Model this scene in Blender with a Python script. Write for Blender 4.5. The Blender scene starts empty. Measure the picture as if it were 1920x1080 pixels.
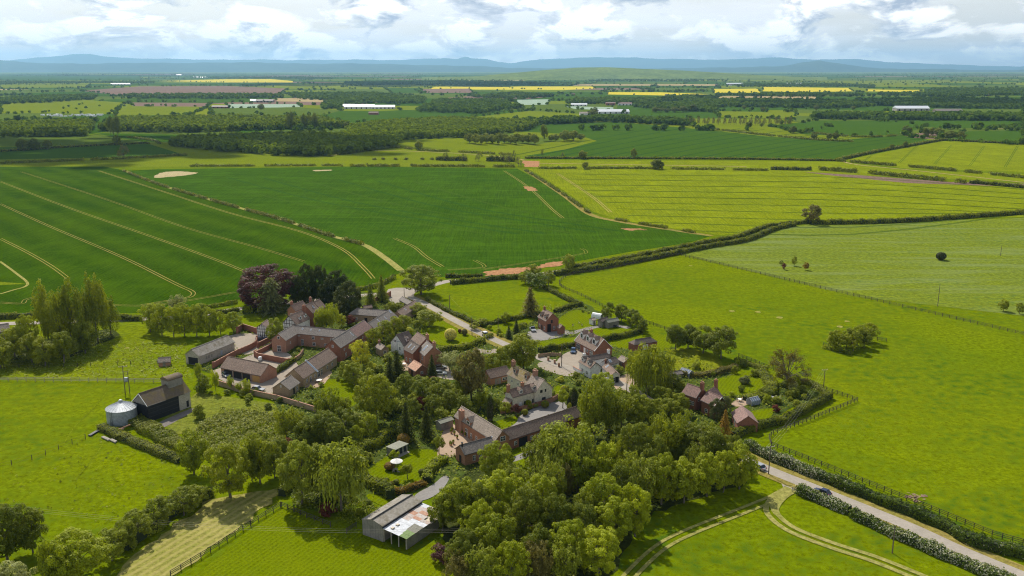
import bpy, math, random
import numpy as np
from mathutils import Vector
R = math.radians
sc = bpy.context.scene
COL = sc.collection
rng = np.random.default_rng(7)
random.seed(7)

DENOISE = True
HAZE = 3.3e-5
# ------------------------------------------------------------------ camera
FPX, HC = 1700.0, 100.0
PITCH = math.atan(412.0 / FPX)
SP, CP = math.sin(PITCH), math.cos(PITCH)
cd = bpy.data.cameras.new('camera'); cam = bpy.data.objects.new('camera', cd); COL.objects.link(cam)
cam.location = (0, 0, HC); cam.rotation_euler = (R(90) - PITCH, 0, 0)
cd.sensor_width = 36.0; cd.lens = 36.0 * FPX / 1920.0; cd.clip_start = 1.0; cd.clip_end = 90000.0
sc.camera = cam

# ------------------------------------------------------------------ sky, sun, exposure
SUN_EL, SUN_AZ = R(46), math.atan2(-0.40, 0.917)        # azimuth measured from +Y towards +X
SUNV = Vector((math.sin(SUN_AZ) * math.cos(SUN_EL), math.cos(SUN_AZ) * math.cos(SUN_EL), math.sin(SUN_EL)))
sl = bpy.data.lights.new('sun', 'SUN'); so = bpy.data.objects.new('sun', sl); COL.objects.link(so)
sl.energy = 5.0; sl.angle = R(0.6); sl.color = (1.0, 0.95, 0.86)
so.location = SUNV * 300; so.rotation_euler = (-SUNV).to_track_quat('-Z', 'Y').to_euler()

def nodes_of(tree):
    tree.nodes.clear()
    def N(t, **kw):
        n = tree.nodes.new(t)
        for k, v in kw.items(): setattr(n, k, v)
        return n
    return N, tree.links.new

w = bpy.data.worlds.new('World'); sc.world = w; w.use_nodes = True
N, Lk = nodes_of(w.node_tree)
out = N('ShaderNodeOutputWorld'); bg = N('ShaderNodeBackground'); bg.inputs['Strength'].default_value = 0.1
sky = N('ShaderNodeTexSky', sky_type='NISHITA', sun_disc=False)
sky.sun_elevation = SUN_EL; sky.sun_rotation = SUN_AZ; sky.air_density = 1.2; sky.dust_density = 1.5
tc = N('ShaderNodeTexCoord')
def wnoise(scale_xyz, loc, scale, detail, rough):
    mp = N('ShaderNodeMapping'); mp.inputs['Scale'].default_value = scale_xyz; mp.inputs['Location'].default_value = loc
    Lk(tc.outputs['Generated'], mp.inputs['Vector'])
    n = N('ShaderNodeTexNoise'); n.inputs['Scale'].default_value = scale; n.inputs['Detail'].default_value = detail
    n.inputs['Roughness'].default_value = rough; n.inputs['Distortion'].default_value = 0.35
    Lk(mp.outputs['Vector'], n.inputs['Vector']); return n
def wramp(src, pts):
    r = N('ShaderNodeValToRGB'); els = r.color_ramp.elements
    while len(els) < len(pts): els.new(0.5)
    for e, (p, c) in zip(els, pts): e.position = p; e.color = (*c, 1) if len(c) == 3 else c
    Lk(src, r.inputs['Fac']); return r
CS = (1.0, 1.0, 2.4)
n1 = wnoise(CS, (1.3, 0.2, 0.35), 13.0, 10, 0.57)          # cloud mass
n2 = wnoise(CS, (1.3, 0.2, 0.385), 13.0, 10, 0.57)          # the same mass sampled towards its top: light side and base
n3 = wnoise((1, 1, 9), (4.0, 2.0, 0.0), 3.0, 6, 0.55)     # thin layers
cov = wramp(n1.outputs['Fac'], [(0.43, (0, 0, 0)), (0.52, (1, 1, 1))])
sub = N('ShaderNodeMath', operation='SUBTRACT'); Lk(n1.outputs['Fac'], sub.inputs[0]); Lk(n2.outputs['Fac'], sub.inputs[1])
lit = N('ShaderNodeMapRange'); lit.inputs['From Min'].default_value = -0.10; lit.inputs['From Max'].default_value = 0.07
Lk(sub.outputs[0], lit.inputs['Value'])
ccol = wramp(lit.outputs['Result'], [(0.05, (5.0, 5.6, 6.8)), (0.42, (9.6, 9.6, 9.8)), (0.78, (14.8, 14.3, 13.4))])
thin = wramp(n3.outputs['Fac'], [(0.42, (0.55, 0.55, 0.55)), (0.62, (0.95, 0.95, 0.95))])
m1 = N('ShaderNodeMix', data_type='RGBA'); m1.inputs[7].default_value = (11.6, 11.6, 11.8, 1)
Lk(thin.outputs['Color'], m1.inputs[0]); Lk(sky.outputs['Color'], m1.inputs[6])
m2 = N('ShaderNodeMix', data_type='RGBA')
Lk(cov.outputs['Color'], m2.inputs[0]); Lk(m1.outputs[2], m2.inputs[6]); Lk(ccol.outputs['Color'], m2.inputs[7])
# above the view the clouds fade into clear sky, to lower the ambient fill
sx = N('ShaderNodeSeparateXYZ'); Lk(tc.outputs['Generated'], sx.inputs[0])
zf = N('ShaderNodeMapRange'); zf.inputs['From Min'].default_value = 0.09; zf.inputs['From Max'].default_value = 0.5
zf.inputs['To Min'].default_value = 0.0; zf.inputs['To Max'].default_value = 0.88
Lk(sx.outputs['Z'], zf.inputs['Value'])
m3 = N('ShaderNodeMix', data_type='RGBA'); Lk(zf.outputs['Result'], m3.inputs[0])
Lk(m2.outputs[2], m3.inputs[6]); Lk(sky.outputs['Color'], m3.inputs[7])
Lk(m3.outputs[2], bg.inputs['Color']); Lk(bg.outputs[0], out.inputs[0])
sc.view_settings.view_transform = 'Standard'; sc.view_settings.look = 'None'
sc.view_settings.exposure = 0.0; sc.view_settings.gamma = 1.0; sc.view_settings.use_curve_mapping = False
cy = sc.cycles
cy.use_denoising = DENOISE; cy.filter_width = 1.1; cy.denoising_prefilter = 'NONE'; cy.max_bounces = 5; cy.diffuse_bounces = 2; cy.glossy_bounces = 2
cy.transmission_bounces = 3; cy.transparent_max_bounces = 4; cy.volume_bounces = 0
cy.use_adaptive_sampling = True; cy.adaptive_threshold = 0.012
cy.sample_clamp_indirect = 4.0

# ------------------------------------------------------------------ from the survey picture to the ground
def at(px, py, z=0.0):
    u = (px - 960.0) / FPX; v = (540.0 - py) / FPX
    t = (HC - z) / (SP - v * CP)
    return Vector((u * t, (CP + v * SP) * t, z))
def depth(p): return p[1] * CP - (p[2] - HC) * SP
def height_to(p, py):
    v = (540.0 - py) / FPX
    return HC + p[1] * (v * CP - SP) / (CP + v * SP)
def smooth(pts, n=4, closed=False):
    """Catmull-Rom through ground points"""
    P = [Vector(p) for p in pts]
    if len(P) < 3: return P
    res = []
    m = len(P)
    for i in range(m if closed else m - 1):
        if closed: a, b, c, d = P[i - 1], P[i], P[(i + 1) % m], P[(i + 2) % m]
        else: a, b, c, d = P[max(i - 1, 0)], P[i], P[i + 1], P[min(i + 2, m - 1)]
        for k in range(n):
            t = k / n
            res.append(0.5 * (2 * b + (c - a) * t + (2 * a - 5 * b + 4 * c - d) * t * t + (3 * b - a - 3 * c + d) * t ** 3))
    if not closed: res.append(P[-1])
    return res
def rowang(a, b):
    d = at(*b) - at(*a); return math.atan2(d.x, d.y)
def beyond(px, k=.1):
    """boundaries read off up to the edge of the survey picture run on past it"""
    out = []; n = len(px)
    for i, (x, y) in enumerate(px):
        if -30 < x <= 0 or 1920 <= x <= 1980:
            nx = -420 if x <= 0 else 2340; q = None
            for j in (i - 1, i + 1):
                if 0 <= j < n and 0 < px[j][0] < 1920: q = px[j]
            m = max(-k, min(k, (y - q[1]) / (x - q[0]))) if q is not None and abs(x - q[0]) > 1 else 0.0
            x, y = nx, max(136.0, y + m * (nx - x))
        out.append((x, y))
    return out
def gpts(px, z=0.0, k=None): return [at(x, y, z) for x, y in (px if k is None else beyond(px, k))]

# ------------------------------------------------------------------ mesh helpers
class MB:
    def __init__(s): s.v, s.f, s.m = [], [], []
    def add(s, vs, fs, mi=0):
        b = len(s.v); s.v += [tuple(v) for v in vs]; s.f += [tuple(b + i for i in f) for f in fs]; s.m += [mi] * len(fs)
    def box(s, fr, x0, x1, y0, y1, z0, z1, mi=0):
        s.add([fr.p(x, y, z) for z in (z0, z1) for x, y in ((x0, y0), (x1, y0), (x1, y1), (x0, y1))],
              [(3, 2, 1, 0), (4, 5, 6, 7), (0, 1, 5, 4), (1, 2, 6, 5), (2, 3, 7, 6), (3, 0, 4, 7)], mi)
    def tube(s, p0, p1, r0, r1, n=6, cap=True, mi=0):
        p0, p1 = Vector(p0), Vector(p1); d = (p1 - p0)
        if d.length < 1e-6: return
        d.normalize(); a = d.orthogonal().normalized(); b = d.cross(a)
        vs = []
        for p, r in ((p0, r0), (p1, r1)):
            for k in range(n):
                t = 2 * math.pi * k / n; vs.append(p + a * (r * math.cos(t)) + b * (r * math.sin(t)))
        fs = [(k, (k + 1) % n, n + (k + 1) % n, n + k) for k in range(n)]
        if cap: fs += [tuple(range(n - 1, -1, -1)), tuple(range(n, 2 * n))]
        s.add(vs, fs, mi)
    def lathe(s, c, prof, n=16, mi=0):
        c = Vector(c); vs = []; fs = []
        for r, z in prof:
            for k in range(n):
                t = 2 * math.pi * k / n; vs.append(c + Vector((r * math.cos(t), r * math.sin(t), z)))
        for j in range(len(prof) - 1):
            for k in range(n):
                fs.append((j * n + k, j * n + (k + 1) % n, (j + 1) * n + (k + 1) % n, (j + 1) * n + k))
        fs += [tuple(range(n - 1, -1, -1)), tuple(range((len(prof) - 1) * n, len(prof) * n))]
        s.add(vs, fs, mi)
    def build(s, name, mats, parent=None, smooth=False, org=None):
        me = bpy.data.meshes.new(name)
        o0 = Vector(org) if org is not None else (Vector(parent['org']) if parent is not None and 'org' in parent else None)
        vs = s.v if o0 is None else [(x - o0[0], y - o0[1], z - o0[2]) for x, y, z in s.v]
        me.from_pydata(vs, [], s.f)
        for m in (mats if isinstance(mats, (list, tuple)) else [mats]): me.materials.append(m)
        if isinstance(mats, (list, tuple)): me.polygons.foreach_set('material_index', s.m)
        if smooth: me.polygons.foreach_set('use_smooth', [True] * len(s.f))
        o = bpy.data.objects.new(name, me); COL.objects.link(o)
        if org is not None and parent is None: o.location = o0
        if parent is not None:
            o.parent = parent
            if 'org' in parent: o['org'] = parent['org']
        return o
class Fr:
    def __init__(s, o, x=(1, 0, 0), y=None):
        s.o = Vector(o); s.x = Vector(x).normalized(); s.y = Vector(y).normalized() if y is not None else Vector((-s.x[1], s.x[0], 0))
    def p(s, u, v, w=0.0): return s.o + s.x * u + s.y * v + Vector((0, 0, w))
def tag(o, label, cat=None, group=None, kind=None):
    if label: o['label'] = label
    if cat: o['category'] = cat
    if group: o['group'] = group
    if kind: o['kind'] = kind
    return o
def thing(name, loc, label, cat, group=None):
    o = bpy.data.objects.new(name, None); COL.objects.link(o); o.location = loc; o['org'] = tuple(loc); o.empty_display_size = 0.5
    return tag(o, label, cat, group)
def np_mesh(name, V, F4, tone=None, mats=(), smooth=False):
    """mesh from numpy quads; tone: per-face value"""
    me = bpy.data.meshes.new(name); nv, nf = len(V), len(F4)
    me.vertices.add(nv); me.vertices.foreach_set('co', np.asarray(V, np.float32).ravel())
    k = F4.shape[1]
    me.loops.add(nf * k); me.loops.foreach_set('vertex_index', np.asarray(F4, np.int32).ravel())
    me.polygons.add(nf); me.polygons.foreach_set('loop_start', np.arange(0, nf * k, k, dtype=np.int32))
    if smooth: me.polygons.foreach_set('use_smooth', np.ones(nf, bool))
    me.update(calc_edges=True)
    if tone is not None:
        a = me.attributes.new('tone', 'FLOAT', 'FACE'); a.data.foreach_set('value', np.asarray(tone, np.float32))
    for m in mats: me.materials.append(m)
    return me
def link(name, me, parent=None, loc=(0, 0, 0)):
    o = bpy.data.objects.new(name, me); COL.objects.link(o); o.location = loc
    if parent is not None: o.parent = parent
    return o

# ------------------------------------------------------------------ materials
def newmat(name):
    m = bpy.data.materials.new(name); m.use_nodes = True
    N, Lk = nodes_of(m.node_tree); o = N('ShaderNodeOutputMaterial'); b = N('ShaderNodeBsdfPrincipled'); Lk(b.outputs[0], o.inputs['Surface'])
    return m, N, Lk, b, o
def c4(c): return (*c, 1.0)
def mixrgb(N, Lk, fac, a, b, blend='MIX'):
    m = N('ShaderNodeMix', data_type='RGBA', blend_type=blend)
    for src, key in ((fac, 0), (a, 6), (b, 7)):
        if isinstance(src, bpy.types.NodeSocket): Lk(src, m.inputs[key])
        else: m.inputs[key].default_value = src if not isinstance(src, tuple) else (src if len(src) == 4 else c4(src))
    return m.outputs[2]
def noise(N, Lk, vec, scale, detail=4, rough=0.55, dist=0.0):
    n = N('ShaderNodeTexNoise'); n.inputs['Scale'].default_value = scale; n.inputs['Detail'].default_value = detail
    n.inputs['Roughness'].default_value = rough; n.inputs['Distortion'].default_value = dist
    Lk(vec, n.inputs['Vector']); return n.outputs['Fac']
def stretch(N, Lk, src, lo, hi, a=0.0, b=1.0):
    r = N('ShaderNodeMapRange'); r.inputs['From Min'].default_value = lo; r.inputs['From Max'].default_value = hi
    r.inputs['To Min'].default_value = a; r.inputs['To Max'].default_value = b; Lk(src, r.inputs['Value']); return r.outputs['Result']
def mapped(N, Lk, src, scale=(1, 1, 1), rotz=0.0, loc=(0, 0, 0)):
    m = N('ShaderNodeMapping'); m.inputs['Scale'].default_value = scale; m.inputs['Rotation'].default_value = (0, 0, rotz); m.inputs['Location'].default_value = loc
    Lk(src, m.inputs['Vector']); return m.outputs['Vector']
def bump(N, Lk, b, src, strength=0.4, dist=0.1):
    n = N('ShaderNodeBump'); n.inputs['Strength'].default_value = strength; n.inputs['Distance'].default_value = dist
    Lk(src, n.inputs['Height']); Lk(n.outputs[0], b.inputs['Normal'])

def ground_mat(name, a, b, c, s1=0.02, s2=0.12, s3=1.5, rows=None, tuft=None, streak=None, clumps=0.0, rough=0.95, k=(1.0, 1.0, 1.0), mott=.36, drill=None):
    """a,b: two main growth colours, c: fine mottling; rows=(angle, spacing m, colour, strength, share) drilled or mown rows;
    tuft=(colour, low, high): coarse weeds and tussocks; streak=(colour, angle): long drifts"""
    a, b, c = (tuple(x * y for x, y in zip(q, k)) for q in (a, b, c))
    m, N, Lk, bs, o = newmat(name)
    g = N('ShaderNodeNewGeometry').outputs['Position']
    f1 = stretch(N, Lk, noise(N, Lk, g, s1, 5, 0.6, 0.6), 0.32, 0.68)
    col = mixrgb(N, Lk, f1, a, b)
    f2 = stretch(N, Lk, noise(N, Lk, g, s2, 6, 0.65), 0.35, 0.7)
    col = mixrgb(N, Lk, mth(N, Lk, 'MULTIPLY', f2, 0.5), col, c)
    f3 = noise(N, Lk, g, s3 * 0.6, 5, 0.78)
    kk = stretch(N, Lk, f3, 0.36, 0.64, 1 - mott, 1 + mott)
    col = mixrgb(N, Lk, 1.0, col, comb(N, Lk, kk), 'MULTIPLY')
    if streak:
        f = stretch(N, Lk, noise(N, Lk, mapped(N, Lk, g, (0.012, 0.11, 1), streak[1]), 1.0, 6, 0.62, 0.3), 0.48, 0.72)
        col = mixrgb(N, Lk, mth(N, Lk, 'MULTIPLY', f, 0.75), col, streak[0])
    if tuft:
        f = stretch(N, Lk, noise(N, Lk, g, 0.33, 5, 0.72), tuft[1], tuft[2])
        big = stretch(N, Lk, noise(N, Lk, mapped(N, Lk, g, (.7, 1.3, 1), .5), 0.016, 5, 0.66, .8), 0.40, 0.60)
        col = mixrgb(N, Lk, mth(N, Lk, 'MULTIPLY', f, big), col, tuft[0])
    if rows:
        v = mapped(N, Lk, g, (1, 1, 1), rows[0])
        wv = N('ShaderNodeTexWave', wave_type='BANDS', bands_direction='X'); wv.inputs['Scale'].default_value = 0.314 / rows[1]
        wv.inputs['Distortion'].default_value = 1.2; wv.inputs['Detail'].default_value = 2; wv.inputs['Detail Scale'].default_value = 0.6
        Lk(v, wv.inputs['Vector'])
        f = stretch(N, Lk, wv.outputs['Fac'], rows[4], 1.0)
        col = mixrgb(N, Lk, mth(N, Lk, 'MULTIPLY', f, rows[3]), col, rows[2])
    if drill is not None:
        fd = noise(N, Lk, mapped(N, Lk, g, (1.1, 0.03, 1), drill), 1.0, 4, 0.7)
        col = mixrgb(N, Lk, 1.0, col, comb(N, Lk, stretch(N, Lk, fd, 0.3, 0.7, 0.74, 1.26)), 'MULTIPLY')
        fp = stretch(N, Lk, noise(N, Lk, g, 0.035, 5, 0.65, 1.0), 0.5, 0.75)
        col = mixrgb(N, Lk, mth(N, Lk, 'MULTIPLY', fp, 0.5), col, tuple(x * 1.5 for x in b))
    Lk(col, bs.inputs['Base Color']); bs.inputs['Roughness'].default_value = rough; bs.inputs['Specular IOR Level'].default_value = 0.0
    f4 = noise(N, Lk, g, 3.5, 3, 0.7)
    bump(N, Lk, bs, mth(N, Lk, 'ADD', f4, mth(N, Lk, 'MULTIPLY', f2, 0.8)), mott, 0.2)
    return m
def mth(N, Lk, op, a, b):
    n = N('ShaderNodeMath', operation=op)
    for i, s in enumerate((a, b)):
        if isinstance(s, (int, float)): n.inputs[i].default_value = s
        else: Lk(s, n.inputs[i])
    return n.outputs[0]
def comb(N, Lk, s):
    n = N('ShaderNodeCombineColor')
    for i in range(3): Lk(s, n.inputs[i])
    return n.outputs[0]
def surf(name, a, b, scale=1.0, rough=0.8, spots=None, brick=None, tile=None, metal=0.0, strength=0.5, board=None):
    """mottled solid; spots=(colour, lo, hi, scale): lichen, moss or rust; brick=(w,h,mortar): courses; tile=(pitch): tile rows; board=(pitch): vertical seams"""
    m, N, Lk, bs, o = newmat(name)
    g = N('ShaderNodeNewGeometry').outputs['Position']
    f = stretch(N, Lk, noise(N, Lk, g, 0.35 * scale, 6, 0.68), 0.3, 0.7)
    col = mixrgb(N, Lk, f, a, b)
    f2 = stretch(N, Lk, noise(N, Lk, g, 3.2 * scale, 3, 0.7), 0.25, 0.75, 0.7, 1.3)
    col = mixrgb(N, Lk, 1.0, col, comb(N, Lk, f2), 'MULTIPLY')
    if brick:
        # courses follow height; perpends follow a diagonal of the plan so that both wall directions carry them
        sp = N('ShaderNodeSeparateXYZ'); Lk(g, sp.inputs[0])
        cb = N('ShaderNodeCombineXYZ'); Lk(mth(N, Lk, 'ADD', sp.outputs[0], mth(N, Lk, 'MULTIPLY', sp.outputs[1], 0.8)), cb.inputs[0]); Lk(sp.outputs[2], cb.inputs[1])
        bt = N('ShaderNodeTexBrick'); bt.inputs['Scale'].default_value = 1.0; bt.inputs['Brick Width'].default_value = brick[0]; bt.inputs['Row Height'].default_value = brick[1]
        bt.inputs['Mortar Size'].default_value = 0.018; bt.inputs['Color1'].default_value = (0.85, 0.85, 0.85, 1); bt.inputs['Color2'].default_value = (1.2, 1.15, 1.1, 1)
        bt.inputs['Mortar'].default_value = c4(brick[2]); Lk(cb.outputs[0], bt.inputs['Vector'])
        col = mixrgb(N, Lk, 1.0, col, bt.outputs['Color'], 'MULTIPLY')
        bump(N, Lk, bs, bt.outputs['Fac'], -0.3, 0.03)
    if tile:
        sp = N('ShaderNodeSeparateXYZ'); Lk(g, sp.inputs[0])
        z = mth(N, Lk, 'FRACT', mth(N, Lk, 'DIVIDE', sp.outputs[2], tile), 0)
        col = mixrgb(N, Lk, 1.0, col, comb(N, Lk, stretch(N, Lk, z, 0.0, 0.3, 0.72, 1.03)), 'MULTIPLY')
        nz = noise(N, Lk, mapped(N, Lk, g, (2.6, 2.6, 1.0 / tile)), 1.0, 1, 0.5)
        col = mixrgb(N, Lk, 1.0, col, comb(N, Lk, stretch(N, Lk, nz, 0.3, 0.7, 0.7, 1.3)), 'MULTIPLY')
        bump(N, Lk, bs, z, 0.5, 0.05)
    if board:
        sp = N('ShaderNodeSeparateXYZ'); Lk(g, sp.inputs[0])
        z = mth(N, Lk, 'FRACT', mth(N, Lk, 'DIVIDE', mth(N, Lk, 'ADD', sp.outputs[0], mth(N, Lk, 'MULTIPLY', sp.outputs[1], 0.83)), board), 0)
        col = mixrgb(N, Lk, 1.0, col, comb(N, Lk, stretch(N, Lk, z, 0.0, 0.2, 0.6, 1.05)), 'MULTIPLY')
    if spots:
        fs = stretch(N, Lk, noise(N, Lk, g, spots[3], 6, 0.7), spots[1], spots[2])
        col = mixrgb(N, Lk, fs, col, spots[0])
    Lk(col, bs.inputs['Base Color']); bs.inputs['Roughness'].default_value = rough; bs.inputs['Metallic'].default_value = metal
    if not brick and not tile: bump(N, Lk, bs, noise(N, Lk, g, 4 * scale, 4, 0.7), strength, 0.04)
    return m
def leafmat(name, dark, light, flower=None, kf=(1.3, 1.3, .9), trans=0.38, var=0.3, rough=0.6, spec=.22):
    dark, light = tuple(min(.8, x * q) for x, q in zip(dark, kf)), tuple(min(.85, x * q) for x, q in zip(light, kf))
    m, N, Lk, bs, o = newmat(name)
    at_ = N('ShaderNodeAttribute', attribute_name='tone'); oi = N('ShaderNodeObjectInfo')
    f = mth(N, Lk, 'ADD', mth(N, Lk, 'MULTIPLY', at_.outputs['Fac'], 1.0 - var), mth(N, Lk, 'MULTIPLY', oi.outputs['Random'], var))
    col = mixrgb(N, Lk, f, dark, light)
    if flower: col = mixrgb(N, Lk, stretch(N, Lk, at_.outputs['Fac'], 0.78, 0.84), col, flower)
    Lk(col, bs.inputs['Base Color']); bs.inputs['Roughness'].default_value = rough; bs.inputs['Specular IOR Level'].default_value = spec
    tr = N('ShaderNodeBsdfTranslucent'); Lk(mixrgb(N, Lk, 1.0, col, (1.25, 1.2, 0.6), 'MULTIPLY'), tr.inputs['Color'])
    mx = N('ShaderNodeMixShader'); mx.inputs[0].default_value = trans
    Lk(bs.outputs[0], mx.inputs[1]); Lk(tr.outputs[0], mx.inputs[2]); Lk(mx.outputs[0], o.inputs['Surface'])
    return m
def plain(name, c, rough=0.6, metal=0.0, spec=0.5):
    m, N, Lk, bs, o = newmat(name)
    g = N('ShaderNodeNewGeometry').outputs['Position']
    f = stretch(N, Lk, noise(N, Lk, g, 2.0, 4, 0.6), 0.3, 0.7, 0.86, 1.1)
    Lk(mixrgb(N, Lk, 1.0, c, comb(N, Lk, f), 'MULTIPLY'), bs.inputs['Base Color'])
    bs.inputs['Roughness'].default_value = rough; bs.inputs['Metallic'].default_value = metal; bs.inputs['Specular IOR Level'].default_value = spec
    return m
# ------------------------------------------------------------------ ground, fields, roads
G = {}
G['pasture'] = ground_mat('pasture_grass', (0.128, 0.205, 0.003), (0.165, 0.232, 0.003), (0.108, 0.170, 0.004), 0.012, 0.10, 1.1, tuft=((0.058, 0.115, 0.008), 0.46, 0.62), k=(.98, .84, .5))
G['meadow'] = ground_mat('rough_meadow', (0.130, 0.200, 0.005), (0.170, 0.235, 0.006), (0.105, 0.155, 0.008), 0.03, 0.16, 0.9, tuft=((0.20, 0.28, 0.10), 0.55, 0.75), k=(1.06, .90, .6))
G['pale'] = ground_mat('pale_pasture', (0.120, 0.180, 0.022), (0.130, 0.192, 0.010), (0.095, 0.145, 0.018), 0.012, 0.08, 0.8, streak=((0.195, 0.240, 0.085), 0.5), tuft=((0.075, 0.14, 0.03), 0.5, 0.7), k=(1.25, 1.05, 1.0))
G['wheat'] = ground_mat('young_wheat', (0.026, 0.088, 0.003), (0.052, 0.128, 0.003), (0.030, 0.080, 0.004), 0.010, 0.05, 1.6, rows=(rowang((125, 388), (400, 485)), 24.0, (0.085, 0.150, 0.003), 0.22, 0.1), k=(.86, .68, .4), drill=rowang((125, 388), (400, 485)))
G['wheat2'] = ground_mat('young_wheat_dark', (0.024, 0.076, 0.004), (0.036, 0.098, 0.004), (0.026, 0.068, 0.005), 0.012, 0.05, 1.6, streak=((0.060, 0.128, 0.005), 0.9), k=(1.35, 1.05, .9), drill=rowang((470, 372), (880, 440)))
G['barley'] = ground_mat('young_barley', (0.140, 0.190, 0.006), (0.172, 0.222, 0.006), (0.115, 0.155, 0.008), 0.02, 0.10, 1.2, k=(1.14, 1.03, .85), drill=rowang((1300, 350), (1800, 360)))
G['crop'] = ground_mat('mid_green_crop', (0.038, 0.098, 0.010), (0.050, 0.116, 0.010), (0.033, 0.086, 0.010), 0.015, 0.06, 1.4, k=(1.2, 1.0, .8))
G['lime'] = ground_mat('light_green_grass', (0.115, 0.172, 0.008), (0.140, 0.192, 0.008), (0.098, 0.152, 0.010), 0.02, 0.08, 1.2, k=(1.22, 1.05, .8))
G['dull'] = ground_mat('dull_green_grass', (0.080, 0.130, 0.020), (0.100, 0.150, 0.022), (0.06, 0.11, 0.02), 0.02, 0.08, 1.2, k=(1.1, 1.0, .8))
G['lawn'] = ground_mat('mown_lawn', (0.118, 0.180, 0.003), (0.145, 0.205, 0.003), (0.098, 0.155, 0.004), 0.08, 0.4, 3.0, rows=(rowang((320, 1080), (526, 950)), 1.1, (0.17, 0.225, 0.004), 0.45, 0.3), k=(.98, .84, .5))
G['drylawn'] = ground_mat('dry_lawn', (0.150, 0.200, 0.006), (0.210, 0.230, 0.020), (0.12, 0.18, 0.008), 0.06, 0.3, 2.0, k=(1.05,.95,.8))
G['hay'] = ground_mat('mown_hay', (0.24, 0.230, 0.050), (0.33, 0.290, 0.085), (0.16, 0.19, 0.02), 0.04, 0.25, 1.5, rows=(rowang((320, 1080), (526, 950)), 2.0, (0.42, 0.35, 0.13), 0.5, 0.25))
G['scrub'] = ground_mat('dry_scrub_grass', (0.160, 0.180, 0.020), (0.210, 0.210, 0.035), (0.10, 0.14, 0.02), 0.05, 0.3, 1.2)
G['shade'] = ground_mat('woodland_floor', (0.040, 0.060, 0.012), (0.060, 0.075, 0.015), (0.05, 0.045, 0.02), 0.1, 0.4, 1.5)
G['garden'] = ground_mat('garden_soil_and_growth', (0.050, 0.085, 0.012), (0.085, 0.120, 0.014), (0.09, 0.075, 0.04), 0.12, 0.5, 1.8)
G['soil'] = ground_mat('red_soil', (0.37, 0.185, 0.085), (0.43, 0.225, 0.110), (0.30, 0.16, 0.08), 0.05, 0.3, 1.0)
G['tan'] = ground_mat('dry_pale_soil', (0.40, 0.330, 0.170), (0.47, 0.390, 0.220), (0.36, 0.27, 0.14), 0.08, 0.4, 1.2)
G['track'] = ground_mat('worn_track', (0.270, 0.255, 0.070), (0.340, 0.295, 0.100), (0.18, 0.21, 0.03), 0.06, 0.35, 1.4)
G['tram'] = ground_mat('wheel_track_soil', (0.28, 0.235, 0.060), (0.35, 0.270, 0.090), (0.17, 0.19, 0.03), 0.03, 0.2, 1.4)
G['rut'] = ground_mat('dark_wheel_rut', (0.060, 0.110, 0.012), (0.075, 0.125, 0.012), (0.05, 0.09, 0.012), 0.05, 0.2, 1.2)
G['rut2'] = ground_mat('dark_crop_rut', (0.020, 0.070, 0.016), (0.026, 0.080, 0.016), (0.02, 0.06, 0.014), 0.05, 0.2, 1.2)
G['plough'] = ground_mat('ploughed_earth', (0.19, 0.125, 0.090), (0.23, 0.155, 0.115), (0.16, 0.11, 0.08), 0.01, 0.06, 0.6)
G['rape'] = ground_mat('oilseed_rape', (0.56, 0.46, 0.03), (0.62, 0.50, 0.04), (0.42, 0.38, 0.04), 0.01, 0.06, 0.8)
G['cover'] = ground_mat('pale_crop_cover', (0.28, 0.36, 0.26), (0.33, 0.41, 0.31), (0.24, 0.32, 0.22), 0.01, 0.06, 0.5)
G['stubble'] = ground_mat('pale_stubble', (0.36, 0.27, 0.13), (0.42, 0.32, 0.16), (0.3, 0.24, 0.11), 0.01, 0.06, 0.5)
G['road'] = ground_mat('worn_asphalt', (0.34, 0.300, 0.245), (0.42, 0.370, 0.305), (0.28, 0.245, 0.20), 0.10, 0.6, 3.0, mott=.1)
G['gravel'] = ground_mat('pale_gravel', (0.325, 0.275, 0.215), (0.395, 0.335, 0.265), (0.27, 0.225, 0.175), 0.15, 0.8, 4.0, mott=.1)
G['greygravel'] = ground_mat('grey_gravel', (0.26, 0.242, 0.220), (0.32, 0.298, 0.272), (0.22, 0.20, 0.18), 0.15, 0.8, 4.0, mott=.1)
G['patio'] = ground_mat('pink_paving', (0.40, 0.29, 0.20), (0.47, 0.345, 0.24), (0.33, 0.24, 0.17), 0.2, 0.9, 3.0, mott=.1)
G['verge'] = ground_mat('dry_verge', (0.24, 0.20, 0.045), (0.30, 0.225, 0.07), (0.17, 0.18, 0.03), 0.06, 0.3, 1.3)
G['concrete'] = ground_mat('old_concrete', (0.20, 0.175, 0.155), (0.25, 0.22, 0.195), (0.16, 0.14, 0.12), 0.15, 0.8, 3.0, mott=.1)

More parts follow.
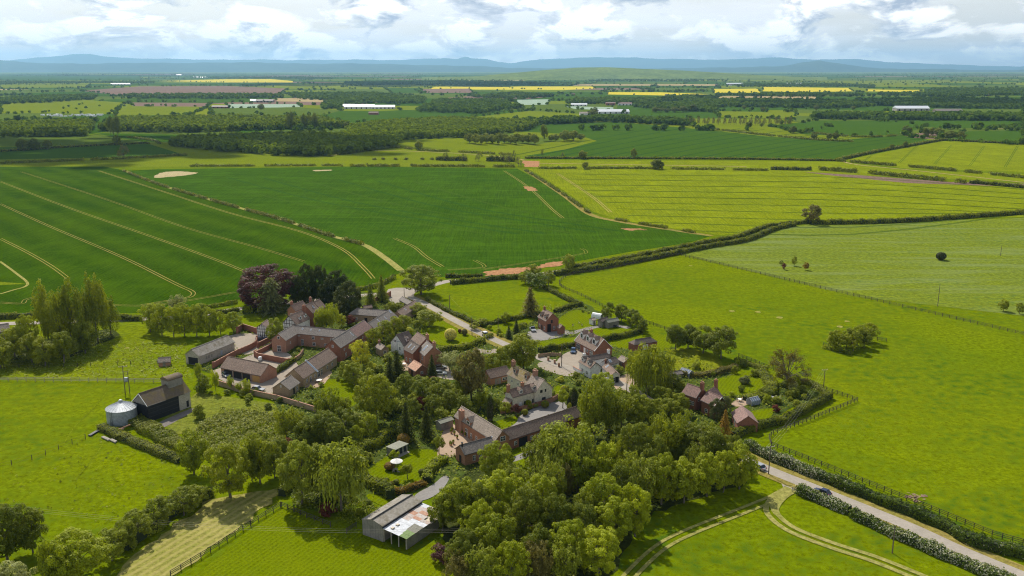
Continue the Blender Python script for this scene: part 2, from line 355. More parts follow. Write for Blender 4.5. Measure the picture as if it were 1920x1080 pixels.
prj = random.Random(3)
def sheet(name, pts, mat, z, sm=0):
    P = gpts(pts, 0.0, 0.0) if not isinstance(pts[0], Vector) else pts
    if sm: P = smooth(P, sm, True)
    if name in ('bare_soil', 'bare_patch', 'hay_strip', 'yard', 'woodland_floor', 'garden_ground'):
        Q = []; am = .12 if name in ('bare_soil', 'bare_patch') else .03
        for i, p in enumerate(P):
            q = P[(i + 1) % len(P)]; l = (q - p).length; n_ = max(1, min(14, int(l / (2.0 if am < .1 else l / 6))))
            d = (q - p).normalized(); s_ = Vector((-d.y, d.x, 0)); A = min(l * am, 1.4)
            Q += [p.lerp(q, k / n_) + s_ * (prj.uniform(-A, A) if k else 0) for k in range(n_)]
        P = Q
    b = MB(); b.add([(p[0], p[1], z) for p in P], [tuple(range(len(P)))]); o = b.build(name, mat)
    o['kind'] = 'structure'; return o
def strip_mesh(mb, P, width, z, mi=0, taper=None):
    vs = []; n = len(P)
    for i, p in enumerate(P):
        d = (P[min(i + 1, n - 1)] - P[max(i - 1, 0)]); d.z = 0; d.normalize(); s = Vector((-d.y, d.x, 0)) * (width / 2)
        vs += [(p.x - s.x, p.y - s.y, z), (p.x + s.x, p.y + s.y, z)]
    mb.add(vs, [(2 * i, 2 * i + 1, 2 * i + 3, 2 * i + 2) for i in range(n - 1)], mi)
def offset(P, d):
    Q = []; n = len(P)
    for i, p in enumerate(P):
        t = (P[min(i + 1, n - 1)] - P[max(i - 1, 0)]); t.z = 0; t.normalize(); Q.append(p + Vector((-t.y, t.x, 0)) * d)
    return Q
def path(name, px, width, mat, z, sm=5, twin=0.0):
    P = gpts(px, 0.0, .45) if name in ('road', 'road_verge') else gpts(px)
    if sm: P = smooth(P, sm)
    b = MB()
    if twin:
        strip_mesh(b, offset(P, twin / 2), width, z); strip_mesh(b, offset(P, -twin / 2), width, z)
    else: strip_mesh(b, P, width, z)
    o = b.build(name, mat); o['kind'] = 'structure'; return o

b = MB(); b.add([(-40000, -600, -.14), (40000, -600, -.14), (40000, 52000, -.14), (-40000, 52000, -.14)], [(0, 1, 2, 3)])
o = b.build('ground', G['pasture']); o['kind'] = 'structure'

# far patchwork of fields: recursive splitting of the plain, boundaries kept for hedgerows
FAR_EDGES = []; far = MB()
farm = [G['crop'], G['lime'], G['wheat2'], G['dull'], G['plough'], G['barley'], G['stubble'], G['rape']]
fw = [0.30, 0.20, 0.16, 0.22, 0.06, 0.04, 0.015, 0.005]
frx = Fr((0, 0, 0), (math.cos(R(-8)), math.sin(R(-8)), 0))
prs = random.Random(11)
def split(x0, x1, y0, y1, lev):
    w_, h_ = x1 - x0, y1 - y0; ymid = (y0 + y1) / 2
    lim = 220 + ymid * 0.075
    if lev < 16 and (w_ > lim * 1.5 or h_ > lim * 1.5 or (max(w_, h_) > lim and prs.random() < 0.6)):
        t = prs.uniform(0.36, 0.64)
        if w_ > h_ * prs.uniform(0.8, 1.3): xm = x0 + w_ * t; split(x0, xm, y0, y1, lev + 1); split(xm, x1, y0, y1, lev + 1)
        else: ym = y0 + h_ * t; split(x0, x1, y0, ym, lev + 1); split(x0, x1, ym, y1, lev + 1)
        return
    xc, yc = (x0 + x1) / 2, ymid
    if abs(xc) > yc * 0.95 + 700: return
    q = [frx.p(*warp(x, y)) for x, y in ((x0, y0), (x1, y0), (x1, y1), (x0, y1))]
    r = prs.random(); k = 0; acc = fw[0]
    while r > acc and k < len(fw) - 1: k += 1; acc += fw[k]
    far.add([(p.x, p.y, -0.125) for p in q], [(0, 1, 2, 3)], k)
    FAR_EDGES.append((q[0], q[1])); FAR_EDGES.append((q[0], q[3]))
def warp(x, y):
    return (x + 60 * math.sin(y * 0.0021 + x * 0.0004) + 26 * math.sin(y * 0.006), y + 70 * math.sin(x * 0.0017) + 30 * math.sin(x * 0.0047 + 1))
split(-14500, 14500, 1180, 20000, 0)
o = far.build('far_fields', farm); o['kind'] = 'structure'

# named far fields, read off their place on the plain
def zf(i): return -0.11 + 0.003 * i
FARF = [('rape', [(295, 152), (420, 148.5), (505, 148), (552, 152), (548, 154.5), (420, 154.5)]),
 ('rape', [(952, 162), (1110, 162), (1118, 166), (1060, 168.5), (960, 166.5)]), ('rape', [(1138, 172.5), (1240, 173), (1330, 176.5), (1250, 179), (1140, 177)]),
 ('rape', [(1336, 167), (1420, 166), (1425, 173.5), (1338, 174.5)]), ('rape', [(1430, 163), (1590, 165), (1600, 171), (1500, 173), (1430, 171)]),
 ('rape', [(1625, 167.5), (1728, 169.5), (1725, 172.5), (1625, 171)]),
 ('plough', [(150, 170), (260, 162), (420, 161), (540, 166), (520, 180), (300, 181), (210, 177)]), ('plough', [(775, 167), (880, 166), (888, 174), (790, 174)]),
 ('crop', [(0, 143), (260, 141), (265, 150), (0, 150)]), ('lime', [(0, 160), (170, 158), (160, 164), (0, 166)]), ('crop', [(720, 165), (785, 165), (800, 174), (735, 174)]),
 ('lime', [(0, 188), (160, 187), (240, 193), (80, 212), (0, 214)]), ('lime', [(80, 212), (160, 194), (235, 193), (205, 214)]), ('plough', [(240, 192), (395, 193), (390, 200), (250, 199)]),
 ('crop', [(260, 182), (505, 183), (510, 192), (260, 191)]), ('cover', [(424, 195), (560, 195), (566, 200.5), (430, 203.5)]), ('stubble', [(515, 184), (605, 184), (608, 191), (520, 190)]),
 ('lime', [(225, 199), (390, 201), (360, 215), (215, 217)]), ('dull', [(390, 203), (560, 201), (640, 207), (610, 215), (400, 216)]),
 ('crop', [(600, 215), (760, 206), (900, 211), (990, 208), (880, 222), (690, 230), (620, 226)]), ('lime', [(880, 220), (1000, 207), (1100, 212), (1075, 222), (960, 226)]),
 ('cover', [(965, 187), (1035, 186), (1025, 196), (970, 197)]), ('cover', [(1060, 199), (1150, 201), (1150, 208), (1080, 205)]), ('dull', [(1000, 200), (1120, 206), (1100, 214), (1000, 208)]),
 ('lime', [(1290, 222), (1440, 222), (1560, 238), (1500, 250), (1300, 238)]), ('lime', [(1340, 208), (1500, 211), (1490, 222), (1350, 220)]), ('dull', [(1480, 205), (1600, 206), (1590, 213), (1490, 212)]),
 ('crop', [(1440, 236), (1530, 226), (1650, 226), (1740, 235), (1690, 252), (1610, 256), (1510, 252)]), ('crop', [(1630, 226), (1920, 224), (1920, 238), (1760, 240)]),
 ('crop', [(1760, 264), (1815, 246), (1920, 243), (1920, 272)]), ('stubble', [(1855, 241), (1920, 238), (1920, 247)]), ('plough', [(1690, 252), (1765, 246), (1760, 262), (1710, 258)]),
 ('dull', [(1740, 205), (1920, 202), (1920, 212), (1770, 212)])]
for i, (m, pts) in enumerate(FARF): sheet('field', pts, G[m], zf(i))

LEV = {}
def zz(): LEV['t'] = LEV.get('t', 0) + 1; return -.03 + (LEV['t'] % 12) * .004
LV = {'soil_strip': -.058, 'lawn': -.045, 'yard': -.042, 'bare_soil': -.045, 'bare_patch': -.048, 'garden_ground': -.068, 'woodland_floor': -.056, 'hay_strip': -.060, 'mown_paddock': -.064, 'small_paddock': -.060, 'field_entrance': -.030}
def F(m, pts, sm=0, name='field'):
    LEV[name] = LEV.get(name, 0) + 1
    z = LV[name] + (.0015 * (LEV[name] % 5) if name in ('lawn', 'yard', 'bare_patch', 'bare_soil') else .002 * (LEV[name] % 3)) if name in LV else -.118 + .0025 * min(LEV[name], 18)
    return sheet(name, pts, G[m], z, sm)
F('lime', [(0, 290), (240, 268), (380, 264), (640, 262), (760, 262), (900, 290), (985, 300), (960, 312), (640, 312), (0, 313)])
F('dull', [(0, 258), (190, 252), (280, 268), (0, 284)]); F('crop', [(0, 284), (280, 270), (352, 292), (0, 307)]); F('dull', [(290, 262), (520, 244), (650, 240), (655, 256), (330, 258)])
F('lime', [(745, 262), (850, 258), (1000, 272), (1100, 255), (1120, 265), (1010, 294), (870, 285), (750, 276)])
F('crop', [(970, 246), (1000, 233), (1150, 228), (1290, 240), (1440, 256), (1560, 263), (1690, 254), (1755, 264), (1580, 300), (1300, 298), (1010, 297), (985, 292), (1060, 280), (1120, 264), (1080, 252)])
F('barley', [(1585, 300), (1760, 265), (1920, 273), (1920, 333), (1700, 316)])
F('barley', [(985, 300), (1575, 303), (1700, 319), (1920, 340), (1920, 358), (1530, 325), (1000, 315)])
F('lime', [(620, 293), (740, 277), (960, 292), (985, 300), (970, 312), (640, 311)])
F('wheat', [(0, 313), (195, 312), (235, 320), (300, 345), (400, 375), (530, 411), (610, 438), (680, 457), (735, 487), (758, 508), (700, 533), (440, 562), (290, 586), (0, 592)])
F('wheat2', [(235, 320), (300, 317), (660, 312), (970, 316), (1010, 338), (1060, 368), (1110, 402), (1160, 416), (1230, 426), (1338, 441), (1290, 455), (1180, 472), (1080, 490), (1000, 501), (905, 519), (830, 519), (760, 509), (735, 487), (680, 457), (610, 438), (530, 411), (400, 375), (300, 345)])
F('barley', [(990, 316), (1460, 321), (1530, 326), (1700, 342), (1920, 364), (1920, 397), (1700, 411), (1520, 417), (1440, 424), (1395, 438), (1345, 440), (1240, 425), (1165, 412), (1115, 398), (1065, 362), (1018, 332)])
F('plough', [(1505, 322), (1620, 329), (1780, 341), (1920, 354), (1920, 364), (1700, 343), (1560, 329)], name='soil_strip')
F('pale', [(1275, 476), (1340, 462), (1400, 452), (1470, 427), (1520, 420), (1720, 414), (1980, 398), (1980, 640), (1600, 555)])
F('lime', [(0, 493), (50, 532), (0, 551)])
F('meadow', [(0, 596), (300, 590), (350, 640), (360, 710), (0, 712)]); F('scrub', [(300, 790), (370, 735), (540, 760), (520, 790), (400, 800), (330, 815)])
F('hay', [(395, 935), (520, 915), (530, 925), (330, 1076), (200, 1120), (230, 1060)], name='hay_strip')
F('lawn', [(535, 945), (640, 985), (670, 990), (760, 1040), (860, 1000), (900, 1130), (300, 1130)], name='mown_paddock')
F('garden', [(430, 590), (560, 555), (740, 545), (800, 570), (920, 640), (1010, 560), (1080, 560), (1240, 640), (1370, 700), (1560, 740), (1390, 800), (1400, 870), (1200, 900), (900, 900), (690, 940), (560, 920), (530, 800), (500, 735), (360, 690), (440, 640)], name='garden_ground')
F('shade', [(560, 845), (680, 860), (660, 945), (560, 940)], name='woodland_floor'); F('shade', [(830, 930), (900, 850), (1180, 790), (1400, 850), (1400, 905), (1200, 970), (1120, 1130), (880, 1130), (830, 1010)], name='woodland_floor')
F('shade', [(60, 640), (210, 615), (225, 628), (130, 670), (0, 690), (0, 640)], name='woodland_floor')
for l in ([(805, 528), (1000, 528), (1045, 545), (1075, 572), (1000, 595), (900, 600), (835, 565)],): F('pasture', l, name='small_paddock')
LAWNS = [[(690, 880), (740, 848), (800, 842), (822, 850), (815, 875), (790, 905), (740, 905), (690, 890)], [(680, 885), (735, 907), (720, 912), (690, 900)],
 [(800, 600), (850, 605), (905, 640), (890, 650), (830, 648), (790, 632)], [(452, 592), (520, 585), (540, 600), (500, 618), (455, 614)], [(600, 715), (650, 712), (672, 735), (668, 757), (640, 765), (615, 745)],
 [(1012, 640), (1080, 632), (1085, 640), (1018, 655)], [(1045, 600), (1080, 580), (1130, 600), (1090, 618), (1050, 615)], [(1105, 617), (1190, 614), (1200, 625), (1120, 640)], [(1140, 640), (1220, 622), (1260, 640), (1240, 660), (1160, 652)],
 [(920, 600), (990, 588), (1002, 600), (940, 628)], [(1342, 712), (1400, 700), (1440, 716), (1430, 730), (1370, 742), (1345, 735)], [(1040, 760), (1060, 757), (1062, 775), (1035, 772)], [(1040, 725), (1058, 722), (1058, 740), (1042, 740)],
 [(918, 795), (966, 780), (968, 792), (945, 804), (930, 803)], [(960, 845), (1000, 835), (1000, 900), (955, 905)], [(1395, 775), (1450, 765), (1440, 785), (1400, 795)], [(700, 925), (760, 945), (750, 960), (690, 935)]]
for l in LAWNS: F('lawn', l, 3, 'lawn')
F('drylawn', [(1255, 655), (1330, 660), (1355, 690), (1300, 702), (1250, 695)], 3, 'lawn')
YARDS = [('gravel', [(412, 690), (500, 655), (545, 665), (560, 700), (520, 740), (420, 715), (400, 695)]), ('gravel', [(425, 630), (500, 625), (520, 640), (460, 665)]),
 ('road', [(728, 542), (778, 541), (775, 556), (790, 566), (770, 575), (735, 568)]), ('greygravel', [(990, 622), (1040, 615), (1070, 625), (1005, 640)]), ('gravel', [(1055, 665), (1085, 655), (1110, 662), (1090, 690), (1040, 690)]),
 ('greygravel', [(955, 795), (1000, 765), (1050, 752), (1062, 768), (1010, 790), (970, 800)]), ('patio', [(830, 810), (850, 795), (900, 830), (870, 850), (820, 855)]), ('greygravel', [(778, 928), (812, 908), (832, 892), (842, 898), (822, 924), (792, 938)]),
 ('gravel', [(815, 690), (835, 680), (850, 700), (870, 702), (850, 712), (818, 705)]), ('concrete', [(298, 792), (358, 766), (362, 771), (310, 800), (300, 800)]), ('patio', [(565, 722), (610, 695), (622, 700), (600, 725)]),
 ('greygravel', [(960, 858), (1000, 842), (1002, 850), (962, 866)]), ('patio', [(1150, 715), (1180, 700), (1205, 715), (1165, 735)]), ('patio', [(1372, 755), (1400, 742), (1402, 758), (1380, 762)]), ('gravel', [(905, 705), (945, 700), (950, 712), (920, 720)]),
 ('patio', [(745, 680), (770, 675), (775, 690), (755, 695)]), ('gravel', [(1020, 678), (1075, 690), (1085, 700), (1060, 705), (1010, 688)])]
for m, l in YARDS: F(m, l, 3, 'yard')
F('soil', [(908, 509), (955, 502), (1000, 500), (1030, 492), (1055, 489), (1055, 496), (1000, 507), (960, 514), (912, 517)], name='bare_soil')
for l in ([(980, 349), (998, 350), (1008, 357), (990, 358)], [(1164, 428), (1200, 428), (1214, 431), (1180, 432)], [(978, 301), (1010, 302), (1014, 313), (984, 313)]): F('soil', l, name='bare_soil')
F('tan', [(289, 333), (300, 324), (330, 321), (372, 324), (345, 329), (312, 332)], 2, name='bare_soil')
F('tan', [(585, 319), (620, 318), (622, 320), (590, 321)], name='bare_soil')
for x, y, r in ((1372, 583, 5), (1421, 584.5, 5), (1462, 595, 5), (1574, 612, 5), (1588, 602, 4), (238, 652, 4), (1295, 498, 3)):
    c = at(x, y); rr = r * depth(c) / FPX * 1.2
    F('track', [Vector((c.x + rr * math.cos(k * .524) * random.uniform(.75, 1.2), c.y + rr * 1.15 * math.sin(k * .524) * random.uniform(.75, 1.2), 0)) for k in range(12)], 2, 'bare_patch')
for i in range(26):
    c = at(1716 + random.gauss(0, 10), 931 + random.gauss(0, 3.6)); rr = random.uniform(.25, .9)
    F('plough' if i % 3 else 'track', [Vector((c.x + rr * math.cos(k * .628) * random.uniform(.5, 1.4), c.y + rr * math.sin(k * .628) * random.uniform(.5, 1.4), 0)) for k in range(10)], 0, 'bare_patch')

# wheel tracks through the crops
TR = [([(0, 447), (50, 472), (95, 498), (128, 522)], 1), ([(0, 382), (95, 425), (225, 480), (330, 532), (358, 545), (362, 552), (350, 558), (300, 566), (265, 572)], 1), ([(0, 340), (125, 388), (280, 442), (400, 485), (462, 510)], 1),
 ([(40, 322), (200, 374), (340, 424), (480, 463), (570, 490)], .8), ([(185, 320), (300, 357), (430, 399), (560, 433), (640, 466), (680, 500), (700, 522)], 1.3), ([(945, 320), (980, 343), (1005, 363), (1035, 392), (1056, 409)], 1.2),
 ([(740, 447), (775, 462), (800, 482), (830, 500)], 1.0), ([(890, 488), (907, 497), (900, 502), (840, 506)], 0.8), ([(1090, 466), (1098, 471), (1080, 478), (905, 505)], .7), ([(0, 567), (40, 569), (48, 562), (70, 556)], .8), ([(210, 572), (300, 571), (440, 548)], .8)]
for px, k in TR: path('wheel_track', px, 0.42 * k, G['tram'], zz(), 5, 1.7)
for k in range(7):
    a = 0.10 + k * 0.125
    path('wheel_track', [(300 + 560 * a, 330 + 12 * a), (470 + 560 * a, 372 + 20 * a), (680 + 520 * a, 410 + 10 * a), (880 + 400 * a, 440 - 8 * a)], 0.6, G['rut2'] if k % 3 else G['rut'], zz(), 4, 1.8)
for k in range(10):
    y = 328 + k * 9.6 + 0.35 * k * k * 0.6
    path('wheel_track', [(1030 + k * 21, y - 2), (1300, y + 1), (1600, y + 5 + k * .3), (1920, min(y + 27 - k * 1.2, 400))], 0.8, G['rut'], zz(), 4, 1.9)
path('wheel_track', [(1045, 325), (1080, 348), (1115, 372), (1145, 398)], 0.9, G['tram'], zz(), 4, 2.0)
for k in range(13):
    x = 1010 + k * 46
    path('wheel_track', [(x + 240, 236 + k * 1.6), (x + 100, 262 + k * .4), (x - 60, 294)], 1.1, G['rut2'], zz(), 4, 2.2)
for k in range(5): path('wheel_track', [(1660 + k * 62, 270 + k), (1620 + k * 66, 302 + k * 3)], 0.5, G['rut'], zz(), 0, 1.8)
path('grass_margin', [(232, 319), (300, 346), (400, 376), (530, 412), (610, 439), (680, 458), (720, 482), (752, 507)], 4.0, G['track'], zz())
path('grass_margin', [(985, 318), (1018, 340), (1060, 368), (1105, 401), (1160, 415), (1240, 428), (1335, 442)], 5.0, G['verge'], zz())
path('farm_track', [(0, 490), (30, 512), (52, 533), (20, 545), (0, 551)], 1.3, G['track'], zz())
path('farm_track', [(620, 292), (680, 283), (760, 283), (900, 290), (985, 300)], 3.0, G['stubble'], zz())
path('farm_track', [(1010, 306), (1200, 309), (1330, 311), (1400, 312)], 3.0, G['stubble'], zz()); path('farm_track', [(1575, 301), (1610, 309), (1720, 320), (1920, 342)], 3.0, G['stubble'], zz())
path('sheep_track', [(195, 830), (172, 862), (140, 900)], .35, G['lime'], zz(), 6); path('sheep_track', [(200, 735), (172, 768), (140, 800), (118, 835)], .35, G['lime'], zz(), 6)
# lanes
LANE = [(1960, 1096), (1850, 1052), (1700, 985), (1540, 920), (1400, 862), (1300, 805), (1200, 740), (1130, 705), (1060, 688), (1005, 668), (958, 650), (915, 631), (860, 604), (800, 571), (768, 556)]
path('road_verge', LANE[:6], 8.5, G['verge'], zz() - .012, 6); path('road_verge', LANE[10:], 9.0, G['verge'], zz() - .012, 6)
path('road', LANE, 3.9, G['road'], zz(), 6)
path('road', [(745, 552), (700, 552), (560, 566), (440, 580), (270, 598), (0, 606), (-80, 608)], 5.0, G['road'], zz(), 6)
path('road', [(765, 548), (840, 527), (880, 527), (960, 521), (1070, 505)], 5.0, G['road'], zz(), 6)
path('green_lane', [(1070, 504), (1180, 485), (1300, 463), (1345, 452), (1400, 440), (1450, 425), (1500, 418)], 6.0, G['lime'], zz(), 5)
path('driveway', [(890, 656), (920, 660), (935, 655)], 4.0, G['gravel'], zz(), 3); path('driveway', [(1070, 625), (1120, 612), (1150, 610), (1180, 615)], 3.0, G['greygravel'], zz(), 4)
path('grass_track', [(1485, 918), (1440, 938), (1380, 962), (1290, 998), (1235, 1028), (1180, 1080), (1150, 1120)], .9, G['track'], zz(), 6, 2.2)
path('grass_track', [(1485, 916), (1462, 930), (1446, 952), (1456, 972), (1490, 995), (1560, 1022), (1640, 1048), (1720, 1080), (1790, 1110)], 1.3, G['track'], zz() + .004, 6, 2.3)
F('road', [(1458, 892), (1500, 905), (1482, 922), (1470, 916)], name='field_entrance'); F('track', [(1440, 930), (1470, 915), (1488, 920), (1462, 945), (1452, 965), (1442, 945)], 2, name='field_entrance')

# ------------------------------------------------------------------ far hills
G['hill'] = ground_mat('hill_grass_and_wood', (0.035, 0.060, 0.020), (0.075, 0.105, 0.035), (0.05, 0.08, 0.03), 0.0011, 0.004, 0.02)
def hills(name, D, prof, back, seed, mat=G['hill']):
    r = np.random.default_rng(seed)
    xs = np.arange(prof[0][0], prof[-1][0] + 1, 6.0); ys = np.interp(xs, [p[0] for p in prof], [p[1] for p in prof])
    ys = ys + (np.sin(xs * .031 + seed) * .7 + np.sin(xs * .077 + 2 * seed) * .45 + np.sin(xs * .19 + seed) * .25) * (D > 20000)
    n = len(xs); nr = 9; V = np.zeros((nr, n, 3)); X = (xs - 960) / FPX * (D / CP)
    for j in range(n):
        top = max(1.0, height_to((0, D, 0), ys[j]))
        for i in range(nr):
            t = i / (nr - 1) * 2 - 1                     # -1 front foot, 0 crest, 1 back foot
            h = top * (1 - abs(t) ** 1.5) * (1.0 if i == nr // 2 else 1 + 0.22 * math.sin(j * 0.31 + i * 2.1 + seed) * math.sin(j * 0.083 + i))
            if abs(t) > 0.99: h = -2
            V[i, j] = (X[j] * (1 + t * back / D), D + t * back, min(h, top * (1 - 0.05 * abs(t))))
    idx = np.arange(nr * n).reshape(nr, n)
    F4 = np.stack([idx[:-1, :-1], idx[:-1, 1:], idx[1:, 1:], idx[1:, :-1]], -1).reshape(-1, 4)
    o = link(name, np_mesh(name, V.reshape(-1, 3), F4, None, [mat], True)); o['kind'] = 'structure'; return o
hills('hills', 44000, [(-1500, 116), (-700, 109), (-150, 112), (0, 113), (60, 113), (100, 111), (150, 106), (185, 101.5), (215, 101), (250, 106), (290, 110), (415, 111), (560, 113), (640, 111), (720, 113), (770, 113), (805, 109), (840, 108.5), (862, 111), (872, 107.5), (879, 106), (888, 109), (915, 111.5), (935, 117), (955, 119), (990, 113), (1040, 109), (1100, 108), (1150, 108), (1250, 110), (1340, 113), (1390, 109), (1430, 107), (1460, 109), (1500, 112.5), (1560, 111), (1620, 115), (1690, 119), (1740, 122), (1850, 124), (1920, 122), (2080, 121), (2700, 113), (3400, 118)], 5000, 1)
hills('hills', 28000, [(-1500, 120), (-500, 114), (-150, 110), (0, 109), (35, 108), (58, 113), (100, 118), (250, 119), (420, 117), (640, 119), (800, 121), (960, 127), (1300, 128), (1440, 123), (1480, 117), (1505, 114), (1530, 118), (1570, 124), (1640, 129), (1800, 131), (2080, 129), (2700, 124), (3400, 128)], 3000, 2)
hills('low_hill', 9500, [(800, 146.5), (900, 143), (960, 137), (1020, 131), (1080, 126.5), (1130, 126), (1180, 128.5), (1260, 132), (1340, 137), (1420, 142), (1520, 146.5)], 1500, 3, ground_mat('wooded_hill', (0.10, 0.150, 0.035), (0.20, 0.250, 0.05), (0.08, 0.12, 0.03), 0.003, 0.012, 0.05))
# ------------------------------------------------------------------ building materials
M = {}
M['brick'] = surf('red_brick', (0.25, 0.100, 0.058), (0.31, 0.130, 0.078), 1.0, 0.9, brick=(0.23, 0.075, (0.9, 0.95, 1.0)), spots=((0.22, 0.10, 0.07), 0.55, 0.8, 0.8))
M['brick2'] = surf('orange_brick', (0.32, 0.150, 0.080), (0.38, 0.190, 0.105), 1.0, 0.9, brick=(0.23, 0.075, (0.9, 0.95, 1.0)))
M['oldbrick'] = surf('weathered_brick', (0.32, 0.160, 0.098), (0.39, 0.205, 0.132), 1.0, 0.9, brick=(0.23, 0.075, (0.95, 1.0, 1.05)), spots=((0.24, 0.17, 0.12), 0.5, 0.75, 0.7))
M['stone'] = surf('tan_stone', (0.33, 0.240, 0.145), (0.40, 0.300, 0.190), 1.0, 0.92, brick=(0.4, 0.15, (0.85, 0.85, 0.85)), spots=((0.26, 0.19, 0.12), 0.5, 0.75, 0.9))
M['block'] = surf('grey_block', (0.36, 0.325, 0.270), (0.43, 0.390, 0.325), 0.8, 0.92, spots=((0.27, 0.235, 0.18), 0.5, 0.75, 0.5))
M['cream'] = surf('cream_render', (0.62, 0.575, 0.435), (0.68, 0.635, 0.500), 0.6, 0.9, spots=((0.54, 0.49, 0.37), 0.55, 0.8, 0.4))
M['white'] = surf('white_render', (0.74, 0.73, 0.70), (0.79, 0.78, 0.75), 0.6, 0.88, spots=((0.66, 0.65, 0.61), 0.55, 0.8, 0.4))
M['paint'] = plain('white_paint', (0.80, 0.79, 0.76), 0.5); M['oak'] = plain('golden_oak', (0.42, 0.24, 0.07), 0.6); M['timber'] = plain('black_timber', (0.018, 0.016, 0.015), 0.7); M['greywood'] = surf('grey_boarding', (0.20, 0.185, 0.16), (0.27, 0.25, 0.215), 1.5, 0.9, board=0.3, spots=((0.14, 0.14, 0.10), 0.5, 0.75, 0.6))
M['black'] = surf('black_cladding', (0.007, 0.008, 0.011), (0.014, 0.015, 0.020), 0.7, 0.7, board=0.6); M['dark'] = plain('dark_opening', (0.012, 0.012, 0.014), 0.9); M['lead'] = plain('dark_iron', (0.03, 0.03, 0.032), 0.6)
M['glass'] = plain('window_glass', (0.030, 0.036, 0.045), 0.12, 0.0, 0.6); M['skyglass'] = plain('roof_glass', (0.20, 0.24, 0.29), 0.10, 0.0, 0.9)
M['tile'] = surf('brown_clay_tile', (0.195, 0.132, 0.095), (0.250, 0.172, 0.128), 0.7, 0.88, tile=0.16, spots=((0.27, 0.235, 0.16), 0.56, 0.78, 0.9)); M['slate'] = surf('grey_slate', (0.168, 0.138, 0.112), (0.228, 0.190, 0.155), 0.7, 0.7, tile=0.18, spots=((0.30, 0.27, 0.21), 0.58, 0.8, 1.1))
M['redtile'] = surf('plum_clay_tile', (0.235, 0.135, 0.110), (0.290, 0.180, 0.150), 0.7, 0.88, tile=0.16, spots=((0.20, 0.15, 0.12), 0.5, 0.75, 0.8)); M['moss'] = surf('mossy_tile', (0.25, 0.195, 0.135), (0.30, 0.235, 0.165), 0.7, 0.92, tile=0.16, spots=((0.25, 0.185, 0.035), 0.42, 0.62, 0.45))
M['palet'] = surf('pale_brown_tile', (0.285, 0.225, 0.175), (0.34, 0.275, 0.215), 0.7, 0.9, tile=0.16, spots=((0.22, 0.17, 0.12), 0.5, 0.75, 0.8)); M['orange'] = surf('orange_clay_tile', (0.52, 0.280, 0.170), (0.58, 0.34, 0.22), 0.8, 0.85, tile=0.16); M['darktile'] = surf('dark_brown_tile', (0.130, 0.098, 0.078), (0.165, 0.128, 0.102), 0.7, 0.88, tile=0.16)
M['asbestos'] = surf('weathered_cement_sheet', (0.24, 0.215, 0.175), (0.33, 0.300, 0.250), 0.6, 0.95, board=0.25, spots=((0.17, 0.14, 0.085), 0.47, 0.66, 0.6)); M['mossroof'] = surf('brown_mossy_sheet', (0.105, 0.078, 0.050), (0.150, 0.112, 0.072), 0.6, 0.95, board=0.25, spots=((0.17, 0.125, 0.030), 0.5, 0.7, 0.35))
M['zinc'] = surf('galvanised_steel', (0.42, 0.44, 0.45), (0.52, 0.54, 0.55), 0.8, 0.45, metal=0.35); M['zincwall'] = surf('corrugated_steel', (0.25, 0.285, 0.305), (0.32, 0.355, 0.375), 0.5, 0.55, metal=0.3, spots=((0.26, 0.24, 0.20), 0.62, 0.8, 0.7))
M['tin'] = surf('pale_tin_sheet', (0.44, 0.455, 0.48), (0.52, 0.535, 0.555), 0.5, 0.6, metal=0.1, board=0.3); M['rust'] = surf('rusty_tin_sheet', (0.40, 0.20, 0.125), (0.47, 0.27, 0.18), 0.6, 0.9, board=0.3); M['tinrust'] = surf('streaked_tin_sheet', (0.43, 0.36, 0.31), (0.48, 0.43, 0.39), 0.6, 0.8, board=0.3, spots=((0.52, 0.27, 0.17), 0.5, 0.72, 0.5)); M['tingreen'] = surf('green_roof_sheet', (0.16, 0.235, 0.075), (0.20, 0.28, 0.10), 0.6, 0.9, board=0.3); M['tindark'] = surf('felted_roof_sheet', (0.20, 0.19, 0.145), (0.25, 0.24, 0.19), 0.6, 0.95, board=0.3); M['tincream'] = surf('cream_roof_sheet', (0.56, 0.48, 0.35), (0.62, 0.54, 0.42), 0.6, 0.9, board=0.3)
M['pot'] = plain('clay_chimney_pot', (0.50, 0.30, 0.17), 0.8); M['felt'] = surf('grey_green_felt', (0.235, 0.235, 0.175), (0.29, 0.29, 0.22), 0.8, 0.95); M['rubber'] = plain('tyre_rubber', (0.02, 0.02, 0.02), 0.9); M['wood'] = surf('weathered_fence_wood', (0.045, 0.036, 0.029), (0.075, 0.060, 0.048), 3.0, 0.9); M['polewood'] = surf('pole_wood', (0.12, 0.095, 0.07), (0.17, 0.135, 0.10), 2.0, 0.9); M['porcelain'] = plain('pale_insulator', (0.55, 0.55, 0.52), 0.3); M['canvas'] = plain('cream_canvas', (0.86, 0.82, 0.74), 0.8); M['poly'] = plain('white_polythene', (0.74, 0.76, 0.76), 0.4); M['purple'] = plain('painted_bluegrey', (0.32, 0.36, 0.42), 0.7); M['railpale'] = surf('pale_rail_wood', (0.30, 0.27, 0.215), (0.38, 0.345, 0.28), 2.0, 0.9)

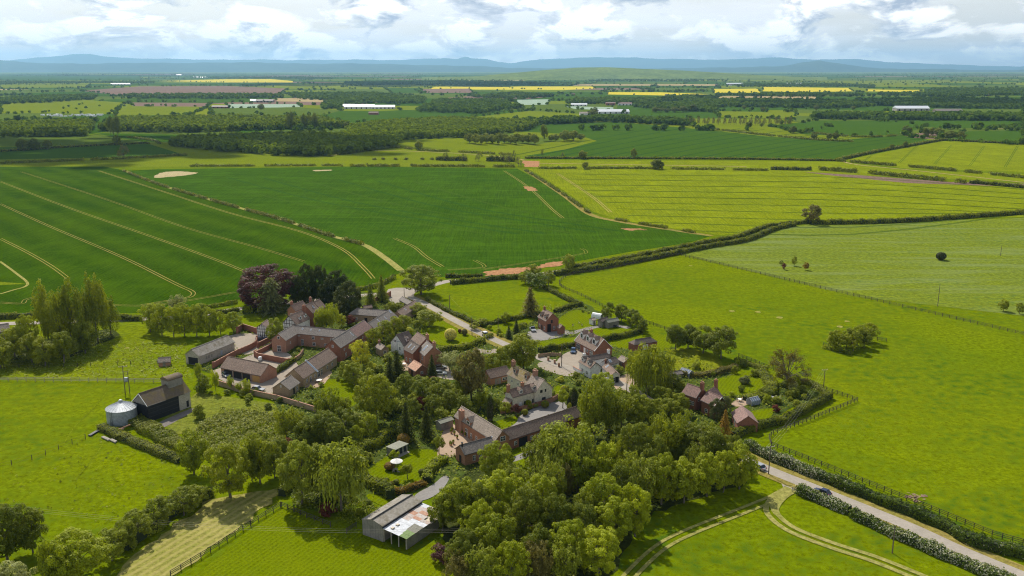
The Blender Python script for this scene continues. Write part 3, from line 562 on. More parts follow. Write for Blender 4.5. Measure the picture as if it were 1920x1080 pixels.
FOOT = []
def solve_ridge(r0, r1, e, he, pitch):
    """ridge height at which the slope down to the eave has the wanted pitch"""
    def off(hr):
        a, b = at(*r0, hr), at(*r1, hr); d = b - a; d.z = 0; d.normalize(); o = at(*e, he) - a; o.z = 0; return o - d * o.dot(d)
    n = off(he).normalized(); lo, hi = he + .2, he + 7.0
    for _ in range(30):
        hr = (lo + hi) / 2; w_ = off(hr).dot(n)
        if w_ <= .3 or (hr - he) / w_ > pitch: hi = hr
        else: lo = hr
    return hr
class Wing:
    """one gabled or hipped range: ridge r0-r1 at height hr, near eave through e at height he"""
    def __init__(s, root, r0, r1, e, hr, he, wm, rm, over=0.3, hip=(0, 0), half=None, rm2=None, pitch=None):
        if half is None:
            hr = solve_ridge(r0, r1, e, he, pitch or min(max((hr - he) / 3.6, .72), 1.0))
        a, b = at(*r0, hr), at(*r1, hr); d = b - a; d.z = 0; L = d.length; d.normalize()
        E = at(*e, he); off = E - a; off.z = 0; off -= d * off.dot(d); hw = half or min(max(off.length, 1.4), 7.5); n = off.normalized()
        hw0 = hw; hw -= 0.0
        e0, e1 = (hw * 0.9 if hip[0] else 0), (hw * 0.9 if hip[1] else 0)
        c = (a + b) / 2; c.z = 0; s.fr = Fr(c, d, n); s.L, s.hw, s.he, s.hr = L, hw - over * 0.8, he, hr; s.wm, s.rm = wm, rm
        s.x0, s.x1 = -L / 2 - e0 + (over if not hip[0] else 0), L / 2 + e1 - (over if not hip[1] else 0); s.rx0, s.rx1 = -L / 2, L / 2; s.hip = hip
        s.slope = (hr - he) / hw; s.hwo = hw
        if root is None: return
        s.root = root; fr = s.fr; FOOT.append((Fr(fr.p((s.x0 + s.x1) / 2, 0), d, n), (s.x1 - s.x0) / 2, s.hw))
        mb = MB(); w = s.hw; hwz = hr - s.slope * w - 0.1
        prof = [(-w, -0.2), (w, -0.2), (w, hwz), (0, hr - 0.12), (-w, hwz)]; prof_h = [(-w, -0.2), (w, -0.2), (w, hwz), (-w, hwz)]
        if hip[0] or hip[1]:
            mb.box(fr, s.x0, s.x1, -w, w, -0.2, hwz)
            for k, x in ((0, s.x0), (1, s.x1)):
                if not hip[k]: mb.add([fr.p(x, -w, hwz), fr.p(x, w, hwz), fr.p(x, 0, hr - 0.12)], [(0, 1, 2)])
        else:
            vs = [fr.p(x, y, z) for x in (s.x0, s.x1) for y, z in prof]; mb.add(vs, [(0, 1, 2, 3, 4), (9, 8, 7, 6, 5)] + [(i, (i + 1) % 5, 5 + (i + 1) % 5, 5 + i) for i in range(5)])
        s.wall = mb.build('wall', wm, root)
        t = 0.14
        for sd, m_ in ((1, rm), (-1, rm2 or rm)):
            mb = MB(); up = [(s.rx0, 0.02 * sd, hr), (s.rx1, 0.02 * sd, hr), (L / 2 + e1, sd * hw, he), (-L / 2 - e0, sd * hw, he)]
            vs = [fr.p(*q) for q in up] + [fr.p(x, y, z - t) for x, y, z in up]
            mb.add(vs, [(0, 1, 2, 3), (7, 6, 5, 4), (0, 1, 5, 4), (1, 2, 6, 5), (2, 3, 7, 6), (3, 0, 4, 7)]); s.r_ = mb.build('roof_slope', m_, root)
            if sd == 1: s.near = s.r_
            else: s.far = s.r_
        for k in (0, 1):
            if hip[k]:
                sg = -1 if k == 0 else 1; xr = (s.rx0, s.rx1)[k]; xe = xr + sg * (e0, e1)[k]
                q = [(xr, 0, hr), (xe, hw, he), (xe, -hw, he)]; mb = MB(); vs = [fr.p(*v) for v in q] + [fr.p(x, y, z - t) for x, y, z in q]
                mb.add(vs, [(0, 1, 2), (5, 4, 3), (0, 1, 4, 3), (1, 2, 5, 4), (2, 0, 3, 5)]); mb.build('hip_roof', rm, root)
        mb = MB(); mb.tube(fr.p(s.rx0, 0, hr + 0.02), fr.p(s.rx1, 0, hr + 0.02), 0.13, 0.13, 6); mb.build('ridge', rm, root)
        mb = MB(); mb.tube(fr.p(-L / 2 - e0, hw + 0.06, he - 0.1), fr.p(L / 2 + e1, hw + 0.06, he - 0.1), 0.06, 0.06, 5); mb.build('gutter', M['lead'], root)
    def side(s, k):
        f = s.fr
        if k == 'n': return Fr(f.p(0, s.hw), f.x, f.y), s.x0, s.x1
        if k == 'f': return Fr(f.p(0, -s.hw), f.x, -f.y), s.x0, s.x1
        if k == '0': return Fr(f.p(s.x0, 0), f.y, -f.x), -s.hw, s.hw
        return Fr(f.p(s.x1, 0), f.y, f.x), -s.hw, s.hw
    def win(s, k, t, z, w=1.0, h=1.2, fm=None, pm=None, name='window', bars=2, pane='pane', label=None):
        fr, a, b = s.side(k); u = a + (b - a) * t; mb = MB(); d = 0.06
        mb.box(fr, u - w / 2, u + w / 2, -0.05, 0.04, z, z + h)
        if bars:
            for i in range(1, bars): mb.box(fr, u - w / 2 + w * i / bars - 0.035, u - w / 2 + w * i / bars + 0.035, 0.04, d + 0.03, z + 0.05, z + h - 0.05)
            mb.box(fr, u - w / 2 + 0.05, u + w / 2 - 0.05, 0.04, d + 0.025, z + h * 0.55, z + h * 0.55 + 0.06)
        o = mb.build(name, fm or M['paint'], s.root); mb = MB(); g = 0.09
        mb.box(fr, u - w / 2 + g, u + w / 2 - g, -0.03, d, z + g, z + h - g); mb.build(pane, pm or M['glass'], o)
        if label: o['label'] = label
        return o
    def door(s, k, t, w=1.0, h=2.05, m=None, z=0.0): 
        fr, a, b = s.side(k); u = a + (b - a) * t; mb = MB(); mb.box(fr, u - w / 2, u + w / 2, -0.05, 0.05, z, z + h); o = mb.build('door', m or M['timber'], s.root)
        mb = MB(); mb.box(fr, u + w * .32, u + w * .32 + 0.08, 0.05, 0.11, z + h * .45, z + h * .45 + 0.12); mb.build('handle', M['lead'], o); return o
    def opening(s, k, t, w, h, z=0.0, m=None):
        fr, a, b = s.side(k); u = a + (b - a) * t; mb = MB(); mb.box(fr, u - w / 2, u + w / 2, -0.08, 0.03, z - 0.05, z + h); return mb.build('opening', m or M['dark'], s.root)
    def chimney(s, x, y=0.0, w=0.9, d=0.7, top=1.6, m=None, pots=2, zb=None):
        top = .3 + top * .6; w *= .85
        f = Fr(s.fr.p(s.rx0 + x * (s.rx1 - s.rx0), y * s.hw), s.fr.x, s.fr.y); z0 = zb if zb is not None else s.hr - abs(y) * (s.hr - s.he) - 0.8; z1 = s.hr + top; mb = MB()
        mb.box(f, -w / 2, w / 2, -d / 2, d / 2, z0, z1 - 0.25); mb.box(f, -w / 2 - .07, w / 2 + .07, -d / 2 - .07, d / 2 + .07, z1 - 0.25, z1); o = mb.build('chimney', m or M['brick'], s.root)
        for i in range(pots):
            mb = MB(); c = f.p(-w / 2 + w * (i + .5) / pots, 0, z1); mb.lathe(c, [(0.16, -0.02), (0.13, 0.45), (0.16, 0.5)], 8); mb.build('chimney_pot', M['pot'], o)
        return o
    def skylight(s, k, t, v, w=0.8, h=1.1):
        sg = 1 if k == 'n' else -1; u = s.rx0 + t * (s.rx1 - s.rx0); n_ = Vector((0, 0, 1)) * s.hwo + s.fr.y * (sg * (s.hr - s.he)); n_.normalize()
        def q(du, dv, dn): y = v * s.hwo + dv; return s.fr.p(u + du, sg * y, s.hr - s.slope * y) + n_ * dn
        def slab(w_, h_, n0, n1):
            mb = MB(); vs = [q(du, dv, dn) for dn in (n0, n1) for du, dv in ((-w_ / 2, -h_ / 2), (w_ / 2, -h_ / 2), (w_ / 2, h_ / 2), (-w_ / 2, h_ / 2))]; mb.add(vs, [(3, 2, 1, 0), (4, 5, 6, 7), (0, 1, 5, 4), (1, 2, 6, 5), (2, 3, 7, 6), (3, 0, 4, 7)]); return mb
        o = slab(w, h, -0.05, 0.07).build('skylight', M['paint'], s.root); slab(w - .14, h - .14, 0.0, 0.09).build('pane', M['skyglass'], o)
    def dormer(s, t, v, w=1.5, h=1.3, wm=None, rm=None, k='n', fm=None):
        """gabled dormer standing on the slope; v: how far down the slope its face stands"""
        sg = 1 if k == 'n' else -1; f = Fr(s.fr.p(s.rx0 + t * (s.rx1 - s.rx0), 0), s.fr.x, s.fr.y * sg); y1 = v * s.hwo; zb = s.hr - s.slope * y1; ze = zb + h; zr = ze + w * 0.45
        yb = max(0.05, (s.hr - ze) / s.slope); yr = max(0.0, (s.hr - zr) / s.slope)
        mb = MB(); x = w / 2; vs = [f.p(-x, y1, zb - .3), f.p(x, y1, zb - .3), f.p(x, y1, ze), f.p(0, y1, zr), f.p(-x, y1, ze), f.p(-x, yb, ze), f.p(x, yb, ze)]
        mb.add(vs, [(0, 1, 2, 3, 4), (0, 4, 5), (1, 6, 2)]); o = mb.build('dormer', wm or s.wm, s.root)
        mb = MB(); ov = 0.10
        for sd in (-1, 1):
            up = [f.p(0, y1 + ov, zr + .05), f.p(0, yr - .3, zr + .05), f.p(sd * (x + ov), yb - .2, ze - ov * .6), f.p(sd * (x + ov), y1 + ov, ze - ov * .6)]
            vs = up + [p - Vector((0, 0, .1)) for p in up]; mb.add(vs, [(0, 1, 2, 3), (7, 6, 5, 4), (0, 3, 7, 4), (2, 3, 7, 6), (0, 1, 5, 4), (1, 2, 6, 5)])
        mb.build('dormer_roof', rm or s.rm, o)
        g = Fr(f.p(0, y1), f.x, f.y); mb = MB(); mb.box(g, -x * .72, x * .72, -.02, .05, zb + .12, ze - .02); q = mb.build('dormer_window', fm or M['paint'], o)
        mb = MB(); mb.box(g, -x * .58, -.04, .0, .07, zb + .24, ze - .12); mb.box(g, .04, x * .58, .0, .07, zb + .24, ze - .12); mb.build('dormer_pane', M['glass'], o)
    def barge(s, k, m=None):
        f = s.fr; x = (s.rx0 - .03, s.rx1 + .03)[k]; sg = (-1, 1)[k]
        for sd in (-1, 1):
            mb = MB(); vs = [f.p(x + dx * sg, y, z) for dx in (-.06, .06) for y, z in ((0, s.hr + .06), (sd * (s.hwo + .05), s.he + .0), (sd * (s.hwo + .05), s.he - .22), (0, s.hr - .2))]
            mb.add(vs, [(0, 1, 2, 3), (7, 6, 5, 4), (0, 1, 5, 4), (1, 2, 6, 5), (2, 3, 7, 6), (3, 0, 4, 7)]); mb.build('bargeboard', m or M['paint'], s.root)
    def beams(s, k, xs, zs, braces=True, m=None):
        """timber framing on a gable end"""
        fr, a, b = s.side(k); w_ = 0.2; hz = s.hr - s.slope * s.hw - 0.1
        def bar(u0, z0, u1, z1):
            mb = MB(); d = Vector((u1 - u0, z1 - z0, 0)); d.normalize(); n_ = Vector((-d.y, d.x, 0)) * w_ / 2; c = [(u0 - n_.x, z0 - n_.y), (u0 + n_.x, z0 + n_.y), (u1 + n_.x, z1 + n_.y), (u1 - n_.x, z1 - n_.y)]
            vs = [fr.p(u, dv, z) for dv in (-.02, .05) for u, z in c]; mb.add(vs, [(3, 2, 1, 0), (4, 5, 6, 7), (0, 1, 5, 4), (1, 2, 6, 5), (2, 3, 7, 6), (3, 0, 4, 7)]); mb.build('timber_beam', m or M['timber'], s.root)
        for x in xs:
            u = a + (b - a) * x; bar(u, 0.1, u, min(s.hr - .4, hz + (s.hw - abs(u)) * s.slope - .15))
        for z in zs:
            q = s.hw if z <= hz else max(.2, (s.hr - z) / s.slope - .2); bar(-q, z, q, z)
        if braces: bar(-s.hw, hz, 0, s.hr - .2); bar(s.hw, hz, 0, s.hr - .2)

def building(name, label, cat, wings):
    """wings: list of constructor argument tuples; the first sets the base point"""
    a, b = at(*wings[0][0], wings[0][3]), at(*wings[0][1], wings[0][3]); c = (a + b) / 2; c.z = 0
    t = thing(name, c, label, cat); return t, [Wing(t, *q[:7], **(q[7] if len(q) > 7 else {})) for q in wings]

# 1 asbestos-roofed barn
t, (w,) = building('barn', 'low barn with mottled cement-sheet roof beside the planted tree row', 'barn', [((358, 655), (427, 628), (377.5, 667), 4.7, 3.2, M['block'], M['asbestos'])])
w.opening('0', .55, 4.2, 2.5); w.door('n', .62, 1.0, 2.1, M['purple']); 
for q in (.2, .27, .34): w.opening('n', q, .8, 1.0, 1.2, M['greywood'])
# 2 cart shed
t, (w,) = building('cart_shed', 'long brown-tiled garage block with wooden doors in the pale yard', 'garage', [((427, 668), (504, 683), (411, 689), 5.1, 2.6, M['oldbrick'], M['tile'])])
w.opening('n', .18, 3.6, 2.2); w.opening('n', .42, 3.6, 2.2); w.opening('n', .64, 3.4, 2.2); w.door('n', .88, 3.0, 2.1, M['oak'])
for q in (.3, .53, .76): 
    fr, a, b = w.side('n'); mb = MB(); mb.box(fr, a + (b - a) * q - .12, a + (b - a) * q + .12, -.03, .08, 0, 2.4); mb.build('oak_post', M['greywood'], t)
# 3 courtyard range
t, (w, w2) = building('courtyard_barn', 'L-shaped brick barn with grey slate roof facing the walled garden', 'barn', [((521, 626), (550, 609), (536, 638.8), 7.4, 4.6, M['oldbrick'], M['slate']), ((549, 609.5), (655, 620), (612, 631), 7.4, 4.6, M['oldbrick'], M['slate'])])
w.win('0', .5, .2, 1.5, 2.2); w.win('0', .5, 4.9, 1.0, 1.0, bars=0); w.win('n', .3, 2.4, .6, .7); w.win('n', .85, 3.0, .6, .7)
for q, z, ww, h in ((.16, 3.5, 1.0, .5), (.22, .1, 1.1, 2.4), (.42, 2.9, 1.1, 1.2), (.43, .5, 1.2, 1.3), (.58, 3.2, 1.0, .6), (.76, 2.9, 1.4, 1.2), (.64, .4, 1.2, 1.3)): w2.win('n', q, z, ww, h)
for q in (.2, .5, .35): w2.skylight('n', q, .35, .5, .6)
t, (w,) = building('long_barn', 'tall brick range with slate roof running up to plum tiles', 'barn', [((622.5, 637), (683, 600), (638, 653), 8.4, 5.2, M['brick'], M['slate'], dict(rm2=M['redtile']))])
# far half of this roof is re-laid in plum tile
f = w.fr; mb = MB(); L = w.rx1 - w.rx0; up = [(w.rx0 + .52 * L, .03, w.hr + .035), (w.rx1 + .02, .03, w.hr + .035), (w.rx1 + .02, w.hwo + .03, w.he + .02), (w.rx0 + .52 * L, w.hwo + .03, w.he + .02)]
mb.add([f.p(*q) for q in up], [(0, 1, 2, 3)]); mb.build('tiled_half', M['redtile'], t)
w.skylight('n', .47, .5, .5, 1.2); 
for q in (.12, .3, .5, .7, .88): w.win('n', q, 3.3, .9, .8); w.win('n', q + .04, .9, 1.0, 1.2)
w.win('0', .5, 1.0, 1.0, 1.2); w.win('0', .5, 5.0, .8, 1.0)
# 4 skylight barn and small garage
t, (w,) = building('stone_barn', 'single-storey tan stone barn with one long rooflight strip', 'barn', [((550, 692), (615.5, 652), (569, 710), 6.0, 3.0, M['stone'], M['tile'])])
w.skylight('n', .36, .52, .9, 4.4); 
for q, ww in ((.1, 1.0), (.2, 1.2), (.33, 1.0), (.43, 1.8), (.52, 1.2), (.7, 1.0), (.85, 1.0)): w.win('n', q, .15 if ww > 1.1 else .8, ww, 2.0 if ww > 1.1 else 1.2, bars=2)
w.win('0', .6, .8, .5, 1.0)
t, (w,) = building('garden_garage', 'small tan garage with dark slate roof at the garden wall', 'garage', [((525, 717), (545.5, 703), (541, 732.5), 5.0, 2.5, M['stone'], M['slate'])]); w.win('0', .5, 3.0, .5, .7); w.door('n', .45, 1.0, 2.0, M['timber']); w.win('n', .75, .6, 1.0, 1.2)
# 6 manor
t, (a, b, c, d) = building('manor_house', 'rambling brick manor house with several gables and a timbered wing', 'house', [((541, 592), (568, 580.6), (560, 607), 8.6, 4.6, M['white'], M['tile']), ((545, 573), (568, 563.7), (553, 584), 10.0, 6.0, M['brick2'], M['tile']), ((572, 572), (586, 565), (589, 586), 10.2, 6.2, M['brick'], M['tile']), ((588, 566), (599, 560.6), (600, 580), 10.0, 6.2, M['brick'], M['tile'])])
a.beams('0', (.15, .3, .5, .7, .85), (1.5, 3.0, 4.6, 6.0)); a.dormer(.45, .72, 1.4, 1.1, M['white']); a.dormer(.82, .72, 1.4, 1.1, M['white']); a.win('n', .6, 1.6, 1.2, 1.2); a.win('n', .25, 1.6, 1.2, 1.2)
b.chimney(.15, -.2, 1.0, .8, 1.8); a.chimney(.98, .2, 1.2, .9, 2.6); c.chimney(.9, -.2, 1.0, .8, 2.2); c.skylight('n', .6, .5, .7, .9); b.win('0', .5, 3.4, 1.2, 1.4); c.win('n', .5, 3.4, 1.0, 1.4); c.win('n', .5, .8, 1.0, 1.5)
t, (w,) = building('timbered_barn', 'small black and white timbered gable beside the parked dark blue car', 'barn', [((490, 606.5), (501, 599), (500, 616), 6.4, 4.0, M['white'], M['tile'])]); w.beams('0', (.1, .3, .5, .7, .9), (1.0, 2.2, 3.4, 4.6))
# 7 courtyard barns by the junction
t, (a, b, c) = building('courtyard_ranges', 'grey-roofed stone ranges stepping up to the road junction', 'barn', [((669, 577.5), (731, 582), (681, 591), 5.6, 3.2, M['stone'], M['slate'], dict(hip=(1, 0))), ((690, 606), (731, 580), (706, 621), 6.6, 3.6, M['stone'], M['slate']), ((744, 584), (777, 563), (750, 597), 5.6, 3.0, M['stone'], M['tile'])])
a.door('n', .45, 1.2, 2.1, M['dark']); a.door('n', .68, 1.2, 2.1, M['dark']); a.win('n', .2, 1.0, 1.0, 1.0); b.skylight('n', .35, .3, .5, 1.1); b.skylight('n', .62, .45, .5, 1.0); b.skylight('n', .06, .85, 1.0, 1.2); b.skylight('n', .93, .2, .8, 1.0); c.skylight('n', .35, .35, .5, 1.0); c.win('n', .7, .8, 1.0, 1.0)
t, (w,) = building('lean_barn', 'small slate-roofed barn at the road junction', 'barn', [((754, 555.5), (773, 566), (750, 563), 4.6, 2.6, M['stone'], M['slate'])]); w.door('n', .5, 1.2, 2.0)
t, (w,) = building('back_barn', 'little tiled outhouse behind the hipped stone range', 'shed', [((680, 573.5), (697, 571.5), (684, 578), 5.0, 2.8, M['brick'], M['tile'])]); w.door('n', .5, 1.0, 2.0)
# 8 the brick and timbered house pair
t, (a, b, c, d) = building('village_house', 'three-gabled brick house with a tall white timbered wing', 'house', [((743, 627.5), (766, 620.5), (752, 650), 8.4, 3.6, M['white'], M['darktile']), ((782.5, 622.5), (800, 633.5), (770, 636), 8.8, 5.6, M['brick'], M['tile']), ((769, 639), (787.5, 648), (755, 653.7), 7.6, 4.6, M['brick'], M['darktile']), ((800, 638.7), (813, 649.5), (784.5, 657.5), 8.4, 5.2, M['brick2'], M['slate'])])
a.beams('0', (.5,), (4.6,), False, M['purple']); a.win('0', .35, 4.0, .9, 1.0); a.win('0', .7, 1.5, .9, 1.2); a.dormer(.5, .75, 1.3, 1.2, M['white']); c.skylight('n', .3, .45, .45, 1.4); c.skylight('n', .68, .5, .45, 1.4); d.skylight('n', .45, .5, 1.0, 1.8); c.win('n', .25, .6, 1.0, 1.3); c.win('n', .7, .1, 1.6, 2.1); d.win('n', .6, 2.9, 1.5, 1.5); d.win('n', .3, .5, 1.0, 1.4); b.chimney(1.0, -.1, 1.3, .9, 1.6, M['oldbrick'], 3); d.chimney(.95, -.1, 1.2, .9, 1.8, M['oldbrick'], 3); b.win('0', .5, 3.2, 1.0, 1.2)
t, (w,) = building('orange_outhouse', 'small outhouse with bright orange tiles below the brick house', 'shed', [((776, 675), (791.5, 684), (765, 688), 3.9, 2.3, M['brick'], M['orange'])]); w.door('n', .5, 1.0, 1.9); w.win('1', .5, .9, .9, .9)
t, (w,) = building('pink_outhouse', 'pale pink-roofed outhouse behind the golden maple', 'shed', [((710, 642.5), (722, 649), (701, 649), 4.4, 2.5, M['stone'], M['palet'])]); w.win('1', .5, .8, 1.2, 1.1); w.chimney(0.1, 0, .7, .6, 1.2, M['oldbrick'], 1)
# 9 cream cottage
t, (a, b, c, d, e) = building('cream_cottage', 'cream rendered cottage with a mossy back range and tall chimneys', 'cottage', [((962, 684), (1005, 704.5), (949, 701), 8.6, 5.0, M['cream'], M['moss']), ((953, 731), (1011, 715.6), (960, 746), 7.2, 4.2, M['cream'], M['tile']), ((1021, 712), (998, 702), (1039, 725), 7.7, 4.3, M['cream'], M['palet'], dict(half=3.5)), ((948, 745), (961, 750), (941, 753), 3.4, 2.2, M['brick'], M['palet']), ((911, 694.5), (950, 685.6), (915, 711), 5.4, 2.6, M['brick2'], M['tile'])])
a.dormer(.25, .6, 1.6, 1.2, M['oldbrick']); a.dormer(.75, .62, 1.6, 1.2, M['oldbrick']); a.chimney(.02, 0, 1.3, 1.0, 1.8, M['oldbrick'], 3); a.chimney(.97, 0, 1.5, 1.2, 2.4, M['oldbrick'], 4); a.win('n', .22, 3.0, .8, .9); a.win('n', .5, 3.0, .8, .9); b.dormer(.3, .8, 1.4, 1.1, M['cream']); b.dormer(.72, .8, 1.4, 1.1, M['cream'])
b.win('n', .45, .7, 1.9, 1.2, M['timber'], bars=3); b.win('n', .72, .7, 1.7, 1.2, M['timber'], bars=3); b.win('n', .1, .7, 1.0, 1.2, M['timber']); b.door('n', .25, 1.0, 2.0, M['paint']); b.chimney(0.0, 0, 1.0, .8, 2.2, M['brick2'], 1); b.chimney(.46, -.1, .9, .8, 1.4, M['brick2'], 1); c.win('0', .35, 3.6, .9, .9, M['timber']); c.win('0', .6, 3.6, .6, .9, M['timber']); c.win('0', .5, .8, 1.4, 1.2, M['timber'], bars=3); e.win('n', .72, .8, 1.9, 1.1, bars=3); e.door('n', .28, 1.0, 2.0, M['greywood']); e.door('n', .45, 1.0, 2.0, M['greywood'])
# 10 barn conversion
t, (a, b, c) = building('barn_conversion', 'long brown-roofed barn conversion round the paved terrace', 'barn', [((865, 761), (942.5, 807.5), (849, 779), 7.6, 4.0, M['brick2'], M['palet']), ((942, 806), (1080, 762), (961, 823), 6.0, 3.0, M['brick'], M['tile']), ((861, 835), (921, 818.5), (872.5, 853), 5.4, 3.0, M['brick2'], M['slate'])])
a.chimney(.17, .92, 1.8, 1.1, .2, M['oldbrick'], 1, zb=-.1); a.dormer(.36, .95, 2.6, 1.0, M['brick2']); a.skylight('n', .9, .85, .5, .5); 
for q, z, ww, h in ((.12, 1.8, .8, 1.4), (.3, .1, 1.4, 2.3), (.42, .3, 1.0, 1.6), (.55, .8, 1.0, 1.2), (.68, .8, 1.0, 1.2), (.8, .8, 1.0, 1.2)): a.win('n', q, z, ww, h)
a.win('1', .45, 3.4, 1.6, 1.4); b.opening('n', .19, 3.0, 2.4); b.win('n', .09, .8, 1.0, 1.2); b.win('n', .3, .8, 1.0, 1.2); b.win('n', .4, .8, 1.0, 1.2); b.win('n', .52, .8, 1.0, 1.2); b.win('n', .65, .8, 1.0, 1.2); c.win('n', .3, .6, .9, 1.5); c.win('n', .5, .6, .9, 1.5); c.chimney(.06, .2, .3, .3, 1.0, M['lead'], 0); c.door('0', .5, 1.0, 2.0)
# 11 brick house on the paddock
t, (w, p) = building('brick_house', 'red brick house with two small eaves dormers by the small paddock', 'house', [((1020, 579), (1036.5, 587.5), (1002.5, 591), 8.0, 4.6, M['brick'], M['tile']), ((1049, 607), (1055, 610), (1044, 613), 4.2, 2.6, M['brick'], M['tile'])])
w.dormer(.28, .82, 1.6, 1.0, M['brick'], M['tile']); w.dormer(.78, .82, 1.6, 1.0, M['brick'], M['tile']); w.win('1', .55, 3.4, .8, 1.3, M['timber']); w.win('1', .35, .8, .9, 1.3); w.opening('1', .75, 1.6, 3.2, 0); w.win('n', .2, .8, 1.1, 1.2); w.win('n', .8, .8, 1.1, 1.2); w.door('n', .5, 1.0, 2.0); w.chimney(.06, 0, .8, .7, 1.2, M['brick'], 1)
# 12 three-dormer house
t, (w,) = building('dormer_house', 'brick house with three white gabled dormers and white bargeboards', 'house', [((1094, 617), (1132.5, 635.5), (1077.5, 639), 8.0, 2.9, M['brick'], M['tile'])])
for q in (.2, .5, .8): w.dormer(q, .62, 2.2, 1.8, M['white'], M['tile'])
w.barge(0); w.barge(1); w.win('n', .17, .3, 2.6, 1.9, bars=4); w.win('n', .83, .3, 2.2, 1.9, bars=3); w.door('n', .5, 1.2, 2.1, M['paint']); w.win('n', .64, .8, 1.2, 1.3); w.chimney(.35, -.1, 1.0, .8, 1.2, M['brick'], 2); w.win('1', .5, 4.2, .1, .1, bars=0)
# 13 white cottage
t, (a, b, c, d) = building('white_cottage', 'white rendered cottage with several brown roofs beside the lane', 'cottage', [((1095, 667), (1117.6, 679.7), (1083, 677.5), 6.6, 3.6, M['white'], M['tile']), ((1102, 668), (1142, 661.5), (1112, 675), 6.2, 3.8, M['white'], M['darktile']), ((1135, 674), (1155, 669), (1145, 684), 6.0, 3.4, M['white'], M['darktile']), ((1138, 680), (1154.5, 697), (1128, 687), 5.0, 2.6, M['white'], M['tile'])])
a.dormer(.22, .68, 1.6, 1.1, M['white'], M['darktile']); a.dormer(.72, .72, 1.6, 1.1, M['white'], M['darktile']); a.win('n', .3, .8, 1.2, 1.2); a.win('n', .7, .8, 1.2, 1.2); a.barge(1, M['timber']); b.chimney(.97, 0, .9, .8, 1.4, M['white'], 2); a.chimney(.0, 0, .9, .7, 1.0, M['white'], 1); c.skylight('n', .3, .4, 1.0, 1.0); d.skylight('n', .25, .3, 1.0, 1.2); d.win('1', .65, .4, 1.0, 1.4); d.door('1', .3, 1.2, 2.0, M['dark']); d.chimney(-.05, .2, .6, .6, 1.0, M['brick'], 1)
# sheds
def shed(label, *q, win=True):
    t, (w,) = building('shed', label, 'shed', [q]); w.door('n', .5, .9, 1.8, M['greywood']); 
    if win: w.win('1', .5, .8, .6, .6)
    return w
shed('small pink-roofed shed behind the white cottage', (1165, 666), (1177.5, 672.5), (1157, 673), 3.6, 2.2, M['brick'], M['palet'])
t, (w,) = building('dark_garage', 'brown hipped garage roof beyond the weeping birches', 'garage', [((1191, 636.5), (1220, 632), (1196, 646), 4.4, 2.5, M['brick'], M['darktile'], dict(hip=(1, 1)))]); w.door('n', .5, 2.4, 2.0, M['paint'])
shed('low boarded shed with pale felt roof under the laurels', (1136, 599.5), (1158, 595.5), (1139, 605.5), 3.2, 2.3, M['greywood'], M['felt']); shed('dark brown shed beside the felt-roofed shed', (1124, 598), (1138, 594), (1128, 604), 3.3, 2.3, M['greywood'], M['darktile']); shed('small white shed beside the polytunnel', (1107, 597), (1115, 595.5), (1108, 601), 2.6, 1.9, M['white'], M['palet'])
shed('grey-roofed shed at the end of the dry lawn', (1254, 698), (1277, 694), (1256, 704), 3.0, 2.1, M['greywood'], M['slate']); shed('rust-red field shelter in the rough meadow', (296, 670.5), (320, 669), (298, 680), 2.9, 1.5, M['oldbrick'], M['palet']); shed('flat felted store beside the barn conversion chimney', (820, 789), (846, 780.5), (823, 794), 2.9, 2.3, M['greywood'], M['felt'])
t, (w,) = building('edge_barn', 'brown-roofed farm shed beside the poplar clump', 'barn', [((-25, 612), (16, 606), (-20, 626), 5.0, 3.0, M['greywood'], M['palet'])]); w.door('n', .5, 1.5, 2.2)
# 17 red-tiled cottage
t, (a, b, c) = building('red_cottage', 'plum-tiled brick cottage with tall chimneys in the large garden', 'cottage', [((1289, 719), (1317, 728), (1280.5, 738), 7.2, 4.2, M['brick'], M['redtile']), ((1327, 733), (1353.5, 744.5), (1320, 753), 7.0, 4.0, M['brick'], M['redtile']), ((1342, 724.5), (1329, 731.5), (1356, 744), 7.4, 3.8, M['brick'], M['redtile'])])
a.win('n', .2, .4, 1.5, 1.8, bars=3); a.win('1', .3, 2.6, .9, 1.2); a.win('1', .7, 2.6, .9, 1.2); a.chimney(.98, .0, 1.1, .9, 2.4, M['brick'], 3); c.chimney(0.0, 0, 1.0, .9, 3.0, M['brick'], 2); b.barge(1); a.barge(1, M['greywood']); a.win('n', .62, 1.4, 1.0, 1.3); a.win('n', .8, 1.4, 1.0, 1.3); b.win('n', .4, .8, 1.2, 1.2)
shed('plum-tiled brick outhouse at the corner of the cottage garden', (1391, 760), (1403.5, 780), (1372, 776), 4.6, 2.6, M['brick'], M['redtile'])

# black barn with hoist tower
t, (w,) = building('black_barn', 'black-clad grain barn with mossy roof and hoist tower', 'barn', [((259.5, 738), (342, 711), (282.5, 759.5), 8.0, 4.9, M['black'], M['mossroof'])])
w.barge(0); fr, a, b = w.side('0'); mb = MB(); hz = w.hr - w.slope * w.hw - .1
mb.add([fr.p(-w.hw + .02, .05, hz - .2), fr.p(w.hw - .02, .05, hz - .2), fr.p(w.hw - .02, .05, hz), fr.p(0, .05, w.hr - .2), fr.p(-w.hw + .02, .05, hz)], [(0, 1, 2, 3, 4)]); mb.build('gable_sheet', M['greywood'], t); w.opening('0', .5, .8, 1.2, hz + .3)
fr, a, b = w.side('n'); mb = MB(); mb.box(fr, b - 4.0, b + .04, -.1, .06, 0.02, hz + .05); o = mb.build('render_panel', M['block'], t); mb = MB(); mb.box(fr, b - 1.5, b - .7, .06, .09, .3, 2.3); mb.build('doorway', M['dark'], o)
for z in (1.2, 2.4, 3.6):
    mb = MB(); mb.box(fr, a + .05, b - 4.05, .0, .07, z, z + .14); mb.build('rail', M['lead'], t)
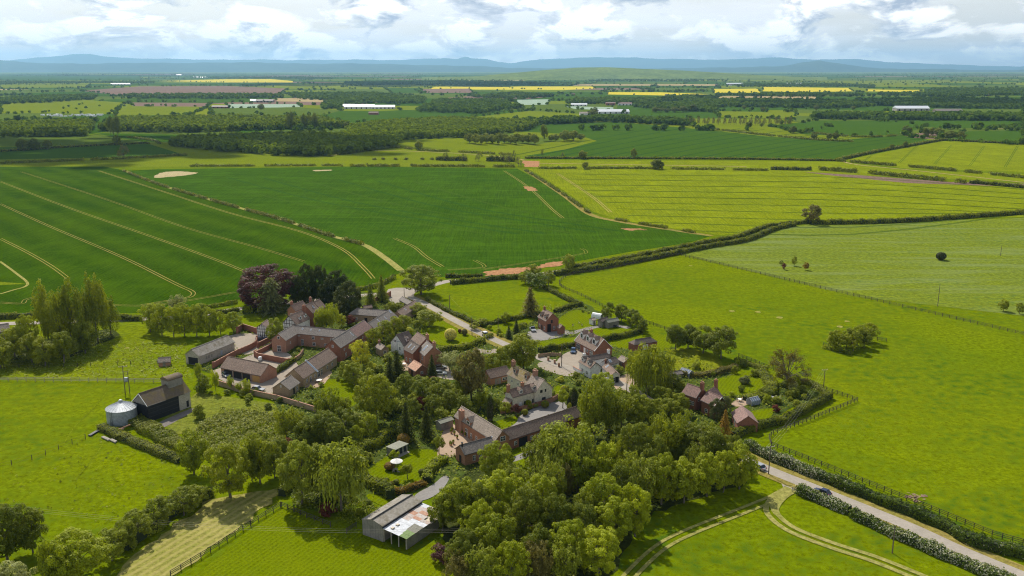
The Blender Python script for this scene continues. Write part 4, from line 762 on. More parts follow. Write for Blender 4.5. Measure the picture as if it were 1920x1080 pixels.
f = w.fr; tx = w.rx0 + .78 * (w.rx1 - w.rx0); mb = MB(); tw, td, z1 = 2.5, 1.7, w.hr + 1.35
mb.box(Fr(f.p(tx, -.5), f.x, f.y), -tw, tw, -td, td, w.hr - 2.0, z1); o = mb.build('hoist_tower', M['greywood'], t)
mb = MB(); g = Fr(f.p(tx, -.5), f.x, f.y); n_ = 9; vs = []
for i in range(n_ + 1):
    th = math.pi * (i / n_); y = -math.cos(th) * (td + .15); z = z1 - .1 + math.sin(th) * 1.0
    vs += [g.p(-tw - .2, y, z), g.p(tw + .2, y, z)]
mb.add(vs, [(2 * i, 2 * i + 1, 2 * i + 3, 2 * i + 2) for i in range(n_)] + [tuple(range(0, 2 * n_ + 2, 2)), tuple(range(2 * n_ + 1, 0, -2))]); mb.build('curved_roof', M['mossroof'], o)
# silo
c = at(230, 790); t = thing('grain_silo', c, 'round galvanised grain silo with ribbed cone roof', 'silo'); mb = MB(); rr = 4.15; prof = []
for k in range(24): prof.append((rr + (.05 if k % 2 else 0), k * 4.4 / 23))
mb.lathe(c, prof, 48); mb.build('drum', M['zincwall'], t)
for k in range(24):
    a0, a1 = 2 * math.pi * k / 24, 2 * math.pi * (k + .94) / 24; mb = MB(); P = lambda r_, a_, z_: c + Vector((r_ * math.cos(a_), r_ * math.sin(a_), z_))
    mb.add([P(rr + .2, a0, 4.35), P(rr + .2, a1, 4.35), P(.4, a1, 6.25), P(.4, a0, 6.25)], [(0, 1, 2, 3)]); mb.tube(P(rr + .2, a0, 4.38), P(.4, a0, 6.28), .06, .05, 5); mb.build('roof_panel', M['zinc'], t)
mb = MB(); mb.lathe(c, [(rr, 4.25), (.3, 6.15)], 24); mb.build('roof_deck', M['zincwall'], t); mb = MB(); mb.lathe(c, [(.55, 6.1), (.55, 6.55), (.3, 6.75), (.05, 6.8)], 12); mb.build('cap', M['zinc'], t)
mb = MB(); d0 = Vector((-.3, -.95, 0)); 
for s_ in (-.25, .25): mb.tube(c + d0 * (rr + .25) + Vector((s_, 0, 0)), c + d0 * (rr + .25) + Vector((s_, 0, 4.5)), .03, .03, 4)
for k in range(11): mb.tube(c + d0 * (rr + .25) + Vector((-.25, 0, .4 * k + .2)), c + d0 * (rr + .25) + Vector((.25, 0, .4 * k + .2)), .02, .02, 4)
mb.build('ladder', M['lead'], t)
# tin barn
t, (w,) = building('tin_barn', 'grey boarded barn with a patchwork tin lean-to in the mown paddock', 'barn', [((697, 973.7), (772.5, 927), (709, 982.5), 4.5, 3.7, M['greywood'], M['asbestos'], dict(half=3.0, over=.12))])
f = w.fr; L = w.rx1 - w.rx0; wy0, wy1, zt, zb_ = w.hw + .15, w.hw + 6.6, 3.15, 2.55
CW = [0, .10, .21, .33, .42, .53, .61, .72, .81, .90, 1.0]; srp = random.Random(8)
for i in range(10):
    js = [0, srp.uniform(.28, .40), srp.uniform(.6, .7), 1.0]
    for j in range(3):
        x0, x1 = w.rx0 + L * CW[i], w.rx0 + L * CW[i + 1]; y0, y1 = wy0 + (wy1 - wy0) * js[j], wy0 + (wy1 - wy0) * js[j + 1]
        m = [['tin', 'tin', 'tingreen'], ['tin', 'tin', 'tingreen'], ['tin', 'tin', 'tindark'], ['tin', 'tin', 'tindark'], ['tinrust', 'tin', 'tin'], ['tinrust', 'rust', 'tinrust'], ['rust', 'tinrust', 'tincream'], ['tinrust', 'rust', 'tincream'], ['tinrust', 'tinrust', 'tincream'], ['tin', 'tinrust', 'tincream']][i][j]
        z = lambda y: zt + (zb_ - zt) * (y - wy0) / (wy1 - wy0) + (.025 if i % 2 else 0) + .012 * j - (.25 if (j == 2 and i > 5) else 0)
        mb = MB(); vs = [f.p(x, y, z(y) + dz) for dz in (-.04, 0) for x, y in ((x0, y0), (x1 + .02, y0), (x1 + .02, y1 + .08), (x0, y1 + .08))]; mb.add(vs, [(3, 2, 1, 0), (4, 5, 6, 7), (0, 1, 5, 4), (1, 2, 6, 5), (2, 3, 7, 6), (3, 0, 4, 7)]); mb.build('roof_sheet', M[m], t)
mb = MB(); mb.box(f, w.rx0 + .2, w.rx0 + L * .55, wy1 - .15, wy1, 0, 2.5); mb.box(f, w.rx0 + L * .55, w.rx1 - .2, wy1 - .16, wy1 - .02, 0, 2.25); mb.build('lean_to_wall', M['greywood'], t)
mb = MB(); mb.box(f, w.rx1 - .3, w.rx1 - .15, wy0, wy1 - .2, 0, 2.2); mb.build('lean_to_end', M['greywood'], t)
for q in (.0, .33, .66, 1.0):
    mb = MB(); y = wy0 + (wy1 - .3 - wy0) * q; mb.box(f, w.rx0 + .15, w.rx0 + .35, y, y + .2, 0, zt - .1 - .55 * q); mb.build('post', M['railpale'], t)
mb = MB(); mb.tube(f.p(w.rx0 - .05, .1, 4.6), f.p(w.rx1 + .05, .1, 4.6), .14, .14, 6); mb.build('ridge_cap', M['lead'], t)
for q in (.22, .42):
    mb = MB(); mb.box(Fr(f.p(w.rx0 + L * (.10 if q < .3 else .22), wy0 + 1.6), f.x, f.y), -.35, .35, -.3, .3, zt - .3, zt + .1); mb.build('roof_light', M['tincream'], t)
mb = MB(); mb.box(f, w.rx0 + .1, w.rx1 - .1, w.hw - .12, w.hw + .02, 3.1, 3.55); mb.build('clerestory', M['lead'], t)
FOOT.append((Fr(f.p(0, 5), f.x, f.y), L / 2, 4))
# summerhouse
q = [at(724.6, 838.5, 2.3), at(738, 842.7, 2.3), at(763, 831, 2.3), at(749, 827.6, 2.3)]; c = sum(q, Vector()) / 4; c.z = 0
t = thing('summerhouse', c, 'grey garden summerhouse with flat sloping roof beside the parasol lawn', 'summerhouse'); dx = (q[2] - q[1]); Lx = dx.length; dx.normalize(); f = Fr(c, dx); hw = 1.5; hl = Lx / 2
if f.y.y > 0: f.y = -f.y
mb = MB(); mb.box(f, -hl, hl, -hw, hw + .5, 2.25, 2.42); mb.build('roof', M['felt'], t); mb = MB(); mb.box(f, -hl + .15, hl - .15, -hw + .1, -hw + .25, 0, 2.25); mb.box(f, -hl + .15, -hl + .3, -hw + .25, hw, 0, 2.25); mb.box(f, hl - .3, hl - .15, -hw + .25, hw, 0, 2.25); mb.build('wall', M['greywood'], t)
mb = MB(); mb.box(f, -hl, hl, -hw, hw + .9, -.05, .12); mb.build('deck', M['railpale'], t)
for k in range(4):
    x = -hl + .2 + (2 * hl - .5) * k / 3; mb = MB(); mb.box(f, x, x + .12, hw - .05, hw + .07, .12, 2.25); mb.build('post', M['paint'], t)
mb = MB(); mb.box(f, -hl + .3, hl - .3, hw - .5, hw - .42, .12, 2.1); mb.build('glazing', M['glass'], t); FOOT.append((f, hl, hw + .5))
# greenhouses and polytunnel
def greenhouse(px, py, l, wd, h, ang, label):
    c = at(px, py); t = thing('greenhouse', c, label, 'greenhouse'); f = Fr(c, (math.cos(ang), math.sin(ang), 0)); e = h * .6; mb = MB()
    for sd in (-1, 1):
        mb.add([f.p(-l, sd * wd, e), f.p(l, sd * wd, e), f.p(l, 0, h), f.p(-l, 0, h)], [(0, 1, 2, 3)]); mb.add([f.p(-l, sd * wd, 0), f.p(l, sd * wd, 0), f.p(l, sd * wd, e), f.p(-l, sd * wd, e)], [(0, 1, 2, 3)])
        mb.add([f.p(sd * l, -wd, 0), f.p(sd * l, wd, 0), f.p(sd * l, wd, e), f.p(sd * l, 0, h), f.p(sd * l, -wd, e)], [(0, 1, 2, 3, 4)])
    mb.build('glass_skin', M['skyglass'], t); mb = MB()
    for k in range(5):
        x = -l + 2 * l * k / 4
        for sd in (-1, 1): mb.tube(f.p(x, sd * (wd + .02), 0), f.p(x, sd * (wd + .02), e), .04, .04, 4); mb.tube(f.p(x, sd * (wd + .02), e + .03), f.p(x, 0, h + .04), .04, .04, 4)
    mb.tube(f.p(-l, 0, h + .04), f.p(l, 0, h + .04), .05, .05, 4); mb.build('frame', M['paint'], t); FOOT.append((f, l, wd))
greenhouse(1287, 704, 2.0, 1.3, 2.3, 2.3, 'small glass greenhouse at the end of the dry lawn'); greenhouse(1412, 757, 1.7, 1.2, 2.2, .5, 'small glass greenhouse beside the cottage terrace')
c = at(1120, 596); t = thing('polytunnel', c, 'white rounded polytunnel beside the laurels', 'polytunnel'); f = Fr(c, (.8, -.6, 0)); mb = MB(); vs = []
for i in range(9): th = math.pi * i / 8; vs += [f.p(-2.2, 1.3 * math.cos(th), 2.1 * math.sin(th)), f.p(2.2, 1.3 * math.cos(th), 2.1 * math.sin(th))]
mb.add(vs, [(2 * i, 2 * i + 1, 2 * i + 3, 2 * i + 2) for i in range(8)] + [tuple(range(0, 18, 2)), tuple(range(17, 0, -2))]); mb.build('cover', M['poly'], t); mb = MB(); mb.box(Fr(f.p(2.2, 0), f.y, f.x), -.4, .4, 0, .05, 0, 1.7); mb.build('door', M['lead'], t)

# far sheds and houses
def far_building(px, py, wpx, h, dm, wm, rm, label, ang=0.0, group=None, slope=.22):
    c = at(px, py); L = wpx * depth(c) / FPX; t = thing('farm_building' if L > 25 else 'house', c, label, 'building' if L > 25 else 'house', group); f = Fr(c, (math.cos(ang), math.sin(ang), 0)); mb = MB(); mb.box(f, -L / 2, L / 2, 0, dm, 0, h); mb.build('wall', wm, t)
    mb = MB(); hr = h + dm * slope; mb.add([f.p(x, y, z) for x in (-L / 2 - .4, L / 2 + .4) for y, z in ((-.4, h - .1), (dm / 2, hr), (dm + .4, h - .1), (dm / 2, h + .02))], [(0, 1, 5, 4), (1, 2, 6, 5), (0, 3, 1), (1, 3, 2), (4, 5, 7), (5, 6, 7), (2, 3, 7, 6), (3, 0, 4, 7)]); mb.build('roof', rm, t)
    n = max(2, int(L / 9)) 
    for k in range(min(n, 6)):
        u = -L / 2 + L * (k + .5) / min(n, 6); mb = MB(); mb.box(f, u - (1.6 if L > 25 else .5), u + (1.6 if L > 25 else .5), -.06, .03, (.1 if L > 25 else 1.0), (h * .7 if L > 25 else 2.3)); mb.build('door' if L > 25 else 'window', M['dark'] if L > 25 else M['glass'], t)
WHT = M['poly']; FB = far_building
FB(673, 204, 56, 5, 26, M['white'], WHT, 'wide white-roofed glasshouse block beyond the plantation'); FB(718, 204, 44, 4.5, 22, M['white'], WHT, 'second white-roofed block beside the wide glasshouse', .05); FB(652, 201, 24, 4, 18, M['white'], WHT, 'small white-roofed block beside the glasshouses')
FB(1150, 213, 62, 4.5, 22, M['white'], WHT, 'long white-roofed poultry house among the hedgerow trees', .10); FB(1098, 216, 22, 4, 14, M['white'], M['palet'], 'short pale shed beside the long poultry house'); FB(1086, 198.5, 30, 3.5, 16, M['white'], WHT, 'thin white shed behind the poultry house'); FB(1172, 197.5, 26, 5, 14, M['white'], M['redtile'], 'white-walled farm with red roof behind the poultry house'); FB(1145, 197.5, 18, 6, 12, M['brick'], M['redtile'], 'red-roofed farmhouse beside the white-walled farm')
FB(1712, 208, 62, 6, 26, M['block'], WHT, 'big pale-roofed barn before the dark wood'); FB(1780, 211, 50, 4, 20, M['greywood'], M['slate'], 'grey-roofed shed beside the big pale barn')
FB(412, 203, 30, 4, 14, M['brick'], M['slate'], 'dark-roofed barn beside the pale crop cover'); FB(496, 192, 32, 5, 18, M['greywood'], M['slate'], 'grey farm shed beside the brown stubble'); FB(474, 191, 10, 5, 12, M['white'], WHT, 'small white shed beside the grey farm shed'); FB(700, 215, 18, 4, 12, M['brick'], M['tile'], 'brown barn at the edge of the dark green crop'); FB(375, 146, 26, 6, 20, M['white'], WHT, 'far white shed beyond the rape field'); FB(225, 159, 36, 5, 24, M['white'], WHT, 'long far white shed beyond the brown field'); FB(335, 141.5, 10, 8, 20, M['white'], WHT, 'far small white shed below the hills'); FB(1380, 159, 34, 6, 26, M['block'], WHT, 'far pale shed above the rape fields'); FB(1490, 159, 30, 6, 24, M['block'], WHT, 'far grey shed above the rape fields')
for i, (x, y) in enumerate([(72, 184), (84, 184.5), (150, 183), (160, 183.5), (845, 199), (858, 199.5), (870, 199), (835, 200), (1250, 181), (1300, 181.5), (1850, 180), (1370, 160.5), (1345, 160.5), (1720, 178), (1075, 179)]): FB(x, y, random.uniform(8, 13) * (1 if y > 182 else .6), 5.0, 8.0, M['white'] if i % 2 else M['brick'], M['tile'], 'tiny far house among the hedgerow trees', random.uniform(-.3, .3), 'far houses', .45)
for i in range(46):   # caravan park beyond the plantation
    x = random.uniform(78, 192); y = random.uniform(215.4, 219.2); c = at(x, y); f = Fr(c, (math.cos(i * .7), math.sin(i * .7), 0)); mb = MB(); mb.box(f, -3.4, 3.4, -1.3, 1.3, .4, 2.7); mb.box(f, -3.1, 3.1, -1.1, 1.1, 2.7, 2.95)
    tag(mb.build('caravan', M['poly'], None, False, c), 'white caravan parked in the row beyond the plantation', 'caravan', 'parked caravans')
# ------------------------------------------------------------------ foliage
def unit(a): return a / np.maximum(np.linalg.norm(a, axis=-1, keepdims=True), 1e-9)
def quads(P, Nn, S, aspect=1.0, r=rng, axis=None):
    """one rhombic leaf or leaf spray per point"""
    n = len(P); Nn = unit(Nn)
    a = unit(np.cross(Nn, r.normal(size=(n, 3)))) if axis is None else unit(axis - (axis * Nn).sum(1, keepdims=True) * Nn)
    b = np.cross(Nn, a); S = np.asarray(S).reshape(-1, 1)
    V = np.stack([P + a * S, P + b * S * aspect, P - a * S, P - b * S * aspect], 1).reshape(-1, 3)
    return V, np.arange(4 * n).reshape(n, 4)
def crown_broad(seed, nc=60, nl=62, zc=0.54, rz=0.46, rx=0.5, cr=(0.085, 0.16), leaf=0.026, flat=0.75, power=0.38, droop=0.0):
    r = np.random.default_rng(seed); d = unit(r.normal(size=(nc, 3))); rad = r.random(nc) ** power
    C = d * rad[:, None] * np.array([rx * 0.84, rx * 0.84, rz * 0.86]) + np.array([0, 0, zc])
    lob = 1 + 0.16 * np.sin(np.arctan2(d[:, 1], d[:, 0]) * 3 + seed) ; C[:, :2] *= lob[:, None]
    q = r.uniform(cr[0], cr[1], nc); ct = r.random(nc)
    P, Nm, S, T = [], [], [], []
    for k in range(nc):
        m = int(nl * (q[k] / np.mean(cr)) ** 2) + 6
        e = unit(r.normal(size=(m, 3)) + np.array([0, 0, 0.25]) + d[k] * 0.35)
        p = C[k] + e * q[k] * np.array([1, 1, flat]) * r.uniform(0.72, 1.08, (m, 1))
        if droop: p[:, 2] -= droop * r.random(m) ** 2
        P.append(p); Nm.append(unit(e + r.normal(size=(m, 3)) * 0.38 + np.array([0, 0, 0.45]))); S.append(leaf * r.uniform(0.65, 1.4, m))
        T.append(np.clip(ct[k] * 0.55 + 0.45 * r.random(m), 0, 1))
    P = np.concatenate(P); ok = P[:, 2] > 0.03
    return P[ok], np.concatenate(Nm)[ok], np.concatenate(S)[ok], np.concatenate(T)[ok], C
def trunk_mesh(seed, C, r0=0.022, zb=0.25, nl=12, mats=None, lean=0.03):
    r = np.random.default_rng(seed); mb = MB(); t0 = Vector((0, 0, -0.02)); t1 = Vector((r.normal() * lean, r.normal() * lean, zb)); t2 = Vector((r.normal() * lean, r.normal() * lean, zb + 0.28))
    mb.tube(t0, t1, r0 * 1.25, r0 * 0.85, 7); mb.tube(t1, t2, r0 * 0.85, r0 * 0.45, 7)
    for k in r.permutation(len(C))[:nl]:
        c = Vector(C[k]); f = r.uniform(0.1, 0.9); s = t1.lerp(t2, f); m = s.lerp(c, 0.5) + Vector((0, 0, 0.02))
        mb.tube(s, m, r0 * 0.4, r0 * 0.27, 5); mb.tube(m, c, r0 * 0.27, r0 * 0.08, 5)
    return mb
def mk(name, P, Nm, S, T, seed, aspect=0.62, axis=None):
    V, F4 = quads(P, Nm, S, aspect, np.random.default_rng(seed), axis); return np_mesh(name, V, F4, T, [None])
PROTO = {}
def proto(kind):
    if kind in PROTO: return PROTO[kind]
    base, var = kind.rsplit('_', 1); s = 100 + int(var) * 17 + sum(map(ord, base)); r = np.random.default_rng(s); tm = None
    if base == 'broad':
        P, Nm, S, T, C = crown_broad(s, 74, 96, cr=(0.07, 0.135), leaf=0.0215, power=0.22, flat=0.8); tm = trunk_mesh(s, C)
    elif base == 'grand':
        P, Nm, S, T, C = crown_broad(s, 150, 88, cr=(0.045, 0.095), leaf=0.0150, power=0.22, flat=0.8); tm = trunk_mesh(s, C)
    elif base == 'dome':
        P, Nm, S, T, C = crown_broad(s, 250, 62, zc=0.44, rz=0.56, cr=(0.045, 0.085), leaf=0.0150, power=0.2, flat=0.8); tm = trunk_mesh(s, C)
    elif base == 'round':
        P, Nm, S, T, C = crown_broad(s, 66, 72, zc=0.53, rz=0.47, rx=0.5, cr=(0.07, 0.13), leaf=0.0225, power=0.22); tm = trunk_mesh(s, C)
    elif base == 'airy':
        P, Nm, S, T, C = crown_broad(s, 90, 46, zc=0.56, rz=0.44, cr=(0.05, 0.11), leaf=0.021, flat=1.1, power=0.45, droop=0.06); tm = trunk_mesh(s, C, 0.016, 0.3, 20)
    elif base == 'poplar':
        P, Nm, S, T, C = crown_broad(s, 110, 42, zc=0.54, rz=0.46, rx=0.5, cr=(0.05, 0.10), leaf=0.019, flat=1.5, power=0.5); k = 1 - 0.35 * np.clip((P[:, 2] - 0.5) / 0.5, 0, 1); P[:, :2] *= k[:, None]; C[:, :2] *= 0.7; tm = trunk_mesh(s, C, 0.02, 0.3, 16)
    elif base == 'weep':
        P, Nm, S, T, C = crown_broad(s, 70, 40, zc=0.60, rz=0.40, cr=(0.07, 0.13), leaf=0.024, power=0.33)
        ns = 210; d = unit(r.normal(size=(ns, 3))); d[:, 2] = np.abs(d[:, 2]) * 0.6; rad = r.uniform(0.55, 1.0, (ns, 1)); top = d * rad * np.array([0.49, 0.49, 0.34]) + np.array([0, 0, 0.60])
        ln = r.uniform(0.2, 0.5, ns); pp = []; tt = []
        for k in range(ns):
            m = 13; t = np.linspace(0, 1, m)[:, None]; q = top[k] + np.array([[0, 0, -1.0]]) * ln[k] * t + d[k] * np.array([1, 1, 0]) * 0.05 * np.sqrt(t); pp.append(q + r.normal(size=(m, 3)) * 0.008); tt.append(np.full(m, r.random()))
        pp = np.concatenate(pp); ok = pp[:, 2] > 0.06; pp = pp[ok]; tt = np.concatenate(tt)[ok]
        n2 = pp - np.array([0, 0, 0.5]); n2[:, 2] = 0.2
        V1, F1 = quads(P, Nm, S, 0.6, r); V2, F2 = quads(pp, n2 + r.normal(size=pp.shape) * 0.2, np.full(len(pp), 0.03), 0.35, r, np.tile([0.0, 0.0, 1.0], (len(pp), 1)))
        me = np_mesh('crown', np.concatenate([V1, V2]), np.concatenate([F1, F2 + len(V1)]), np.concatenate([T, tt]), [None])
        PROTO[kind] = (me, trunk_mesh(s, C, 0.02, 0.3, 14)); return tm_fix(kind)
    elif base in ('conifer', 'cedar'):
        nw = 26 if base == 'conifer' else 13; P, Nm, S, T, AX = [], [], [], [], []; C = []
        for i in range(nw):
            z = 0.06 + 0.92 * (i / nw) ** 0.92; rr = (0.5 * (1 - z) ** 0.85 + 0.015) * r.uniform(0.8, 1.08) if base == 'conifer' else 0.5 * (1 - 0.75 * z ** 1.6) * r.uniform(0.65, 1.1)
            nb = int(6 + 20 * rr)
            for b_ in range(nb):
                a = 2 * math.pi * (b_ / nb) + r.random() * 0.6; L = rr * r.uniform(0.7, 1.1); m = max(5, int(L * 46)); t = np.linspace(0.12, 1, m)
                x = np.cos(a) * t * L; y = np.sin(a) * t * L; zz_ = z - 0.16 * t * t * L + 0.05 * t * L
                p = np.stack([x, y, zz_], 1) + r.normal(size=(m, 3)) * np.array([0.018, 0.018, 0.010]); P.append(p)
                Nm.append(np.stack([np.cos(a) * 0.4 + 0 * t, np.sin(a) * 0.4 + 0 * t, 0.9 + 0 * t], 1) + r.normal(size=(m, 3)) * 0.45); S.append((0.034 if base == 'conifer' else 0.04) * r.uniform(0.7, 1.3, m)); T.append(np.clip(0.2 + 0.5 * t + 0.3 * r.random(m), 0, 1)); AX.append(np.tile([np.cos(a), np.sin(a), -0.3], (m, 1)))
        P, Nm, S, T, AX = map(np.concatenate, (P, Nm, S, T, AX)); mb = MB(); mb.tube((0, 0, -0.02), (0, 0, 0.95), 0.02, 0.004, 7)
        PROTO[kind] = (mk('crown', P, Nm, S, T, s, 0.45, AX), mb); return tm_fix(kind)
    elif base == 'column':
        n = 2600; a = r.random(n) * 2 * math.pi; z = r.random(n) * 0.97 + 0.02; R0 = 0.5 * np.clip(np.minimum(1.0, (z + 0.12) * 3), 0, 1) * np.sqrt(np.clip(1 - z ** 2.6, 0, 1)) * (1 + 0.10 * np.sin(a * 5 + z * 9))
        P = np.stack([np.cos(a) * R0, np.sin(a) * R0, z], 1) * (1 + r.normal(size=(n, 1)) * 0.04) ; Nm = np.stack([np.cos(a), np.sin(a), 0.5 + 0 * a], 1) + r.normal(size=(n, 3)) * 0.3; S = 0.034 * r.uniform(0.7, 1.3, n); T = r.random(n)
        mb = MB(); mb.tube((0, 0, -0.02), (0, 0, 0.5), 0.05, 0.02, 6); mb.lathe((0, 0, 0.02), [(0.34, 0.0), (0.42, 0.25), (0.36, 0.6), (0.1, 0.9)], 10)
        PROTO[kind] = (mk('crown', P, Nm, S, T, s, 0.5), mb); return tm_fix(kind)
    elif base in ('shrub', 'mound'):
        P, Nm, S, T, C = crown_broad(s, 42, 44, zc=0.42, rz=0.56, rx=0.52, cr=(0.11, 0.2), leaf=0.040, power=0.3); tm = trunk_mesh(s, C, 0.03, 0.1, 8)
    elif base == 'ball':
        n = 1900; e = unit(r.normal(size=(n, 3))); P = e * np.array([0.5, 0.5, 0.5]) * r.uniform(0.93, 1.03, (n, 1)) + np.array([0, 0, 0.5]); Nm = e + r.normal(size=(n, 3)) * 0.3; S = 0.042 * r.uniform(0.7, 1.3, n); T = r.random(n)
        mb = MB(); mb.lathe((0, 0, 0.0), [(0.2, 0.02), (0.4, 0.2), (0.46, 0.5), (0.36, 0.8), (0.1, 0.94)], 12)
        PROTO[kind] = (mk('crown', P, Nm, S, T, s, 0.7), mb); return tm_fix(kind)
    elif base == 'lolly':
        P, Nm, S, T, C = crown_broad(s, 44, 44, zc=0.68, rz=0.31, rx=0.5, cr=(0.1, 0.16), leaf=0.034, power=0.25); tm = trunk_mesh(s, C, 0.03, 0.4, 8)
    elif base == 'bare':
        mb = MB(); tips = []; hub = Vector((0, 0, .27)); mb.tube((0, 0, -.02), hub, .026, .019, 7)
        def spread(d, k):
            v = Vector(r.normal(size=3)) * k + d; return v.normalized()
        for a_ in range(17):
            d0 = unit(r.normal(size=3)); d0 = Vector((d0[0], d0[1], abs(d0[2]) * 1.1 - .12)).normalized(); e0 = hub + Vector((d0.x * .23, d0.y * .23, d0.z * .36)) * r.uniform(.8, 1.1); s0 = hub - Vector((0, 0, .1 * r.random())); mb.tube(s0, e0, .010, .006, 5, False)
            for b_ in range(5):
                d1 = spread(d0, .38); e1 = e0 + Vector((d1.x * .16, d1.y * .16, d1.z * .22)) * r.uniform(.7, 1.15); mb.tube(e0, e1, .005, .003, 4, False)
                for c_ in range(5):
                    d2 = spread(d1, .5); e2 = e1 + Vector((d2.x * .11, d2.y * .11, d2.z * .15)) * r.uniform(.6, 1.2); mb.tube(e1, e2, .003, .0015, 3, False); tips += [e2, e1.lerp(e2, .5)]
        tp = np.array([tuple(t) for t in tips]); k = np.array([.5 / np.abs(tp[:, :2]).max()] * 2 + [1.0 / tp[:, 2].max()]); mb.v = [tuple(np.array(v) * k) for v in mb.v]; tp = tp * k
        P = np.repeat(tp, 8, 0) + r.normal(size=(len(tp) * 8, 3)) * 0.018; Nm = r.normal(size=P.shape) + np.array([0, 0, 0.6]); S = 0.0105 * r.uniform(0.6, 1.4, len(P)); T = r.random(len(P)); tm = mb
    PROTO[kind] = (mk('crown', P, Nm, S, T, s), tm); return tm_fix(kind)
BARK = surf('bark', (0.10, 0.085, 0.065), (0.17, 0.145, 0.11), 3.0, 0.9)
def tm_fix(kind):
    me, mb = PROTO[kind]; t = bpy.data.meshes.new('trunk'); t.from_pydata(mb.v, [], mb.f); t.materials.append(BARK); PROTO[kind] = (me, t); return PROTO[kind]
LF = {k: leafmat('leaf_' + k, *v, spec=0.0 if k in ('farwood', 'plantation') else .22, kf=(1.6, 1.3, .9) if k in ('mid', 'dark', 'fresh', 'hedge', 'bramble') else (1.3, 1.3, .9)) for k, v in {
 'fresh': ((0.095, 0.158, 0.003), (0.300, 0.400, 0.008)), 'mid': ((0.072, 0.118, 0.004), (0.230, 0.300, 0.010)), 'dark': ((0.046, 0.084, 0.005), (0.165, 0.225, 0.016)),
 'olive': ((0.105, 0.125, 0.008), (0.270, 0.305, 0.030)), 'yellowgreen': ((0.120, 0.150, 0.003), (0.315, 0.350, 0.010)), 'evergreen': ((0.014, 0.028, 0.005), (0.075, 0.088, 0.010)), 'bronze': ((0.090, 0.080, 0.008), (0.220, 0.175, 0.020)),
 'copper': ((0.040, 0.014, 0.016), (0.150, 0.058, 0.066)), 'bluegreen': ((0.045, 0.060, 0.024), (0.155, 0.165, 0.075)), 'golden': ((0.17, 0.23, 0.01), (0.50, 0.46, 0.03)), 'cream': ((0.55, 0.46, 0.12), (0.80, 0.70, 0.30)),
 'blossom': ((0.06, 0.10, 0.01), (0.20, 0.24, 0.05), (0.74, 0.72, 0.62)), 'silver': ((0.16, 0.18, 0.075), (0.36, 0.37, 0.20)), 'red': ((0.060, 0.014, 0.014), (0.190, 0.050, 0.040)), 'russet': ((0.12, 0.075, 0.010), (0.32, 0.20, 0.03)), 'brownish': ((0.105, 0.092, 0.026), (0.215, 0.190, 0.066)), 'hedge': ((0.044, 0.080, 0.005), (0.165, 0.215, 0.014)), 'farwood': ((0.042, 0.080, 0.014), (0.105, 0.160, 0.026)), 'plantation': ((0.090, 0.130, 0.012), (0.150, 0.195, 0.020)), 'bramble': ((0.080, 0.120, 0.010), (0.215, 0.270, 0.055)), 'hawthorn': ((0.045, 0.080, 0.006), (0.150, 0.195, 0.020), (0.54, 0.53, 0.38))}.items()}
cnt = {}
def set_mat(o, m):
    o.material_slots[0].link = 'OBJECT'; o.material_slots[0].material = m
def plant(base, leaf, bx, by, ty, wpx, label, cat='tree', group=None, name=None, nv=3, parts=True, rot=None):
    g = at(bx, by); dpt = depth(g); H = max(0.4, height_to(g, ty)); Wd = wpx * dpt / FPX
    if base == 'broad' and wpx > 72: base = 'grand'
    i = cnt.get(base, 0); cnt[base] = i + 1; me, tr = proto('%s_%d' % (base, i % nv))
    nm = name or cat.replace(' ', '_'); sxy = Wd
    if parts:
        t = thing(nm, g, label, cat, group)
        c = link('crown' if cat == 'tree' else 'foliage', me, t); k = link('trunk' if cat == 'tree' else 'stem', tr, t)
    else:
        c = tag(link(nm, me, None, g), label, cat, group); k = None
    rz = random.uniform(0, 6.28) if rot is None else rot
    set_mat(c, LF[leaf])
    for o in (c, k):
        if o is None: continue
        o.scale = (sxy * random.uniform(0.93, 1.07), sxy * random.uniform(0.93, 1.07), H); o.rotation_euler = (0, 0, rz)
    return c

TREES = []   # (base, leaf, label, group, [(bx, by, ty, w), ...])
def T(base, leaf, label, group, pts, cat='tree', name=None):
    for p in pts: plant(base, leaf, *p, label, cat, group if len(pts) > 1 else None, name)
# poplars and scrub at the left
T('poplar', 'mid', 'tall upright poplar in the clump beside the wheat field', 'poplars by the wheat field', [(92, 652, 524, 66), (138, 655, 516, 66), (184, 640, 511, 66), (160, 648, 538, 56), (115, 660, 540, 60), (208, 628, 556, 50)], name='poplar_tree')
T('broad', 'mid', 'bushy broadleaf tree at the foot of the poplars', 'trees at the foot of the poplars', [(28, 672, 612, 58), (60, 680, 622, 50), (0, 690, 632, 60), (120, 680, 620, 55), (160, 662, 600, 50), (85, 685, 632, 50)])
T('broad', 'yellowgreen', 'yellow-green tree on the edge of the poplar clump', None, [(54, 668, 590, 46)])
T('round', 'yellowgreen', 'yellow-green tree in the planted row beside the asbestos-roofed barn', 'planted row beside the barn', [(282, 622, 568, 42), (304, 629, 570, 40), (326, 631, 572, 40), (346, 630, 571, 40), (369, 630, 570, 42), (393, 629, 574, 40), (414, 626, 582, 34), (438, 622, 584, 34), (295, 612, 566, 40), (340, 612, 566, 40), (378, 612, 568, 38)])
T('airy', 'silver', 'greyish blossoming tree behind the planted row', None, [(335, 590, 550, 42)])
